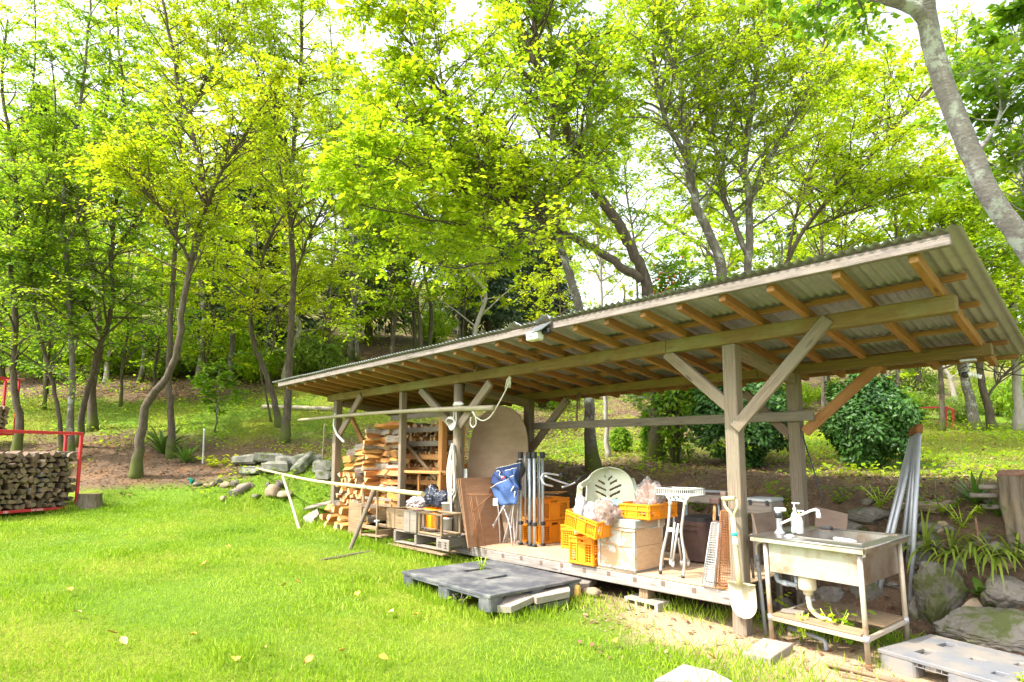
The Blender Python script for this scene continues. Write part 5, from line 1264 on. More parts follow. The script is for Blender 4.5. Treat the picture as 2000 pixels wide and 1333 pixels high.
# rim with two basins cut into it
bx0, by0, bx1, by1 = .13, .10, .70, SD - .05
mb = MB(); mb.holed(x1 - x0, y1 - y0, 0, .006, [(bx0 - x0, by0 - y0, bx1 - x0, by1 - y0)], Matrix.Translation((x0, y0, ST - .006))); rim = mb.build('rim', 'steel', t)
for (a, b) in (((x0, y0), (x1, y0)), ((x1, y0), (x1, y1)), ((x1, y1), (x0, y1)), ((x0, y1), (x0, y0))):
    mb = MB(); mb.tube([(a[0], a[1], ST - .008), (b[0], b[1], ST - .008)], .0095, 10); mb.build('rolled_edge', 'steel', rim)
sheet_box('lip', ((x0 + x1) / 2, y0 - .003, ST - .027), (x1 - x0 - .012, .004, .042), 'stained_steel'); sheet_box('lip', (x1 + .003, (y0 + y1) / 2, ST - .024), (.004, y1 - y0 - .012, .036), 'steel')
mb = MB()
for (sx0, sy0, sx1, sy1) in ((bx0, by0, bx1, by1),):
    d = .20; zz = ST - .006; p = [(sx0, sy0), (sx1, sy0), (sx1, sy1), (sx0, sy1)]; q = [(sx0 + .02, sy0 + .02), (sx1 - .02, sy0 + .02), (sx1 - .02, sy1 - .02), (sx0 + .02, sy1 - .02)]
    mb.add([(a, b, zz) for a, b in p] + [(a, b, zz - d) for a, b in q], [(1, 0, 4, 5), (2, 1, 5, 6), (3, 2, 6, 7), (0, 3, 7, 4), (4, 7, 6, 5)])
mb.build('basin', 'steel', t)
for (a, b) in (((bx0 + .06, by0 - .004), (bx1 + .02, by0 - .004)), ((bx0 + .0, by1 + .012), (bx1 + .04, by1 + .012))):
    mb = MB(); mb.box(((a[0] + b[0]) / 2, a[1], ST + .004), (b[0] - a[0], .022, .008), None, .003); mb.build('ledge', 'steel', t)
sheet_box('sticker', (SW + .008, .05, zt1 - .03), (.002, .05, .02), 'white_print')
# lower frame and boards on it
for (a, b) in (((.018, 0, .185), (SW - .018, 0, .185)), ((.018, SD - .02, .185), (SW - .018, SD - .02, .185))): beam('shelf_rail', a, b, .028, .032, 'rusty_steel_leg', t, ch=.003)
for x in (0, SW): beam('shelf_rail', (x, .018, .185), (x, SD - .04, .185), .028, .032, 'rusty_steel_leg', t, ch=.003)
for (ya_, yb_, xa, xb, zz) in ((-.012, .125, .012, SW - .03, .212), (.30, .50, .06, SW - .005, .214), (.505, SD - .02, .06, SW - .005, .212)):
    beam('shelf_board', (xa, (ya_ + yb_) / 2, zz), (xb, (ya_ + yb_) / 2, zz), yb_ - ya_, .018, 'pale_wood', t)
beam('shelf_board', (.04, .10, .232), (.20, .16, .232), .09, .016, 'board_grey', t)
# drain trap, ribbed hose and grey pipe
mb = MB(); mb.lathe([(.062, zt0 - .002), (.066, zt0 - .03), (.066, .455), (.058, .44), (.036, .43), (.034, .405), (.026, .40)], 18, Matrix.Translation((.275, .10, 0))); mb.build('drain_trap', 'cream_pvc', t)
L = smooth_line([(.275, .10, .40), (.278, .10, .35), (.285, .11, .29), (.33, .14, .235), (.40, .2, .20)], 9); mb = MB(); mb.tube([Vector(p) for p in L], [.021 if i % 2 else .0175 for i in range(len(L))], 12); mb.build('drain_hose', 'cream_pvc', t)
mb = MB(); mb.tube([(.02, .10, .53), (.02, .10, .485), (.03, .10, .465), (.06, .10, .46), (.20, .10, .455)], .019, 12); mb.build('waste_pipe', 'grey_pvc', t)
mb = MB(); mb.tube([(.07, .10, .459), (.12, .10, .457)], .024, 12); mb.build('pipe_joint', 'grey_pvc', t)
mb = MB(); mb.tube([(.16, .14, .54), (.165, .14, .46), (.18, .13, .42)], .017, 10); mb.build('overflow_pipe', 'tent_tube', t)
mb = MB(); mb.tube([(.03, .2, .07), (.28, .18, .055), (.335, .17, .05), (.35, .17, .03), (.352, .17, -.07)], .017, 10); mb.build('outlet_pipe', 'grey_pvc', t)
# tap
tap = MB(); tap.lathe([(.042, 0), (.042, .010), (.026, .026), (.022, .045), (.022, .12), (.027, .125), (.027, .18), (.022, .185)], 16, Matrix.Translation((.04, .16, ST))); tp = tap.build('tap', 'galvanised', t)
mb = MB(); mb.tube([(.04, .16, ST + .075), (.10, .165, ST + .105), (.30, .20, ST + .205), (.335, .205, ST + .215), (.352, .207, ST + .205), (.353, .207, ST + .17)], [.012, .010, .010, .011, .014, .012], 12); mb.build('spout', 'white_plastic', tp)
mb = MB(); mb.tube([(.353, .207, ST + .19), (.353, .207, ST + .15)], .017, 12); mb.build('nozzle', 'white_plastic', tp)
mb = MB(); mb.box((.055, .165, ST + .20), (.095, .036, .028), Matrix.Translation((0, 0, 0)), .012); mb.build('lever', 'cream_soap', tp)
mb = MB(); mb.tube([(.04, .16, ST + .128), (.04, .16, ST + .176)], .0277, 14); mb.build('dark_band', 'black_plastic', tp)
# things standing on the sink
def on_sink(x, y, z=ST): return MS @ Vector((x, y, z))
tb = thing('pump_bottle', 'tall clear pump bottle of soap behind the tap', 'bottle', on_sink(.115, .27))
mb = MB(); mb.lathe([(.030, 0), (.033, .01), (.033, .12), (.028, .15), (.012, .175), (.012, .185)], 14); mb.build('body', 'pale_green_bottle', tb)
mb = MB(); mb.lathe([(.014, .186), (.014, .205), (.005, .207), (.005, .24)], 10); mb.box((.012, 0, .245), (.06, .018, .012), None, .004); mb.build('pump', 'white_plastic', tb)
tb = thing('spray_bottle', 'white bottle with a lime green pump right of the clear bottle', 'bottle', on_sink(.165, .25))
mb = MB(); mb.lathe([(.026, 0), (.029, .01), (.028, .10), (.020, .125), (.011, .14)], 14); mb.build('body', 'bucket_white', tb)
mb = MB(); mb.lathe([(.013, .141), (.013, .165), (.006, .167), (.006, .18)], 10); mb.build('collar', 'lime_plastic', tb); mb = MB(); mb.box((.012, 0, .186), (.055, .016, .012), None, .004); mb.build('pump_head', 'white_plastic', tb)
tb = thing('soap_dish', 'small dark sponge tray at the back of the sink rim', 'tray', on_sink(.24, .53), SA); mb = MB(); mb.box((0, 0, .022), (.09, .06, .03), None, .008); mb.build('sponge', 'black_plastic', tb)
mb = MB(); mb.box((0, 0, .004), (.1, .07, .007), None, .002); mb.build('tray', 'dark_board', tb)
def cloth_lump(label, p, sx, sy, sz, seed, mat='cloth_white', name='cloth', cat='rag'):
    me = rock_mesh(name, mat, seed, sx, sy, sz, .65, 4); return tag(link(name, me, None, p), label, cat)
cloth_lump('crumpled wet white cloth lying across the back of the sink', on_sink(.50, .30, ST - .03), .085, .06, .035, 31)
cloth_lump('small white rag on the front rim of the sink', on_sink(.19, .05, ST + .008), .05, .03, .014, 32)
beam_m = thick_poly('splash_board', 'dark brown board standing on the left rim of the sink', 'board', [on_sink(-.105, .03), on_sink(-.105, .36), on_sink(-.135, .34, ST + .15), on_sink(-.125, .02, ST + .165)], (1, .1, 0), .018, 'dark_board')
thick_poly('splash_board', 'dark brown board standing along the back left rim of the sink', 'board', [on_sink(.06, SD + .01), on_sink(.33, SD + .01), on_sink(.33, SD + .05, ST + .125), on_sink(.05, SD + .05, ST + .17)], (0, 1, 0), .018, 'dark_board')
# grey supply hose up to the tap
t = thing('supply_pipe', 'grey water pipe rising from the soil beside the post to the sink', 'pipe', atz(1496, 1238, 0))
q = atz(1496, 1238, 0); yy = q.y
mb = MB(); mb.tube([P(1496, 1240, yy) - q, P(1490, 1190, yy) - q, P(1484, 1130, yy) - q, P(1479, 1088, yy) - q], .016, 10); mb.build('pipe', 'grey_pvc', t)
mb = MB(); mb.tube([P(1479.5, 1096, yy) - q, P(1478, 1084, yy) - q], .021, 10); mb.build('joint', 'grey_pvc', t)
mb = MB(); mb.tube([Vector(p) for p in smooth_line([tuple(P(a, b, yy) - q) for a, b in ((1478, 1086), (1477, 1068), (1482, 1060), (1492, 1059), (1500, 1061))], 4)], .010, 8); mb.build('thin_pipe', 'cream_pvc', t)
q = P(1470, 1120, 5.05); mb = MB(); mb.tube([P(1467, 1090, 5.05) - q, P(1472, 1130, 5.05) - q], .012, 8); tag(mb.build('metal_rod', 'stick_wood', None, q), 'short brown stake behind the front post near the pipe', 'stake')

# ------------------------------------------------------------------ leaning galvanised poles
ends = [((1700, 1178, .08), (1784, 842, 7.05), 'grey steel pole leaning furthest out at the left of the pole group'), ((1712, 1180, .08), (1789, 840, 7.0), 'second steel pole from the left, close against the outermost one'),
        ((1748, 1184, .03), (1791, 838, 6.95), 'middle steel pole of the group behind the sink'), ((1768, 1180, .06), (1792, 836, 6.9), 'steel pole just behind the tallest upright one'), ((1777, 1208, .0), (1795, 834, 6.85), 'nearly upright steel pole at the right of the pole group')]
for a, b, lab in ends:
    p0 = atz(*a); p1 = aty(b[0], b[1], b[2]); t = thing('steel_pole', lab, 'pole', p0, group='steel poles leaning behind the sink'); v = p1 - p0
    mb = MB(); mb.tube([Vector((0, 0, 0)), v * .5, v], .0225, 12); mb.build('tube', 'galvanised', t)
    mb = MB(); mb.tube([v * .965, v * 1.012], .032, 12); mb.build('end_clamp', 'rust', t)

# ------------------------------------------------------------------ plastic pallets
def pallet(name, label, M, w, d, h, mat, holes, skirt, ribs=False):
    t = thing(name, label, 'pallet', M=M); dk = .028
    mb = MB(); mb.holed(w, d, h - dk, h, holes); dkk = mb.build('deck', mat, t)
    bv = dkk.modifiers.new('soft', 'BEVEL'); bv.width = .004; bv.segments = 1; bv.limit_method = 'ANGLE'
    for fx in (0, .5, 1):
        for fy in (0, .5, 1):
            bw_, bd_ = skirt; x = .004 + fx * (w - bw_ - .008); y = .004 + fy * (d - bd_ - .008)
            mb = MB(); mb.prism([(x + bw_ / 2 + a, y + bd_ / 2 + b) for a, b in rrect(bw_, bd_, .035, 3)], 0, h - dk - .001); mb.build('foot_block', mat, t)
    if ribs:
        for fy in (0.004, d - .016):
            mb = MB(); mb.box((w / 2, fy + .006, h - dk - .022), (w - skirt[0] * 2, .010, .004)); mb.build('rib_strip', mat, t)
            for i in range(10):
                x = skirt[0] + .02 + (w / 2 - skirt[0] * 1.5 - .02) * (i % 5) / 4.6 + (w / 2 if i > 4 else .0)
                mb = MB(); mb.box((x, fy + .006, h - dk - .0105), (.005, .010, .018)); mb.build('rib', mat, t)
    else:
        for fy in (0, d - .02): mb = MB(); mb.box((w / 2, fy + .012, h - dk - .012), (w - .1, .016, .022), None, .004); mb.build('edge_rib', mat, t)
    for (sx, sy) in ((.05, .05), (w - .05, .05), (.05, d - .05), (w - .05, d - .05)): mb = MB(); mb.lathe([(.012, 0), (.012, .003), (.008, .004)], 8, Matrix.Translation((sx, sy, h))); mb.build('stud', mat, t)
    return t
pa, pb, pc = atz(800, 1117, .30), atz(956, 1164, .30), atz(1098, 1119, .30)
ang = math.atan2(pb.y - pa.y, pb.x - pa.x) + R(4); Wp, Dp = (pb - pa).length * 1.0, (pc - pb).length * 1.0
MP_ = Matrix.Translation((pb.x, pb.y, .155)) @ Matrix.Rotation(ang, 4, 'Z') @ Matrix.Rotation(R(-1.3), 4, 'X') @ Matrix.Rotation(R(.8), 4, 'Y') @ Matrix.Translation((-Wp, 0, 0))
pallet('plastic_pallet', 'dark grey plastic pallet lying in the grass as a step to the deck', MP_, Wp, Dp, .145, 'dark_pallet', [(Wp * .56, Dp * .36, Wp * .62, Dp * .62), (Wp * .25, Dp * .42, Wp * .31, Dp * .66)], (.17, .17))
ga, gb, gc_ = atz(1713, 1267, .125), atz(2000, 1347, .125), atz(1846, 1222, .125)
ang = math.atan2(gb.y - ga.y, gb.x - ga.x); Dg = .72
MG = Matrix.Translation((ga.x, ga.y, -.015)) @ Matrix.Rotation(ang, 4, 'Z')
hol = [(.16, .16, .24, .30), (.16, .46, .24, .60), (.62, .14, .69, .22), (.76, .14, .83, .22), (.62, .46, .69, .54), (.76, .46, .83, .54), (.42, .33, .5, .39)]
pallet('plastic_pallet', 'light grey plastic pallet with square holes at the lower right corner', MG, 1.1, Dg, .14, 'grey_pallet', hol, (.24, .15), True)
plank('thin pale board lying on the soil in front of the right sink leg', atz(1612, 1296, .015), atz(1790, 1340, .015), .045, .022, 'pale_wood')
plank('second thin board lying in front of the light grey pallet', atz(1640, 1318, .012), atz(1800, 1352, .012), .05, .018, 'pale_wood')

# ------------------------------------------------------------------ wooden pallet, frames and buckets by the middle post
q0 = P(766, 1074, 4.60); qx = P(876, 1086, 4.55)
zg = gz(q0.x, 4.6)
t = thing('wooden_pallet', 'weathered wooden pallet with black characters on its end block', 'pallet', (qx.x - .0, 4.46, zg + .05)); LW = .92; LD = .42
ext = P(826, 1080, 4.46).x - qx.x
def wp(nm, a, b, w, h, mt='board_grey', par=None): return beam(nm, a, b, w, h, mt, par or t)
WL = P(770, 1070, 4.46).x - qx.x
for y in (.04, .20, .38): wp('top_board', (-.02, y, .155), (WL, y, .155), .11, .018)
for y in (.03, .38): wp('bottom_board', (-.02, y, .010), (WL, y, .010), .09, .018)
for x in (WL + .03, WL * .52): wp('bearer', (x, -.02, .082), (x, .42, .082), .05, .124)
eb = wp('end_block', (-.06, -.022, .08), (-.06, .42, .08), .055, .13)
# the end face that carries the lettering looks along the pallet towards the deck
fb_ = MB(); fb_.box((.055, -.038, .082), (.255, .022, .135), None, .004); face = fb_.build('lettered_board', 'board_grey', t)
def stroke(a, b, w=.0085): mb = MB(); mb.bar((a[0], -.0505, a[1]), (b[0], -.0505, b[1]), .0016, w); mb.build('lettering', 'black_print', face)
def glyph(strokes, ox, oz, s):
    for (a, b, c_, d) in strokes: stroke((ox + a * s, oz + b * s), (ox + c_ * s, oz + d * s))
glyph([(.05, .85, .95, .85), (.3, 1, .3, .72), (.7, 1, .7, .72), (.38, .68, .08, .3), (.24, .48, .24, 0), (.58, .68, .58, .1), (.58, .1, .95, .08), (.95, .08, .95, .25), (.58, .34, .92, .55)], -.035, .045, .075)
glyph([(.1, .95, .9, .95), (.15, .5, .85, .5), (.02, .02, .98, .02), (.5, .95, .5, .02)], .085, .045, .072)
pz = Vector((qx.x, 4.46, zg + .05))
for k, y in enumerate((-.03, .10)): plank(['lower broken board under the wooden pallet', 'upper thin board under the wooden pallet'][k], Vector((qx.x + .1, 4.46 + y, zg + .02 + .015 * k)), Vector((qx.x + WL - .05, 4.46 + y, zg + .02 + .015 * k)), .1, .02, 'pale_wood')
def open_frame(label, loc, rz, w, d, h, board=True, mats='pale_wood'):
    t = thing('wooden_hive_stand', label, 'wooden frame', loc, rz)
    s = .032
    for (x, y) in ((s / 2, s / 2), (w - s / 2, s / 2), (s / 2, d - s / 2), (w - s / 2, d - s / 2)): beam('corner_post', (x, y, 0), (x, y, h), s, s, mats, t)
    for z in (s / 2, h - s / 2):
        for y in (s / 2, d - s / 2): beam('rail', (s, y, z), (w - s, y, z), s, s * .8, mats, t)
        for x in (s / 2, w - s / 2): beam('rail', (x, s, z), (x, d - s, z), s, s * .8, mats, t)
    if board:
        for i in range(2): beam('board', (s * .2 + w * .5 * i, -.008, h * .5), (w * .5 * (i + 1) - .004, -.008, h * .5), .012, h * .98, mats, t, up=(0, 0, 1))
    return t
top = zg + .05 + .166
a1, b1 = P(757, 1040, 4.52), P(792, 1045, 4.5)
open_frame('left pale wooden frame box on the wooden pallet with a closed front', (a1.x, 4.50, top), R(2), P(788, 1040, 4.5).x - a1.x, .34, P(770, 994, 4.5).z - top)
a2 = P(790, 1050, 4.44)
open_frame('rough barked wooden frame box at the front of the wooden pallet', (a2.x, 4.43, top), R(1), P(815, 1050, 4.44).x - a2.x, .33, P(800, 998, 4.44).z - top, True, 'board_grey')
a3 = P(816, 1050, 4.44)
open_frame('open skeleton wooden frame at the right end of the wooden pallet', (a3.x, 4.44, top), R(0), P(862, 1052, 4.44).x - a3.x, .32, P(840, 1002, 4.44).z - top, False)
# tall open box left of the pallet, and the orange frame behind
a4 = P(680, 1066, 4.36); zb4 = gz(a4.x, 4.36)
w4 = P(704, 1066, 4.36).x - a4.x; z_mid = P(690, 1020, 4.36).z; z_up = P(690, 981, 4.36).z
t = thing('wooden_box', 'tall stack of two open pale wooden boxes standing in the grass', 'wooden box', (a4.x, 4.36, zb4))
W4 = P(738, 1020, 4.36).x - a4.x
for (z0, z1) in ((0, z_mid - zb4 - .004), (z_mid - zb4, z_up - zb4)):
    mb = MB(); mb.box((w4 / 2, 0, (z0 + z1) / 2), (w4, .02, z1 - z0), None, .003); mb.build('front_board', 'pale_wood', t)
    for x in (w4 + .01, W4 - .02): beam('corner_post', (x, .0, z0), (x, .0, z1), .03, .03, 'pale_wood', t)
    beam('rail', (w4 + .03, 0, z1 - .03), (W4 - .035, 0, z1 - .03), .02, .05, 'dark_board' if z0 else 'pale_wood', t)
    beam('rail', (w4 + .03, .24, z1 - .03), (W4 - .035, .24, z1 - .03), .02, .05, 'pale_wood', t)
    beam('side_board', (W4 - .01, .02, (z0 + z1) / 2), (W4 - .01, .26, (z0 + z1) / 2), .02, (z1 - z0) * .5, 'pale_wood', t)
for px in (683, 708, 735): x = P(px, 960, 4.36).x - a4.x; beam('upright_slat', (x, .02 + (px == 683) * .2, z_up - zb4 - .02), (x, .02 + (px == 683) * .2, P(px, 960, 4.36).z - zb4), .035, .022, 'pale_wood', t)
beam('top_rail', (0, .22, z_up - zb4 + .05), (W4, .22, z_up - zb4 + .05), .02, .04, 'board_grey', t)
o1, o2 = P(784, 988, 5.0), P(862, 924, 5.0)
t = thing('orange_box_stand', 'orange brown open wooden frame box behind the bags in the wood bay', 'wooden frame', (o1.x, 5.0, o1.z)); Wf, Hf = o2.x - o1.x, o2.z - o1.z
for x in (.02, Wf - .02):
    for y in (0, .3): beam('corner_post', (x, y, -.25), (x, y, Hf - .021), .035, .035, 'orange_wood', t)
for y in (0, .3): beam('rail', (-.04, y, Hf), (Wf, y, Hf), .04, .04, 'orange_wood', t)
for x in (.02, Wf - .02): beam('rail', (x, .02, Hf - .03), (x, .28, Hf - .03), .03, .03, 'orange_wood', t)
for (px0, px1, py0, py1, y, lab) in ((853, 874, 1006, 985, 4.74, 'upper white bucket stacked by the middle post'), (853, 874, 1046, 1016, 4.72, 'lower white bucket standing by the middle post')):
    a, b = P(px0, py0, y), P(px1, py1, y); rr = (b.x - a.x) / 3.3; hh = b.z - a.z
    t = thing('bucket', lab, 'bucket', ((a.x + b.x) / 2, y + .08, a.z)); mb = MB(); mb.lathe([(rr * .88, 0), (rr, hh), (rr * 1.06, hh * 1.0), (rr * 1.06, hh * 1.04), (rr * .96, hh * 1.04)], 20); mb.build('body', 'bucket_white', t)
    mb = MB(); mb.lathe([(rr * .94, hh * 1.041), (rr * .9, hh * 1.07)], 20); mb.build('lid', 'bucket_white', t)
beam_ = plank('thin pale board standing on end between bucket and middle post', P(877, 1052, 4.86), P(877, 965, 4.86), .05, .015, 'pale_wood')

# ------------------------------------------------------------------ small fittings on the roof and beams
q = P(1043, 648, 4.05); zr = q.z
t = thing('solar_light', 'white solar lamp with a tilted panel clipped to the roof edge', 'solar light', (q.x, 4.06, zr - .03))
mb = MB(); mb.box((0, 0, -.015), (.155, .10, .085), None, .01); mb.build('body', 'white_plastic', t)
mb = MB(); mb.box((0, 0, 0), (.24, .18, .014), Matrix.Translation((.03, .02, .06)) @ Matrix.Rotation(R(34), 4, 'X') @ Matrix.Rotation(R(-6), 4, 'Y'), .004); mb.build('panel', 'solar_panel', t)
mb = MB(); mb.box((.12, .04, .02), (.10, .05, .05), None, .01); mb.build('bracket', 'black_plastic', t)
mb = MB(); mb.tube([(.014 * math.cos(R(a)), -.053, -.035 + .014 * math.sin(R(a))) for a in range(0, 181, 20)], .003, 5); mb.build('hook', 'black_plastic', t)
q = P(1893, 731, 6.1); t = thing('hanging_bulb', 'white spiral bulb in a lamp holder hung from the back beam end', 'lamp', q)
mb = MB(); mb.lathe([(.022, 0), (.026, .03), (.02, .05)], 12, Matrix.Translation((-.05, 0, 0)) @ Matrix.Rotation(R(100), 4, 'Y')); mb.build('socket', 'black_plastic', t)
mb = MB(); L = [Vector((.02 + .0075 * k / 3, .014 * math.cos(k * .9), .014 * math.sin(k * .9) - .006 - .0035 * k / 3)) for k in range(24)]; mb.tube(L, .007, 7); mb.build('bulb', 'bulb_white', t)
mb = MB(); mb.lathe([(.02, 0), (.024, .015), (.02, .03)], 12, Matrix.Translation((-.01, 0, -.0)) @ Matrix.Rotation(R(100), 4, 'Y')); mb.build('collar', 'bulb_white', t)
mb = MB(); mb.box((0, 0, .115), (.11, .06, .02), None, .004); mb.tube([(-.01, 0, .105), (0, 0, .05), (-.03, 0, .02)], .012, 6); mb.build('bracket', 'galvanised', t)
L = [P(1874, 735, 6.1), P(1876, 722, 6.1), P(1890, 716, 6.1), P(1930, 724, 6.0), P(1975, 731, 5.8), P(2080, 745, 5.5)]
c = L[0]; mb = MB(); mb.tube([Vector(p) - c for p in smooth_line([tuple(p) for p in L], 5)], .0045, 5); tag(mb.build('power_cable', 'black_plastic', None, c), 'black cable sagging from the bulb out to the right', 'cable')
c = P(1568, 850, 6.45); L = [P(1568, 852, 6.25), P(1585, 905, 6.2), P(1600, 955, 6.15), P(1607, 985, 6.1)]; mb = MB(); mb.tube([Vector(p) - c for p in L], .007, 6); tag(mb.build('slanting_rod', 'black_plastic', None, c), 'thin dark rod slanting down from the back brace to the sink', 'rod')
q = P(1130, 790, 6.2); t = thing('hanging_strap', 'dark strap with a hook hanging from the back beam', 'strap', q)
mb = MB(); mb.tube([P(1129, 768, 6.2) - q, P(1127, 800, 6.2) - q, P(1126, 818, 6.2) - q], .013, 6); mb.build('strap', 'rope_brown', t); mb = MB(); mb.tube([P(1133, 768, 6.2) - q, P(1131, 800, 6.2) - q], .010, 6); mb.build('strap', 'rope_brown', t)
mb = MB(); mb.tube([Vector(p) for p in smooth_line([tuple(P(a, b, 6.2) - q) for a, b in ((1126, 818), (1130, 828), (1129, 836), (1124, 842), (1121, 836))], 4)], .008, 6); mb.build('hook', 'rust', t)
for (a, b, lab) in ((916, 720, 'black S hook hanging from the rafters left of the solar lamp'), (924, 714, 'second black S hook hanging beside the first')):
    p = P(a + 9, b - 2, 4.75); p.z = 2.60; L = [p + Vector((.02 * math.sin(k * .7), 0, .05 - .012 * k)) for k in range(9)]; c = L[0]; mb = MB(); mb.tube([x - c for x in L], .006, 6); tag(mb.build('hook', 'black_plastic', None, c), lab, 'hook')
# red frame far off to the right
q = atd(1860, 838, 17.5); t = thing('red_frame', 'distant red steel frame standing among the trees beyond the right bush', 'steel frame', q)
def rf(px, py, d=17.5): return atd(px, py, d) - q
for (a, b, da, db) in (((1862, 838), (1862, 800), 17.5, 17.5), ((1848, 838), (1848, 795), 18.2, 18.2), ((1862, 801), (1848, 795), 17.5, 18.2), ((1848, 796), (1785, 797), 18.2, 19), ((1788, 836), (1788, 797), 19, 19), ((1862, 835), (1848, 834), 17.5, 18.2)): beam('bar', rf(*a, da), rf(*b, db), .05, .05, 'red_paint', t)
beam('diagonal_bar', rf(1846, 812, 18.2), rf(1822, 835, 18.4), .05, .05, 'rafter_wood', t)

# ------------------------------------------------------------------ stones
def depth_slope(py): return 5.05 + (1232 - py) / 270 * 1.55
SL = [(1836, 1158, 100, 140, 'large mossy boulder of the bank between the poles and the fern like lily', 'rock_grey', 0), (1899, 1187, 46, 42, 'rounded brown stone wedged right of the large boulder', 'rock_tan', 0), (1945, 1222, 190, 74, 'long low boulder along the foot of the bank behind the grey pallet', 'rock_grey', 0),
      (1975, 1152, 100, 66, 'broad grey boulder under the lily leaves at the right edge', 'rock_grey', 0), (1814, 1050, 46, 28, 'grey stone just right of the feet of the steel poles', 'rock_grey', 0), (1820, 1029, 60, 22, 'flat oblong stone lying at the top of the rubble bank', 'rock_grey', .0), (1841, 1072, 28, 22, 'small pale round stone in the middle of the bank', 'rock_tan', 0),
      (1902, 1074, 34, 28, 'pale stone behind the brown dry stalk', 'rock_tan', 0), (1936, 1089, 30, 18, 'small pale stone above the lily leaves', 'rock_tan', 0), (1800, 1080, 40, 52, 'slanting grey stone beside the upright pole', 'rock_grey', 0), (1826, 987, 84, 18, 'long flat stone at the upper edge of the bank', 'rock_tan', 0),
      (1690, 1002, 88, 34, 'wide stone on the bank behind the sink', 'rock_grey', 0), (1660, 1025, 60, 26, 'low stone just above the back rim of the sink', 'rock_grey', 0), (1790, 1185, 40, 70, 'dark mossy stone behind the right sink leg', 'rock_grey', 0), (1960, 1098, 46, 20, 'thin slab of stone sunk in litter near the log seat', 'rock_tan', 0),
      (1868, 1100, 40, 24, 'half buried stone above the large boulder', 'rock_grey', 0), (1530, 1180, 44, 26, 'grey stone in the weeds behind the sink legs', 'rock_grey', 0), (1620, 1160, 60, 40, 'dark stone under the sink at the foot of the bank', 'rock_grey', 0), (1700, 1150, 60, 40, 'dark stone behind the right half of the sink', 'rock_grey', 0),
      (1560, 1130, 50, 30, 'stone in shade behind the drain pipe', 'rock_grey', 0)]
for i, (px, py, w, h, lab, mt, _) in enumerate(SL):
    p = ground_hit(px, py + h * .18, 30, 4.0); dd = depth_of(p)
    me = rock_mesh('stone', mt, 50 + i, w * dd / FOC * .56, w * dd / FOC * .38, h * dd / FOC * .62, .32, 5 if w > 80 else 4, 1)
    o = link('stone', me, None, p); o.rotation_euler = (0, 0, math.atan2(RIGHT[1], RIGHT[0])); tag(o, lab, 'stone', 'stones of the bank behind the sink')
r = random.Random(12)
for i in range(26):
    px, py = r.uniform(1500, 2010), r.uniform(975, 1150); p = ground_hit(px, py, 30, 4.0)
    if p.y < 6.3: continue
    s = r.uniform(.04, .11); o = link('stone', rock_mesh('stone', r.choice(('rock_grey', 'rock_tan')), 300 + i, s, s * .8, s * .6, .3, 3, 1), None, p); o.rotation_euler = (0, 0, r.uniform(0, 6)); tag(o, 'small stone half sunk in the leaf litter of the bank', 'stone', 'small stones scattered in the bank')
# squared blocks and rocks on the left bank
BL = [(482, 898, 52, 18, 12.6, -5, 'leftmost squared stone block of the row on the bare bank'), (528, 895, 62, 18, 12.5, 4, 'mossy topped squared block second in the row on the bank'), (560, 900, 40, 18, 12.3, 2, 'squared stone block in the middle of the row'), (594, 898, 42, 20, 12.2, 8, 'pale faced squared block right of the middle of the row'),
      (540, 912, 52, 20, 12.0, 10, 'squared block lying below the mossy topped block'), (490, 918, 44, 14, 12.0, -8, 'low grey block under the left end of the row'), (632, 912, 40, 22, 11.8, 5, 'squared grey block close to the left shed post'), (632, 928, 34, 16, 11.6, 0, 'block lying under the one close to the left shed post'), (612, 898, 36, 14, 12.6, 3, 'small block behind the tilted slab')]
for i, (px, py, w, h, d, rz, lab) in enumerate(BL):
    p = ground_hit(px, py + h * .5); d = depth_of(p); p.z += h * d / FOC * .45; k = d / FOC; me_mb = MB(); me_mb.box((0, 0, 0), (w * k * .95, w * k * .55, h * k * 1.1), None, .045)
    for j, v in enumerate(me_mb.v): me_mb.v[j] = tuple(Vector(v) + Vector((rnd.uniform(-1, 1), rnd.uniform(-1, 1), rnd.uniform(-1, 1))) * .028)
    o = me_mb.build('stone_block', 'block_stone', None, p); o.rotation_euler = (R(rnd.uniform(-4, 4)), R(rnd.uniform(-5, 5)), math.atan2(RIGHT[1], RIGHT[0]) + R(rz)); tag(o, lab, 'stone block', 'squared stone blocks on the left bank')
pa, pb = ground_hit(578, 930), ground_hit(604, 905); pa.z += .1; pb.z += .16; o = beam('stone_block', pa, pb, .26, .17, 'block_stone', None, (0, -.6, 1), .025); tag(o, 'long squared block tipped on end and leaning over the row', 'stone block', 'squared stone blocks on the left bank')
RK = [(534, 960, 34, 26, 'tan wedge shaped rock at the lawn edge below the blocks', 'rock_tan'), (546, 948, 20, 18, 'brown rock behind the wedge shaped one', 'rock_grey'), (556, 966, 40, 14, 'low tan rock right of the wedge shaped one', 'rock_tan'), (490, 948, 14, 12, 'small round stone above the silvery log', 'rock_tan'), (440, 948, 18, 13, 'pale stone in the row of small stones on the bank', 'rock_tan'),
      (403, 950, 13, 10, 'whitish stone near the teal scrap', 'rock_tan'), (415, 947, 11, 12, 'narrow stone right of the whitish stone', 'rock_tan'), (427, 942, 16, 18, 'mossy upright stone in the row of small stones', 'rock_grey'), (458, 946, 16, 16, 'mossy stone left of the silvery log', 'rock_grey'), (472, 950, 20, 12, 'brownish flat stone beside the silvery log', 'rock_tan'), (524, 947, 10, 10, 'small grey stone beside the wedge shaped rock', 'rock_grey'), (386, 946, 18, 9, 'flat stone at the left of the small stone row', 'rock_grey'), (437, 975, 14, 12, 'reddish stone at the edge of the grass', 'rock_tan'), (500, 970, 22, 12, 'low stone between silvery log and wedge rock', 'rock_grey')]
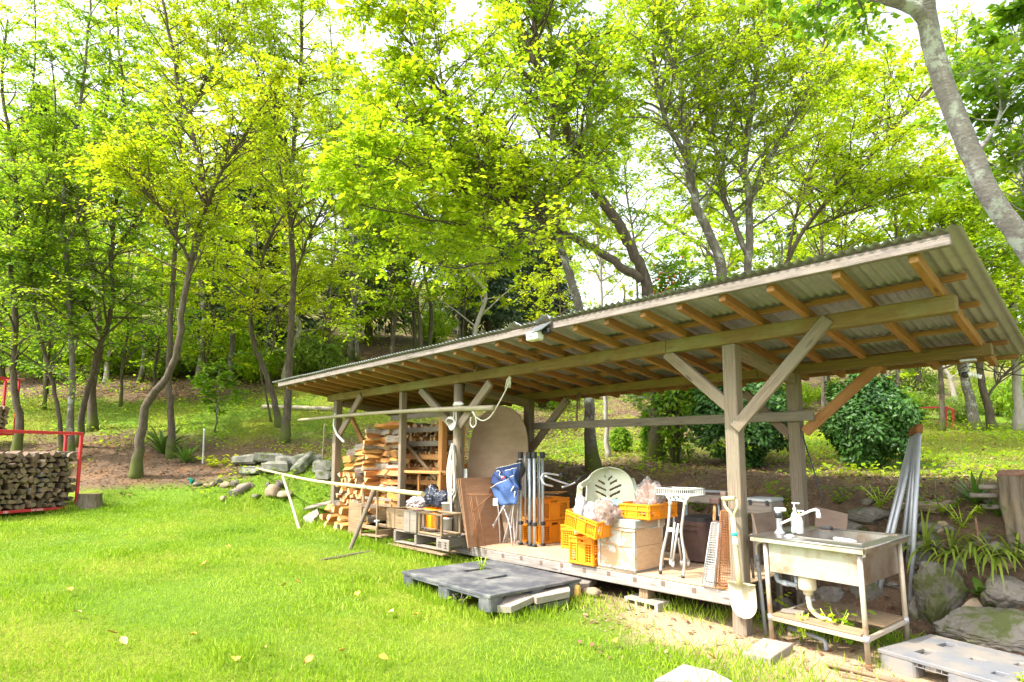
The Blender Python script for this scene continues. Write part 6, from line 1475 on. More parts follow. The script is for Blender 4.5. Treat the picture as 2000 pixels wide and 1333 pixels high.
for i, (px, py, w, h, lab, mt) in enumerate(RK): dd = depth_of(ground_hit(px, py + h * .3)); o = rock('stone', lab, mt, px, py, 0, w, h, dd, 90 + i, 'stones on the left bank', 'stone', .35, i)
pa, pb = ground_hit(453, 972), ground_hit(484, 954); pa.z += .05; pb.z += .05; pole('silvery_log', 'short silvery grey log lying aslant on the left bank', 'log', [pa, pa.lerp(pb, .5), pb], .09, .075, 'board_grey')
c = ground_hit(374, 944); mb = MB(); mb.sheet(lambda u, v: Vector((.16 * (u - .5), .1 * (v - .5), .05 * math.sin(5 * u + 3 * v) + .05)), 8, 6); tag(mb.build('teal_scrap', 'teal_plastic', None, c), 'crumpled teal plastic scrap on the bare bank', 'plastic scrap')
pa, pb = ground_hit(512, 799), ground_hit(655, 803); pa.z += .05; pb.z += .05; pole('fallen_log', 'long pale log lying along the grassy terrace beyond the shed', 'log', [pa, pa.lerp(pb, .5), pb], .085, .08, 'bamboo_grey')
# gnarled log seat at the right edge
q = ground_hit(1975, 1030, 30, 4); q.z += .2; t = thing('stump_shelf', 'gnarled old stump with slab steps at the right edge of the bank', 'tree stump', q)
def tf(u, v):
    a = u * 2 * math.pi; rr = (.13 + .035 * math.sin(3 * a + v * 2) + .018 * math.sin(8 * a + v * 3) + .02 * mnoise.noise(Vector((math.cos(a) * 2.5, math.sin(a) * 2.5, v * 4)))) * (1.2 - .4 * v + .25 * v * v); return Vector((rr * math.cos(a) + .08, rr * math.sin(a), -.45 + v * .72))
mb = MB(); mb.sheet(tf, 60, 10); mb.build('trunk', 'stump_wood', t)
me = rock_mesh('crown_litter', 'dried_leaves', 140, .17, .15, .05, .7, 4); link('crown_litter', me, t, (.06, 0, .27))
for (a, z, L_) in ((-.13, .20, .15), (-.18, .10, .20), (-.12, -.03, .14)): mb = MB(); mb.tube([Vector((a - L_ * .5, -.06, z)), Vector((a + .1, -.02, z + .004))], .03, 10); mb.build('bracket_fungus', 'board_grey', t).scale = (1, 1, .8)

# ------------------------------------------------------------------ trees
def tree(name, label, spines, leaf, barkm, limbs=34, twigs=10, leaves=16, size=.076, reach=1.5, seed=1, t0=.35, sub=4, wood=True, cat='tree', group=None, lift=(8, 48), base=None, t_end=1.0, jit=.012):
    """spines: [(world points, radius at the foot, radius at the tip)]; limbs, twigs and leaves grow off them"""
    r = np.random.default_rng(seed); rr = random.Random(seed)
    base = Vector(base) if base is not None else Vector(spines[0][0][0])
    t = thing(name, label, cat, base, group=group)
    mb = MB(); TS, TD, TL, TN = [], [], [], []
    for si, sp in enumerate(spines):
        pts, r0, r1 = sp[:3]; r0 *= .73; r1 *= .8; st0 = sp[3] if len(sp) > 3 else (t0 if si == 0 else .12); nl = sp[4] if len(sp) > 4 else limbs
        L = smooth_line([tuple(Vector(p) - base) for p in pts], sub); n = len(L)
        ln = np.concatenate([[0], np.cumsum(np.linalg.norm(np.diff(L, axis=0), axis=1))]); ln /= ln[-1]
        rs = [max(r1, r0 + (r1 - r0) * f) for f in ln]
        if si == 0:
            rs = [q * (1 + .7 * math.exp(-f * 28)) for q, f in zip(rs, ln)]; L[0][2] -= .12
        L[1:-1] += r.normal(0, jit, (n - 2, 3)); mb.tube([Vector(p) for p in L], rs, 12 if r0 > .06 else 8)
        for k in range(nl):
            f = st0 + (t_end - st0) * (k + rr.random()) / nl; i = min(int(np.searchsorted(ln, f)), n - 1); p = L[i]
            az = k * 2.399 + rr.uniform(-.5, .5); el = R(rr.uniform(*lift)); ll = reach * rr.uniform(.5, 1.15) * (1.1 - .55 * (f - st0) / max(1e-3, 1 - st0))
            d = np.array([math.cos(az) * math.cos(el), math.sin(az) * math.cos(el), math.sin(el)])
            ax = unit(L[min(i + 1, n - 1)] - L[max(i - 1, 0)]); d = unit(d + ax * .35)
            q = [p]; dd = d.copy(); ns = 5
            for s in range(ns): dd = unit(dd + r.normal(0, .13, 3) + np.array([0, 0, .05 - .07 * s])); q.append(q[-1] + dd * ll / ns)
            q = np.array(q); rl = min(rs[i] * .55, .010 + .011 * ll)
            mb.tube([Vector(a) for a in q], [max(.004, rl * (1 - .8 * s / ns)) for s in range(ns + 1)], 5, caps=False)
            u = r.uniform(.30, 1, twigs) ** .75; idx = u * ns; i0 = np.minimum(idx.astype(int), ns - 1); fr = (idx - i0)[:, None]
            P0 = q[i0] * (1 - fr) + q[i0 + 1] * fr; D0 = unit(q[i0 + 1] - q[i0])
            side = unit(np.cross(D0, [0, 0, 1.0])); sg = np.where(np.arange(twigs) % 2, 1, -1)[:, None]; an = r.uniform(.35, 1.25, twigs)[:, None]
            D = unit(D0 * np.cos(an) + side * sg * np.sin(an) + r.normal(0, .22, (twigs, 3)) + np.array([0, 0, .06]))
            l = ll * r.uniform(.22, .48, twigs)
            TS.append(P0); TD.append(D); TL.append(l)
            if wood:
                for a in range(twigs): mb.tube([Vector(P0[a]), Vector(P0[a] + D[a] * l[a])], [max(.0035, rl * .35), .0025], 3, caps=False, smooth=False)
    tr = mb.build('trunk', barkm, t)
    S_, D_, L_ = np.concatenate(TS), np.concatenate(TD), np.concatenate(TL); n = len(S_)
    m = leaves; u = r.uniform(.05, 1.05, (n, m)); pos = S_[:, None] + D_[:, None] * (L_[:, None] * u)[..., None] + r.normal(0, .03, (n, m, 3))
    pos[..., 2] -= (u ** 2) * L_[:, None] * .12
    nrm = unit(np.array([0, 0, 1.0]) + r.normal(0, .42, (n, 1, 3)) + r.normal(0, .30, (n, m, 3)))
    side = unit(np.cross(D_, [0, 0, 1.0]) + 1e-6)[:, None]; sg = np.where(r.random((n, m)) < .5, 1, -1)[..., None]; an = r.uniform(.3, 1.3, (n, m))[..., None]
    ax = D_[:, None] * np.cos(an) + side * sg * np.sin(an) + r.normal(0, .2, (n, m, 3)) + np.array([0, 0, -.28])
    sz = size * r.uniform(.45, 1.3, (n, m))
    V = leaf_quads(pos.reshape(-1, 3), ax.reshape(-1, 3), nrm.reshape(-1, 3), sz.ravel(), .56, .10)
    cr = link('crown', quads_mesh('crown', V, leaf), t); cr['kind'] = 'stuff'
    return t
def sp(pts, r0, r1, *a):
    """spine through photo pixels; a missing depth repeats the one before"""
    out = []; d = pts[0][2]
    for p in pts:
        d = p[2] if len(p) > 2 else d; out.append(atd(p[0], p[1], d))
    return (out, r0, r1, *a)
def grounded(px, py): p = ground_hit(px, py); return p, depth_of(p)
def spg(pts, r0, r1, *a):
    """the same, with the foot set where its pixel meets the ground and the depths taken from there"""
    p, d0 = grounded(pts[0][0], pts[0][1]); out = [p]
    for q in pts[1:]: out.append(atd(q[0], q[1], d0 + (q[2] if len(q) > 2 else 0)))
    return (out, r0, r1, *a), d0

def left_tree(label, main, r0, r1, forks=(), leaf='leaf_green', seed=1, **k):
    s, d = spg(main, r0, r1); S_ = [s]
    for f in forks: S_.append(sp([(*f[0][0][:2], d + (f[0][0][2] if len(f[0][0]) > 2 else 0))] + [(*q[:2], d + (q[2] if len(q) > 2 else 0)) for q in f[0][1:]], f[1], f[2]))
    return tree('tree', label, S_, leaf, k.pop('bark', 'bark_brown'), seed=seed, **k)
GT = 'slender trees on the left bank'
left_tree('bent tree with mossy foot and elbowed trunk on the bare bank', [(263, 930), (272, 880), (284, 795), (325, 738), (348, 680), (356, 600), (372, 520), (386, 450), (398, 380), (382, 280), (352, 180), (330, 60), (310, -60)], .115, .025,
          [([(386, 450), (412, 380, -.3), (440, 320, -.5), (480, 260, -.8), (540, 150, -1)], .06, .02), ([(374, 515), (335, 450, -.4), (300, 390, -.7), (240, 330, -1)], .045, .015)], 'leaf_golden', 21, t0=.36, reach=1.55, limbs=40)
left_tree('straight slender tree with mossy foot just behind the bent one', [(335, 895), (332, 800), (330, 730), (334, 640), (338, 520), (346, 430), (352, 330), (350, 200), (345, 50), (345, -60)], .10, .02, [([(350, 260), (400, 160, -.3), (450, 60, -.5), (470, -40, -.6)], .04, .015)], 'leaf_yellow_green', 22, t0=.40, reach=1.8, limbs=58)
left_tree('leaning dark tree behind the left end of the red rack', [(30, 890), (38, 825), (28, 760), (26, 700), (30, 600), (20, 480), (35, 400), (25, 300), (5, 180), (15, 40)], .10, .025, [([(30, 600), (60, 520, .2), (90, 430, .3), (110, 300, .2)], .05, .015)], 'leaf_green', 23, t0=.18, limbs=52, reach=1.6)
left_tree('thin wavy tree standing right behind the middle of the red rack', [(121, 893), (118, 830), (108, 770), (88, 690), (70, 610), (60, 500), (80, 390), (110, 270), (100, 100)], .06, .015, [], 'leaf_mid_green', 24, t0=.17, limbs=54, reach=1.6, lift=(-15, 30))
left_tree('straight grey lichened tree behind the right post of the red rack', [(138, 895), (138, 800), (142, 720), (135, 600), (128, 500), (120, 440), (138, 300), (156, 200), (172, 60), (180, -50)], .09, .025, [([(130, 480), (165, 400, -.2), (215, 330, -.5), (260, 250, -.6)], .045, .015)], 'leaf_green', 25, t0=.2, limbs=54, bark='bark_grey', reach=1.6, lift=(-12, 36))
left_tree('tree curving out to the right from behind the red rack post', [(155, 872), (160, 810), (172, 760), (190, 690), (215, 620), (220, 560), (218, 480), (230, 380), (246, 300), (240, 180), (230, 60), (225, -60)], .085, .02, [([(200, 660), (160, 590, -.3), (110, 540, -.6), (40, 520, -.9)], .04, .012)], 'leaf_mid_green', 26, t0=.17, limbs=56, reach=1.6, lift=(-14, 30))
left_tree('thick ivy footed tree behind the three trees by the red rack', [(181, 842), (180, 760), (196, 680), (190, 600), (180, 520), (160, 430), (170, 330), (210, 200), (215, 60)], .125, .03, [([(186, 560), (240, 470, .2), (290, 380, .2), (300, 240, .3)], .06, .02)], 'leaf_green', 27, t0=.4, limbs=44, reach=1.8, size=.1)
left_tree('tree curving like a bow at the far end of the grassy terrace', [(546, 834), (535, 780), (515, 720), (498, 680), (490, 620), (504, 560), (520, 480), (560, 400), (570, 300)], .11, .025, [([(530, 690), (548, 610, 0), (600, 560, .2), (650, 540, .3)], .035, .012)], 'leaf_golden', 28, t0=.36, limbs=40, reach=1.5)
left_tree('thin dark stem leaning beside the bow shaped tree', [(530, 824), (517, 760), (505, 700), (496, 650)], .045, .02, [], 'leaf_mid_green', 29, t0=.6, limbs=8, twigs=6, leaves=10)
left_tree('straight dark trunked tree close behind the left end of the shed roof', [(556, 864), (562, 780), (566, 700), (571, 600), (573, 540), (568, 420), (570, 330), (582, 200), (590, 60), (592, -60)], .125, .04, [([(572, 330), (530, 220, -.3), (490, 90, -.6), (470, -40, -.8)], .045, .015), ([(572, 560), (600, 470, -.3), (640, 380, -.8), (660, 250, -1)], .05, .015)], 'leaf_yellow_green', 30, t0=.42, limbs=52, reach=1.8)
left_tree('tall pale barked tree seen above the left half of the roof', [(700, 706), (692, 620), (686, 520), (690, 430), (668, 300), (660, 150)], .09, .03, [], 'leaf_mid_green', 31, t0=.25, limbs=46, reach=2.0, size=.10, bark='bark_grey', wood=False)
left_tree('crooked thin tree reaching left above the roof corner', [(650, 706), (640, 610), (612, 545), (585, 500), (560, 440)], .06, .02, [], 'leaf_green', 32, t0=.35, limbs=30, reach=1.6, wood=False)
left_tree('forked brown tree rising behind the middle left of the roof', [(812, 684), (806, 600), (795, 520), (800, 430), (810, 300)], .10, .03, [([(800, 560), (770, 500, 0), (740, 440, 0)], .05, .02)], 'leaf_mid_green', 33, t0=.3, limbs=42, reach=2.0, size=.11, wood=False)
left_tree('thick brown tree close right of the forked one behind the roof', [(838, 684), (842, 600), (828, 520), (835, 420), (860, 300)], .125, .04, [], 'leaf_green', 34, t0=.35, limbs=42, reach=2.0, size=.11, wood=False)
left_tree('pale straight tree stem behind the roof near the solar lamp', [(976, 660), (972, 590), (966, 500), (962, 400), (955, 300)], .14, .05, [], 'leaf_mid_green', 35, t0=.4, limbs=40, reach=2.4, size=.13, bark='bark_pale', wood=False)

# the big tree behind the shed, its boughs leaning out over the roof to the left
p0, d = grounded(1283, 900)
D = d - .3
tree('tree', 'big dark tree behind the shed leaning left over the roof with vines on its trunk', [
    ([p0] + [atd(x, y, D + e) for x, y, e in ((1284, 840, 0), (1282, 760, 0), (1278, 660, 0), (1262, 555, -.2), (1235, 490, -.3), (1210, 440, -.4), (1150, 350, -.6), (1118, 280, -.7), (1100, 225, -.8), (1075, 170, -.9), (1050, 130, -1), (1020, 60, -1), (985, 0, -1.1), (950, -80, -1.2))], .165, .055, .62, 24),
    sp([(1252, 548, D - .3), (1200, 510, D - .5), (1150, 480, D - .7), (1100, 455, D - .9), (1060, 430, D - 1.1), (1000, 380, D - 1.4), (900, 340, D - 1.8), (830, 270, D - 2), (750, 180, D - 2.3)], .10, .02, .3, 52),
    sp([(1060, 432, D - 1.1), (1005, 405, D - 1.4), (940, 385, D - 1.8), (860, 340, D - 2.2), (790, 335, D - 2.5), (690, 320, D - 2.9)], .055, .015, .15, 46),
    sp([(1020, 400, D - 1.2), (985, 340, D - 1.3), (950, 290, D - 1.5), (880, 220, D - 1.8), (820, 110, D - 2), (740, 10, D - 2.2)], .055, .015, .2, 46),
    sp([(1050, 130, D - 1), (1046, 60, D - 1), (1040, -10, D - 1), (1050, -80, D - 1)], .07, .03, .1, 18),
    sp([(1110, 460, D - .9), (1010, 450, D - 1.6), (900, 440, D - 2.2), (800, 420, D - 2.6), (700, 400, D - 3)], .03, .01, .15, 40),
    sp([(1080, 440, D - 1), (1000, 500, D - 1.8), (920, 520, D - 2.2), (850, 520, D - 2.5)], .025, .01, .15, 26)],
    'leaf_yellow_green', 'bark_brown', limbs=40, seed=41, reach=1.35, size=.08, sub=5)
def back_tree(label, main, r0, r1, forks=(), leaf='leaf_green', seed=1, **k): return left_tree(label, main, r0, r1, forks, leaf, seed, **k)
back_tree('grey mottled tree seen under the roof behind the deck, left of the garden chair', [(1160, 914), (1152, 850), (1150, 780), (1138, 660), (1130, 600), (1112, 535), (1095, 480), (1085, 390), (1082, 300), (1078, 180), (1075, 40)], .125, .035, [([(1085, 390), (1110, 330, .2), (1150, 250, .5), (1180, 140, .6)], .04, .015)], 'leaf_green', 42, t0=.5, limbs=50, reach=1.6, bark='bark_grey')
back_tree('thin grey stem with a pale gnarled foot right of the mottled tree', [(1188, 893), (1184, 830), (1183, 770), (1178, 650), (1172, 520), (1165, 430), (1170, 300)], .06, .02, [], 'leaf_green', 43, t0=.5, limbs=34, bark='bark_pale', reach=1.5)
back_tree('tall ringed tree bending left over the roof with a fork high up', [(1405, 892), (1408, 760), (1412, 640), (1410, 535), (1395, 480), (1360, 400), (1346, 330), (1338, 260), (1330, 180), (1310, 110), (1290, 0), (1275, -80)], .155, .05, [([(1342, 310), (1312, 260, -.2), (1290, 200, -.4), (1276, 110, -.5), (1302, 40, -.6), (1335, -30, -.6)], .07, .025), ([(1340, 270), (1380, 210, .2), (1430, 150, .3), (1440, 40, .4)], .05, .02)], 'leaf_yellow_green', 44, t0=.46, limbs=44, reach=1.7, bark='bark_grey')
back_tree('twin stemmed pale grey tree behind the right half of the roof', [(1478, 888), (1470, 760), (1462, 520), (1465, 400), (1452, 330), (1458, 270), (1472, 180), (1485, 60), (1490, -60)], .125, .05, [([(1460, 500), (1440, 450, .1), (1415, 390, .2), (1402, 320, .2), (1392, 220, .3), (1400, 90, .3)], .08, .02), ([(1464, 400), (1492, 330, -.2), (1540, 250, -.4), (1590, 150, -.6), (1620, 40, -.8)], .05, .02)], 'leaf_yellow_green', 45, t0=.45, limbs=42, reach=1.7, bark='bark_grey')
back_tree('slanting tree whose stem runs up to the right above the roof', [(1495, 872), (1500, 720), (1520, 560), (1570, 450), (1640, 370), (1700, 305), (1790, 200), (1880, 110)], .09, .03, [([(1570, 450), (1650, 420, -.3), (1740, 390, -.6), (1810, 370, -.9)], .035, .012), ([(1540, 500), (1560, 400, .2), (1600, 300, .4), (1650, 170, .5)], .045, .015)], 'leaf_yellow_green', 46, t0=.5, limbs=48, reach=1.8, size=.09)
# near tree leaning in from the right edge
q0 = atd(2230, 985, 5.7); q0.z = gz(q0.x, q0.y)
tree('tree', 'near tree with lichen spotted silvery trunk leaning in from the right edge', [
    ([q0] + [atd(x, y, e) for x, y, e in ((2140, 720, 5.6), (2052, 560, 5.5), (1990, 462, 5.45), (1935, 385, 5.4), (1897, 300, 5.35), (1862, 215, 5.3), (1832, 130, 5.25), (1812, 45, 5.2), (1800, -60, 5.1), (1790, -180, 5.0))], .142, .088, .92, 5),
    sp([(1790, -178, 5.0), (1795, -300, 5.0), (1770, -450, 5.1), (1790, -620, 5.2)], .108, .02, .1, 26),
    sp([(1812, 45, 5.2), (1785, 18, 5.15), (1745, 2, 5.1), (1690, -12, 5.0), (1600, -30, 4.9)], .08, .035, .5, 8),
    sp([(1908, 300, 5.5), (1950, 235, 5.9), (1968, 145, 6.15), (1990, 50, 6.2)], .03, .012, .35, 30),
    sp([(2012, 465, 5.6), (2010, 400, 5.95), (1995, 320, 6.1), (2000, 210, 6.1)], .025, .010, .2, 30),
    sp([(2070, 560, 5.7), (2045, 490, 6.0), (2015, 430, 6.1)], .015, .008, .3, 12)],
    'leaf_mid_green', 'bark_lichen', seed=51, jit=.002, reach=.75, size=.085, twigs=8, leaves=14, sub=5)
back_tree('pale broad tree trunk among the wood beyond the right bush', [(1905, 842), (1896, 790), (1880, 720), (1866, 640), (1850, 540), (1840, 400)], .18, .06, [([(1870, 660), (1900, 560, 0), (1940, 470, 0)], .07, .02)], 'leaf_yellow_green', 52, t0=.35, limbs=46, reach=2.4, size=.11, bark='bark_grey', wood=False)
back_tree('dark forked tree right of the pale broad trunk in the right wood', [(1940, 843), (1928, 790), (1916, 740), (1905, 640), (1895, 560), (1900, 430)], .14, .05, [([(1926, 780), (1955, 740, 0), (1995, 690, 0), (2040, 620, 0)], .05, .02)], 'leaf_green', 53, t0=.4, limbs=44, reach=2.4, size=.11, wood=False)
back_tree('straight speckled pale trunk at the right edge beyond the roof', [(1992, 842), (1986, 740), (1980, 620), (1976, 540), (1985, 420), (1990, 280)], .16, .06, [], 'leaf_golden', 54, t0=.4, limbs=50, reach=2.4, size=.11, bark='bark_pale', wood=False)
back_tree('slim tree left of the pale broad trunk by the far red frame', [(1840, 842), (1838, 760), (1836, 680), (1822, 560), (1800, 450)], .09, .03, [], 'leaf_yellow_green', 55, t0=.3, limbs=44, reach=2.3, size=.11, wood=False)
back_tree('slim dark stem seen between the two glossy bushes', [(1668, 838), (1664, 760), (1660, 660), (1650, 520), (1655, 400)], .10, .03, [], 'leaf_yellow_green', 56, t0=.3, limbs=48, reach=2.4, size=.11, wood=False)
for i, (lab, pts, lf) in enumerate([('airy yellow green tree filling the sky left of the slanting stem', [(1250, 800), (1246, 640), (1240, 500), (1225, 380), (1215, 260), (1200, 120)], 'leaf_green'),
        ('airy tree behind the roof right of the twin stemmed grey tree', [(1610, 846), (1606, 700), (1600, 540), (1610, 400), (1600, 260), (1590, 100)], 'leaf_yellow_green'), ('airy tree behind the highest part of the roof edge', [(1755, 846), (1752, 700), (1745, 540), (1750, 420), (1735, 300), (1740, 150)], 'leaf_golden'),
        ('airy bright tree seen between the bow shaped tree and the boughs', [(640, 735), (645, 600), (655, 450), (640, 300), (650, 150), (640, 0)], 'leaf_yellow_green'), ('airy pale green tree filling the top left corner', [(90, 770), (85, 600), (75, 430), (60, 250), (70, 60), (60, -60)], 'leaf_green')]):
    left_tree(lab, pts, .07, .02, [], lf, 160 + i, t0=.38, limbs=58, reach=2.4, size=.10, wood=False, leaves=15)
back_tree('pale double stem behind the rail seen under the roof', [(1322, 902), (1330, 850), (1338, 800), (1345, 700), (1350, 560)], .055, .02, [([(1326, 880), (1318, 830, 0), (1312, 780, 0)], .035, .015)], 'leaf_mid_green', 57, t0=.35, limbs=22, reach=1.2, bark='bark_pale')

# layered young maples filling the gap under the taller crowns on the left
for i, (lab, pts, lf) in enumerate([('layered young maple behind the second rack at the left edge', [(-30, 800), (-20, 720), (-5, 640), (10, 560), (0, 470)], 'leaf_mid_green'),
        ('layered young maple spreading behind the thin wavy tree', [(85, 800), (92, 720), (100, 640), (95, 560), (100, 470)], 'leaf_green'), ('low green maple between the curving tree and the bent tree', [(235, 795), (240, 720), (250, 640), (245, 560), (255, 480)], 'leaf_mid_green'),
        ('low maple spreading behind the straight slender tree', [(300, 780), (305, 700), (312, 620), (318, 540), (310, 450)], 'leaf_green'), ('bright maple in front of the dark slope left of the bow tree', [(400, 772), (405, 700), (420, 620), (415, 540), (430, 470)], 'leaf_golden'),
        ('bright low tree right of the straight dark trunk beyond the roof', [(625, 745), (628, 680), (640, 610), (650, 540), (645, 450)], 'leaf_yellow_green'), ('light green maple rising behind the left part of the roof', [(760, 700), (765, 640), (760, 570), (770, 500), (765, 420)], 'leaf_green'),
        ('light green maple rising behind the roof left of the solar lamp', [(905, 690), (905, 620), (912, 550), (905, 480), (910, 400)], 'leaf_yellow_green'), ('pale leaved small tree behind the roof right of the solar lamp', [(1085, 740), (1088, 660), (1095, 600), (1090, 540), (1098, 480)], 'leaf_golden')]):
    left_tree(lab, pts, .06, .02, [], lf, 130 + i, t0=.16, limbs=44, reach=2.1, size=.105, wood=False, lift=(-14, 22), leaves=15)

# wood on the slopes behind: a few kinds, copied
def kind_tree(seed, leaf, barkm, h=9.0, reach=2.2, limbs=30, size=.17):
    rr = random.Random(seed); pts = [Vector((0, 0, 0))]
    for k in range(1, 7): pts.append(Vector((rr.gauss(0, .12) * k, rr.gauss(0, .12) * k, h * k / 6)))
    return tree('hillside_tree', None, [(pts, .14, .03)], leaf, barkm, limbs=limbs, twigs=9, leaves=13, size=size, reach=reach, seed=seed, t0=.12, wood=False, base=(0, 0, 0), lift=(-12, 45))
kinds = [kind_tree(61, 'leaf_far', 'bark_grey'), kind_tree(62, 'leaf_green', 'bark_brown', 8.5, 2.4), kind_tree(63, 'leaf_yellow_green', 'bark_grey', 9.5, 2.1), kind_tree(64, 'leaf_golden', 'bark_pale', 8, 2.0)]
KL = ['distant muted green tree in the wood on the slope behind', 'fresh green tree in the wood on the slope behind', 'yellow green tree in the wood on the slope behind', 'golden tinged tree in the wood on the slope behind']
r = random.Random(77); first = set()
spots = []
for row, (py, n, xa, xb) in enumerate(((745, 8, -120, 620), (700, 12, -200, 1000), (655, 13, -200, 1050), (610, 12, -150, 1080), (760, 7, 1020, 1500), (800, 9, 1480, 2150), (775, 9, 1380, 2250), (740, 10, 1250, 2300), (700, 8, 1100, 2200))):
    for i in range(n): spots.append((xa + (xb - xa) * (i + r.uniform(.15, .85)) / n, py + r.uniform(-14, 10)))
for i, (px, py) in enumerate(spots):
    if 1060 < px < 1330 and py > 745: continue
    p = ground_hit(px, py, 75); k = r.choices((0, 1, 2, 3), (3, 3, 4, 2))[0]; s = r.uniform(.75, 1.2); a = r.uniform(0, 6.28)
    M = Matrix.Translation(p - Vector((0, 0, .1))) @ Matrix.Rotation(a, 4, 'Z') @ Matrix.Diagonal((s, s, s * r.uniform(.9, 1.15), 1))
    if k in first: o = dup(kinds[k], M=M)
    else: o = kinds[k]; first.add(k); o.matrix_world = M
    o['label'] = KL[k]; o['group'] = 'trees in the wood on the slope'
    o['category'] = 'tree'
def conifer(seed):
    rr = np.random.default_rng(seed); t = thing('conifer', 'dark conifer standing high on the slope behind the roof', 'conifer', (0, 0, 0), group='dark conifers on the slope'); h = 9.0
    mb = MB(); mb.tube([Vector((0, 0, -.2)), Vector((0, 0, h * .5)), Vector((0, 0, h))], [.16, .1, .02], 8)
    n = 11000; z = h * (.12 + .88 * rr.random(n) ** 1.1); lay = np.round(z / .42) * .42; z = lay + rr.normal(0, .07, n); rad = 2.0 * (1 - z / h).clip(.03) ** .8 * np.sqrt(rr.random(n)); a = rr.random(n) * 6.283 
    a = np.round(a / (6.283 / 9)) * (6.283 / 9) + rr.normal(0, .17, n) + lay * 2.1
    pos = np.stack([rad * np.cos(a), rad * np.sin(a), z - rad * .28], 1); ax = np.stack([np.cos(a), np.sin(a), -.4 + 0 * a], 1) + rr.normal(0, .4, (n, 3))
    V = leaf_quads(pos, ax, unit(rr.normal(0, .5, (n, 3)) + np.array([0, 0, 1.0])), rr.uniform(.2, .36, n), .3, .05)
    mb.build('trunk', 'bark_brown', t); link('crown', quads_mesh('crown', V, 'leaf_conifer'), t)['kind'] = 'stuff'; return t
con = conifer(5); fst = True
for (px, py, s) in ((1010, 660, 1.2), (1060, 655, 1.0), (955, 665, 1.1), (905, 660, 1.2), (1090, 660, .9), (40, 640, 1.25), (100, 650, 1.1), (470, 690, 1.1), (510, 690, 1.2), (430, 690, 1.0), (720, 670, 1.2), (1560, 700, 1.0)):
    p = ground_hit(px, py, 75); M = Matrix.Translation(p) @ Matrix.Rotation(px, 4, 'Z') @ Matrix.Diagonal((s, s, s * 1.1, 1))
    if fst: con.matrix_world = M; fst = False
    else: dup(con, M=M)

# ------------------------------------------------------------------ bushes and small plants
def bush(name, label, px, py, wpx, hpx, leaf, seed, n=9000, size=.075, cat='bush', group=None, place=None, width=.5, glossy=True, scale=None):
    rr = np.random.default_rng(seed)
    if place is None: p = ground_hit(px, py); d = depth_of(p); w, h = wpx * d / FOC / 2 * .88, hpx * d / FOC
    else: p = Vector(place); w, h = wpx, hpx
    t = thing(name, label, cat, p, group=group)
    u = unit(rr.normal(0, 1, (n, 3))); lump = 1 + .16 * np.sin(u[:, 0] * 5 + seed) * np.sin(u[:, 1] * 4 + 2 * seed) + .13 * np.sin(u[:, 2] * 7 + u[:, 0] * 6 + seed)
    k = (rr.random(n) ** .22) * lump * np.where(rr.random(n) < .05, rr.uniform(1.02, 1.22, n), 1); prof = np.where(u[:, 2] > 0, 1 - .22 * u[:, 2] ** 2, 1)
    pos = np.stack([u[:, 0] * w * k * prof, u[:, 1] * w * k * prof, h * .54 + u[:, 2] * h * .5 * k], 1)
    pos[:, 2] = np.maximum(pos[:, 2], .05)
    nrm = unit(u * .8 + np.array([0, 0, .5]) + rr.normal(0, .45, (n, 3))); ax = unit(np.cross(nrm, rr.normal(0, 1, (n, 3)))) + u * .35 + np.array([0, 0, -.35])
    V = leaf_quads(pos, ax, nrm, size * rr.uniform(.65, 1.2, n), width, .08)
    mb = MB()
    for k2 in range(9):
        a = k2 * 2.4; e = Vector((math.cos(a) * w * .6, math.sin(a) * w * .6, h * rnd.uniform(.5, .85))); mb.tube([Vector((.04 * math.cos(a), .04 * math.sin(a), -.1)), e * .45 + Vector((0, 0, .1 * h)), e], [.03, .02, .008], 6)
    mb.build('stems', 'bark_brown', t); link('leaves', quads_mesh('leaves', V, leaf), t)['kind'] = 'stuff'; return t
bush('glossy_bush', 'large dark glossy camellia bush behind the front right post', 1452, 912, 205, 185, 'leaf_glossy', 1, 15000, .085)
bush('glossy_bush', 'round dark glossy camellia bush in the open right of the back post', 1703, 912, 182, 180, 'leaf_glossy', 2, 15000, .08)
bush('small_bush', 'small loose green shrub on the slope seen under the rail', 1213, 884, 48, 50, 'leaf_mid_green', 3, 900, .09)
bush('small_bush', 'low shrub with reddish shoots left of the ivy clad trunk', 1270, 900, 40, 110, 'leaf_mid_green', 4, 1200, .09)
s_, d_ = spg([(421, 845), (424, 800), (422, 760), (430, 722)], .035, .012)
tree('sapling', 'young maple sapling alone on the grassy terrace', [s_], 'leaf_mid_green', 'bark_grey', 20, 7, 9, .13, .75, 5, .22, cat='sapling', lift=(-5, 35))
t = bush('berry_shrub', 'tall feathery shrub with orange red berries rising over the roof ridge', 1318, 905, 120, 395, 'leaf_mid_green', 6, 5200, .10, 'shrub')
mb = MB(); rr = random.Random(3)
for k in range(46):
    a = rr.uniform(0, 6.28); q = Vector((math.cos(a) * .5 * rr.random() + .1, math.sin(a) * .5 * rr.random() - .15, rr.uniform(2.6, 3.4))); mb.lathe([(.004, -.018), (.018, -.008), (.018, .008), (.004, .018)], 6, Matrix.Translation(q))
mb.build('berries', 'berry_red', t)['kind'] = 'stuff'
shr = [bush('slope_shrub', None, 0, 0, 1.0, 1.3, lf, 10 + i, 2600, .13, 'shrub', 'shrubs at the foot of the wooded slope', (0, 0, 0)) for i, lf in enumerate(('leaf_mid_green', 'leaf_far', 'leaf_green'))]
SHL = ['leafy mid green shrub at the foot of the wooded slope', 'dull dark shrub at the foot of the wooded slope', 'bright green shrub at the foot of the wooded slope']
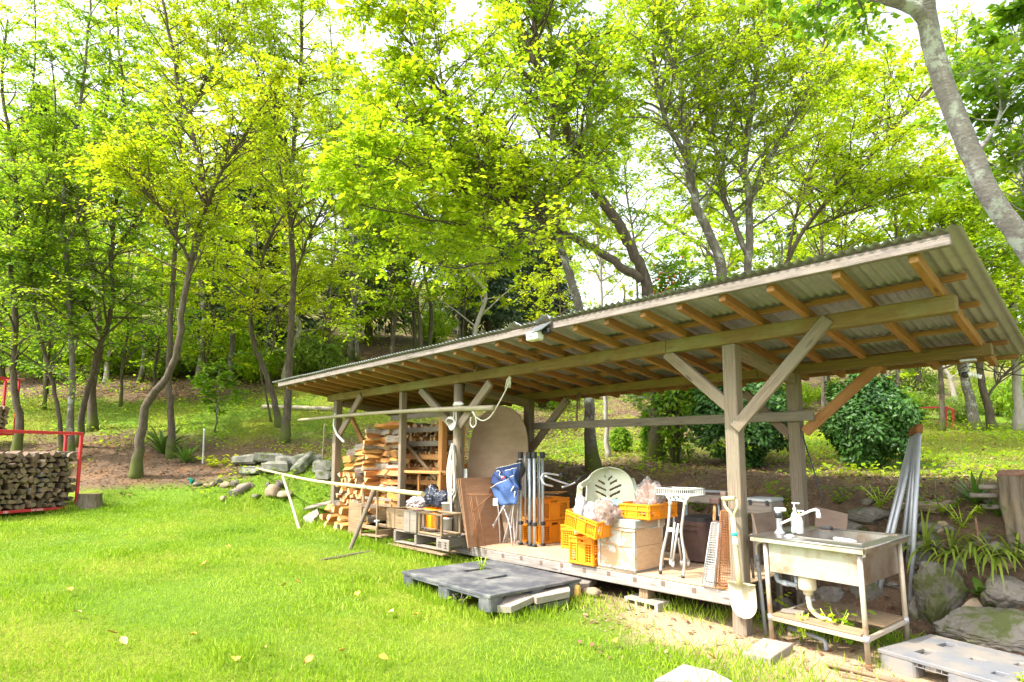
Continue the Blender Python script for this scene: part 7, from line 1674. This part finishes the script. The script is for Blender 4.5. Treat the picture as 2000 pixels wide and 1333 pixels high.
sh = [(x, y) for x in range(-60, 660, 130) for y in (738,)] + [(x, 705) for x in range(-40, 700, 170)] + [(x, 665) for x in range(0, 1000, 210)] + [(420, 745), (470, 742), (510, 740), (380, 740), (1060, 800), (1100, 770), (1560, 800), (1620, 790), (1750, 826), (1800, 824), (1960, 820), (2020, 822), (1880, 822), (1720, 800), (1800, 795), (1900, 795), (1990, 795), (1240, 770), (1330, 775), (1400, 800), (1470, 800), (1150, 745), (1080, 740)]
used = set()
for i, (px, py) in enumerate(sh):
    px += r.uniform(-18, 18); p = ground_hit(px, py + r.uniform(-8, 6), 70); k = r.choice((0, 1, 2)); s = r.uniform(.6, 1.35)
    M = Matrix.Translation(p) @ Matrix.Rotation(r.uniform(0, 6.28), 4, 'Z') @ Matrix.Diagonal((s, s, s * r.uniform(.7, 1.2), 1))
    if k in used: o = dup(shr[k], M=M)
    else: o = shr[k]; used.add(k); o.matrix_world = M
    o['label'] = SHL[k]

def frond_plant(name, label, p, n, length, width, leaf, seed, arch=.6, el=(30, 75), cat='plant', lean=(0, 0), seg=6, group=None):
    """strap leaves arching from one point"""
    rr = random.Random(seed); t = thing(name, label, cat, p, group=group); Q = []
    mb = MB()
    for k in range(n):
        a = k * 2.399 + rr.uniform(-.4, .4); e = R(rr.uniform(*el)); L = length * rr.uniform(.6, 1.1)
        d = Vector((math.cos(a) * math.cos(e) + lean[0], math.sin(a) * math.cos(e) + lean[1], math.sin(e))).normalized(); sd = d.cross(Vector((0, 0, 1))).normalized(); q = Vector((0, 0, 0)); vs = []
        for s in range(seg + 1):
            f = s / seg; w = width * (math.sin(math.pi * min(1, .12 + .88 * f)) ** .7) * .5 + .0008; vs += [q - sd * w, q + sd * w]
            q = q + d * L / seg; d = (d + Vector((0, 0, -arch / seg * 2 * (f + .3)))).normalized()
        mb.add(vs, [(2 * s, 2 * s + 1, 2 * s + 3, 2 * s + 2) for s in range(seg)])
    mb.build('leaves', leaf, t); return t
lp = [((1800, 1098), (-.5, -.3)), ((1850, 1096), (-.2, -.5)), ((1895, 1098), (0, -.5)), ((1935, 1106), (.1, -.5)), ((1975, 1112), (.2, -.4))]
ll = ['yellow green strap leaved lily arching left over the large boulder', 'strap leaved lily second from the left along the bank', 'strap leaved lily in the middle of the row on the bank', 'strap leaved lily second from the right along the bank', 'yellowing strap leaved lily at the right edge']
for i, ((px, py), ln_) in enumerate(lp):
    p = ground_hit(px + 10, py - 12, 30, 3.5); frond_plant('lily_plant', ll[i], p + Vector((0, -.03, .03)), 26, .56, .022, 'leaf_lily', 70 + i, 1.5, (10, 55), lean=ln_, group='strap leaved lilies on the bank')
p = ground_hit(1925, 1172, 30, 3.5); frond_plant('broad_leaf_plant', 'bright green broad leaved weed growing between the boulders', p + Vector((0, -.05, .05)), 8, .20, .075, 'leaf_fern', 81, .5, (15, 50))
p = ground_hit(1905, 985, 30, 4); frond_plant('fern', 'dark green fern on the upper bank left of the gnarled stump', p, 30, .36, .03, 'leaf_fern', 82, .7)
p = ground_hit(1950, 1010, 30, 4); frond_plant('fern', 'drooping dark strap fern right beside the gnarled stump', p, 26, .36, .022, 'leaf_fern', 83, 1.2)
p = ground_hit(1995, 1075, 30, 4); frond_plant('fern', 'small green fern at the right edge under the stump', p, 20, .25, .022, 'leaf_fern', 84, 1.0)
p = ground_hit(318, 888); frond_plant('fern', 'large dark fern on the bank beside the straight tree', p, 44, .95, .075, 'leaf_fern', 85, .8)
p = ground_hit(362, 905); frond_plant('fern', 'smaller fern on the bank right of the large one', p, 26, .6, .06, 'leaf_fern', 86, .8)
p = ground_hit(1917, 1090, 30, 4); q1 = p + Vector((-.02, 0, .36)); pole('dry_stalk', 'brown dry flower stalk standing in the lilies', 'stalk', [p, p.lerp(q1, .5), q1], .012, .009, 'dried_leaves')
def leafy_weed(label, p, n, h, w, size, seed, leaf='leaf_green', name='weed'):
    rr = np.random.default_rng(seed); t = thing(name, label, 'weed', p); mb = MB()
    for k in range(5):
        a = k * 1.26 + seed; mb.tube([Vector((0, 0, 0)), Vector((math.cos(a) * w * .4, math.sin(a) * w * .4, h * .6)), Vector((math.cos(a) * w * .8, math.sin(a) * w * .8, h))], .004, 4)
    mb.build('stems', 'stick_wood' if leaf != 'leaf_green' else 'lime_plastic', t)
    u = rr.random(n); a = rr.integers(0, 5, n) * 1.26 + seed + rr.normal(0, .35, n)
    pos = np.stack([np.cos(a) * w * u * .9, np.sin(a) * w * u * .9, h * u ** .8 * .98 + .01], 1); ax = np.stack([np.cos(a + rr.normal(0, .9, n)), np.sin(a + rr.normal(0, .9, n)), -.2 + 0 * a], 1)
    link('leaves', quads_mesh('leaves', leaf_quads(pos, ax, unit(rr.normal(0, .35, (n, 3)) + np.array([0, 0, 1.0])), size * rr.uniform(.6, 1.2, n), .6, .08), leaf), t)['kind'] = 'stuff'
leafy_weed('bright vine growing up through the sink shelf boards', MS @ Vector((.44, .17, .06)), 46, .24, .13, .07, 1)
leafy_weed('small green sprout on the front shelf board of the sink', MS @ Vector((.24, .05, .06)), 20, .2, .06, .05, 2)
leafy_weed('darker leaves under the sink behind the vine', MS @ Vector((.46, .33, .0)), 40, .30, .16, .08, 3, 'leaf_mid_green')
leafy_weed('little weed growing out of the slot of the dark grey pallet', MP_ @ Vector((Wp * .28, Dp * .62, .1)), 60, .16, .06, .035, 4)
leafy_weed('round leaved weed between wooden pallet and deck corner', P(868, 1092, 4.55), 30, .17, .10, .07, 5)
leafy_weed('weed poking out from under the front edge of the dark grey pallet', MP_ @ Vector((Wp * .76, -.06, .0)), 34, .10, .10, .05, 6, 'leaf_mid_green')
leafy_weed('fresh green sprig growing through a hole of the light grey pallet', MG @ Vector((.80, .18, .08)), 40, .10, .06, .035, 7)
leafy_weed('bright weed with golden leaf tips on the bare left bank', ground_hit(420, 910), 60, .25, .5, .14, 8, 'leaf_golden')
leafy_weed('yellow leaved weed in the shade behind the sink leg', atz(1520, 1215, .02), 26, .25, .12, .07, 9, 'leaf_golden')
for i, (px, py, lab) in enumerate(((1365, 1000, 'bright weed on the bank seen between the basket stand legs'), (1345, 985, 'leafy weed on the bank behind the ash bin'), (1500, 1040, 'weed in the gap between front post and sink'), (1545, 1015, 'weed on the bank behind the soap bottles'), (1640, 985, 'green weed clump on the bank beside the wide stone'), (1720, 990, 'weed clump on the bank between the steel poles'), (1840, 1010, 'weed above the flat oblong stone'), (1880, 1030, 'weed in the litter left of the dry stalk'))):
    leafy_weed(lab, ground_hit(px, py, 20, 5.6), 80, .22, .22, .06, 20 + i, 'leaf_green' if i % 2 else 'leaf_mid_green')
leafy_weed('green weed standing in the shade behind the tool case', ground_hit(1530, 985, 20, 4), 70, .30, .25, .08, 10, 'leaf_mid_green')

# ------------------------------------------------------------------ grass, litter, pebbles
VIEW = math.atan2(FWD[1], FWD[0])
def polar(n, r0, r1, half=52, seed=1, power=1.0):
    g = np.random.default_rng(seed); rad = r0 + (r1 - r0) * g.random(n) ** power; a = VIEW + R(half) * (2 * g.random(n) - 1)
    return rad * np.cos(a), rad * np.sin(a), rad, g
DECK = (-6.45, 4.88, -2.4, 6.4)
def free(x, y):
    k = ~((x > DECK[0]) & (x < DECK[2]) & (y > DECK[1]) & (y < DECK[3])) & ~((x > -9.8) & (x < -6.3) & (y > 4.75) & (y < 6.6))
    for M, w, d in ((MP_, Wp, Dp), (MG, 1.1, Dg)):
        q = np.array(M.inverted()); u = q[0, 0] * x + q[0, 1] * y + q[0, 3]; v = q[1, 0] * x + q[1, 1] * y + q[1, 3]; k &= ~((u > -.02) & (u < w + .02) & (v > -.02) & (v < d + .02))
    return k
def patch(x, y, s=1.0): return .5 + .25 * np.sin(1.9 * s * x + 1.3 * s * y + .7) + .25 * np.sin(3.1 * s * y - 2.3 * s * x + 2 * np.sin(1.1 * s * x))
def blades(x, y, rad, g, h0, h1, lean, wid):
    n = len(x); z = ground_z(x, y) - .006; az = g.random(n) * 6.283 ; t = np.abs(g.normal(0, lean, n)) + .08
    ax = np.stack([np.cos(az) * t, np.sin(az) * t, np.ones(n)], 1); L = (h0 + (h1 - h0) * g.random(n)) 
    nr = np.stack([-np.sin(az + g.normal(0, .8, n)), np.cos(az), .2 * g.random(n)], 1)
    W = (.0032 + .00062 * rad) * wid * g.uniform(.7, 1.3, n)
    return leaf_quads(np.stack([x, y, z], 1), ax, nr, L, W / L * 1.0, .05)
x, y, rad, g = polar(330000, 2.0, 14.5, 52, 2, 1.0)
gr = green(x, y); k = (gr + .35 * (patch(x, y, 1.7) - .5) + .25 * (g.random(len(x)) - .5) > .60) & free(x, y); x, y, rad = x[k], y[k], rad[k]
hm = .6 + .8 * patch(x, y, .9) * patch(x, y, 2.7)
V = blades(x, y, rad, g, .030, .085, .75, 1.0); V = V[:, :1] + (V - V[:, :1]) * hm[:, None, None]
tag(link('grass', quads_mesh('grass', V, 'blade')), 'short bright green lawn grass in front of the shed', 'grass', kind='stuff')
x, y, rad, g = polar(120000, 6.5, 24, 52, 3, .9)
gr = green(x, y); up = ground_z(x, y) > lawn_z(x) + .35
k = (gr + .5 * (patch(x, y, 1.1) - .5) + .3 * (g.random(len(x)) - .5) > .42) & up & free(x, y); x, y, rad = x[k], y[k], rad[k]
tag(link('bank_grass', quads_mesh('bank_grass', blades(x, y, rad, g, .03, .10, .6, 1.1), 'blade_dry')), 'thin mossy grass on the banks and the upper lawn', 'grass', kind='stuff')
# longer tufts along edges
E_ = []
def edge(a, b, n, w, h):
    g2 = np.random.default_rng(int(abs(a.x * 100) + n)); u = g2.random(n); E_.append((a.x + (b.x - a.x) * u + g2.normal(0, w, n), a.y + (b.y - a.y) * u + g2.normal(0, w, n), np.full(n, h)))
edge(P(620, 1034, 4.35), P(770, 1075, 4.2), 1500, .09, .24); edge(P(740, 1070, 4.25), P(880, 1100, 4.3), 900, .07, .22)
edge(MP_ @ Vector((0, -.05, 0)), MP_ @ Vector((Wp, -.05, 0)), 900, .05, .13); edge(MP_ @ Vector((-.04, 0, 0)), MP_ @ Vector((-.04, Dp, 0)), 500, .05, .14); edge(MP_ @ Vector((Wp + .1, -.1, 0)), MP_ @ Vector((Wp + .1, Dp, 0)), 500, .08, .12)
edge(Vector((-4.6, 4.55, 0)), Vector((-3.3, 4.55, 0)), 500, .12, .11); edge(Vector((-3.4, 5.0, 0)), Vector((-2.5, 5.3, 0)), 500, .15, .14); edge(Vector((-2.3, 5.5, 0)), Vector((-1.3, 5.9, 0)), 900, .18, .2)
edge(Vector((-2.7, 3.9, 0)), Vector((-1.7, 4.35, 0)), 900, .22, .10); edge(Vector((-2.2, 3.6, 0)), Vector((-1.3, 4.1, 0)), 600, .25, .09); edge(Vector((-1.4, 4.9, 0)), Vector((-1.3, 5.6, 0)), 260, .06, .2)
edge(ground_hit(590, 1000), ground_hit(640, 1030), 500, .12, .2); edge(ground_hit(0, 1004), ground_hit(150, 994), 600, .08, .12)
edge(ground_hit(560, 985), ground_hit(400, 985), 900, .25, .16)
x, y, h = (np.concatenate(q) for q in zip(*E_)); g = np.random.default_rng(8); rad = np.hypot(x, y)
V = blades(x, y, rad, g, .5, 1.1, .45, 1.25); V = V[:, :1] + (V - V[:, :1]) * h[:, None, None]
V = blades(x, y, rad, g, .05, .14, .5, 1.2)
tag(link('tall_grass', quads_mesh('tall_grass', V, 'blade')), 'longer grass tufts along the pallets, logs and slabs', 'grass', kind='stuff')
# leaf litter on the bare ground
x, y, rad, g = polar(60000, 3.2, 26, 52, 4, .85)
gr = green(x, y); sd = rbf_eval(W_S, x, y); k = (gr + .4 * (patch(x, y, 2.1) - .5) < .55) & free(x, y) & (g.random(len(x)) > .85 * np.clip(sd, 0, 1)); x, y, rad = x[k], y[k], rad[k]; n = len(x)
az = g.random(n) * 6.283; V = leaf_quads(np.stack([x, y, ground_z(x, y) + .006 + .02 * g.random(n)], 1), np.stack([np.cos(az), np.sin(az), g.normal(0, .3, n)], 1), unit(np.array([0, 0, 1.]) + g.normal(0, .45, (n, 3))), g.uniform(.025, .07, n) * (1 + rad * .02), .5, .12)
tag(link('leaf_litter', quads_mesh('leaf_litter', V, 'leaf_litter')), 'brown fallen leaves littering the bare ground and banks', 'leaf litter', kind='stuff')
# low leafy ground cover on the shaded bank behind the shed and on the terrace
x, y, rad, g = polar(52000, 5.0, 30, 52, 6, .8)
up = ground_z(x, y) > lawn_z(x) + .12; k = up & free(x, y) & (patch(x, y, 1.3) * patch(x + 3, y, .5) + .15 * g.random(len(x)) > .335); x, y, rad = x[k], y[k], rad[k]; n = len(x)
az = g.random(n) * 6.283; V = leaf_quads(np.stack([x, y, ground_z(x, y) + .02 + .10 * g.random(n) ** 2 * (1 + rad * .05)], 1), np.stack([np.cos(az), np.sin(az), .25 + g.normal(0, .3, n)], 1), unit(np.array([0, 0, 1.]) + g.normal(0, .4, (n, 3))), g.uniform(.03, .07, n) * (1 + rad * .04), .62, .08)
tag(link('ground_cover', quads_mesh('ground_cover', V, 'leaf_green')), 'low leafy weeds covering patches of the banks', 'ground cover', kind='stuff')
# pebbles and crumbs of soil
x, y, rad, g = polar(16000, 2.6, 13, 52, 5, .8)
gr = green(x, y); k = (gr < .62) & free(x, y); x, y = x[k], y[k]; n = len(x); s = g.uniform(.004, .016, n) * (1 + (g.random(n) > .95) * 1.6); z = ground_z(x, y)
oc = np.array([(1, 0, 0), (0, 1, 0), (-1, 0, 0), (0, -1, 0), (0, 0, .8), (0, 0, -.8)], float); VV = np.stack([x, y, z + s * .2], 1)[:, None] + (oc[None] * (1 + g.normal(0, .22, (n, 6, 3)))) * s[:, None, None]
tri = np.array([(0, 1, 4), (1, 2, 4), (2, 3, 4), (3, 0, 4)]); Ft = (np.arange(n)[:, None, None] * 6 + tri[None]).reshape(-1, 3)
me = bpy.data.meshes.new('pebbles'); me.vertices.add(n * 6); me.vertices.foreach_set('co', VV.astype(np.float32).ravel()); me.loops.add(Ft.size); me.loops.foreach_set('vertex_index', Ft.astype(np.int32).ravel())
me.polygons.add(len(Ft)); me.polygons.foreach_set('loop_start', np.arange(0, Ft.size, 3, dtype=np.int32)); me.materials.append(MAT['rock_tan']); me.update(calc_edges=True)
tag(link('pebbles', me), 'small stones and crumbs of soil on the bare ground', 'pebbles', kind='stuff')
# single fallen leaves on the lawn
FL = [(135, 1165), (145, 1210), (218, 1250), (376, 1253), (458, 1307), (520, 1282), (603, 1304), (446, 1075), (700, 1172), (765, 1208), (580, 1147), (667, 1285), (1205, 1268), (1380, 1272), (400, 1110), (555, 1153), (745, 1302), (240, 1268), (1390, 1298), (812, 1212)]
lm = []
for k in range(4):
    mb = MB(); rr = random.Random(k)
    mb.sheet(lambda u, v: Vector(((u - .5) * .075, math.sin(math.pi * min(.98, max(.02, u))) * (v - .5) * .055, .012 * math.sin(3 * u + k) + .010 * abs(v - .5) * 2 + .02)), 8, 4)
    me = bpy.data.meshes.new('fallen_leaf'); me.from_pydata(mb.v, [], mb.f); me.polygons.foreach_set('use_smooth', mb.sm); me.materials.append(MAT['fallen_leaf_%d' % (k % 3)]); lm.append(me)
for i, (px, py) in enumerate(FL):
    p = ground_hit(px, py, 20, 1.5); o = link('fallen_leaf', lm[i % 4], None, p + Vector((0, 0, .035))); o.rotation_euler = (R(rnd.uniform(-25, 25)), R(rnd.uniform(-25, 25)), rnd.uniform(0, 6.28)); tag(o, 'curled yellowish fallen leaf lying on the lawn', 'leaf', 'fallen leaves on the lawn')
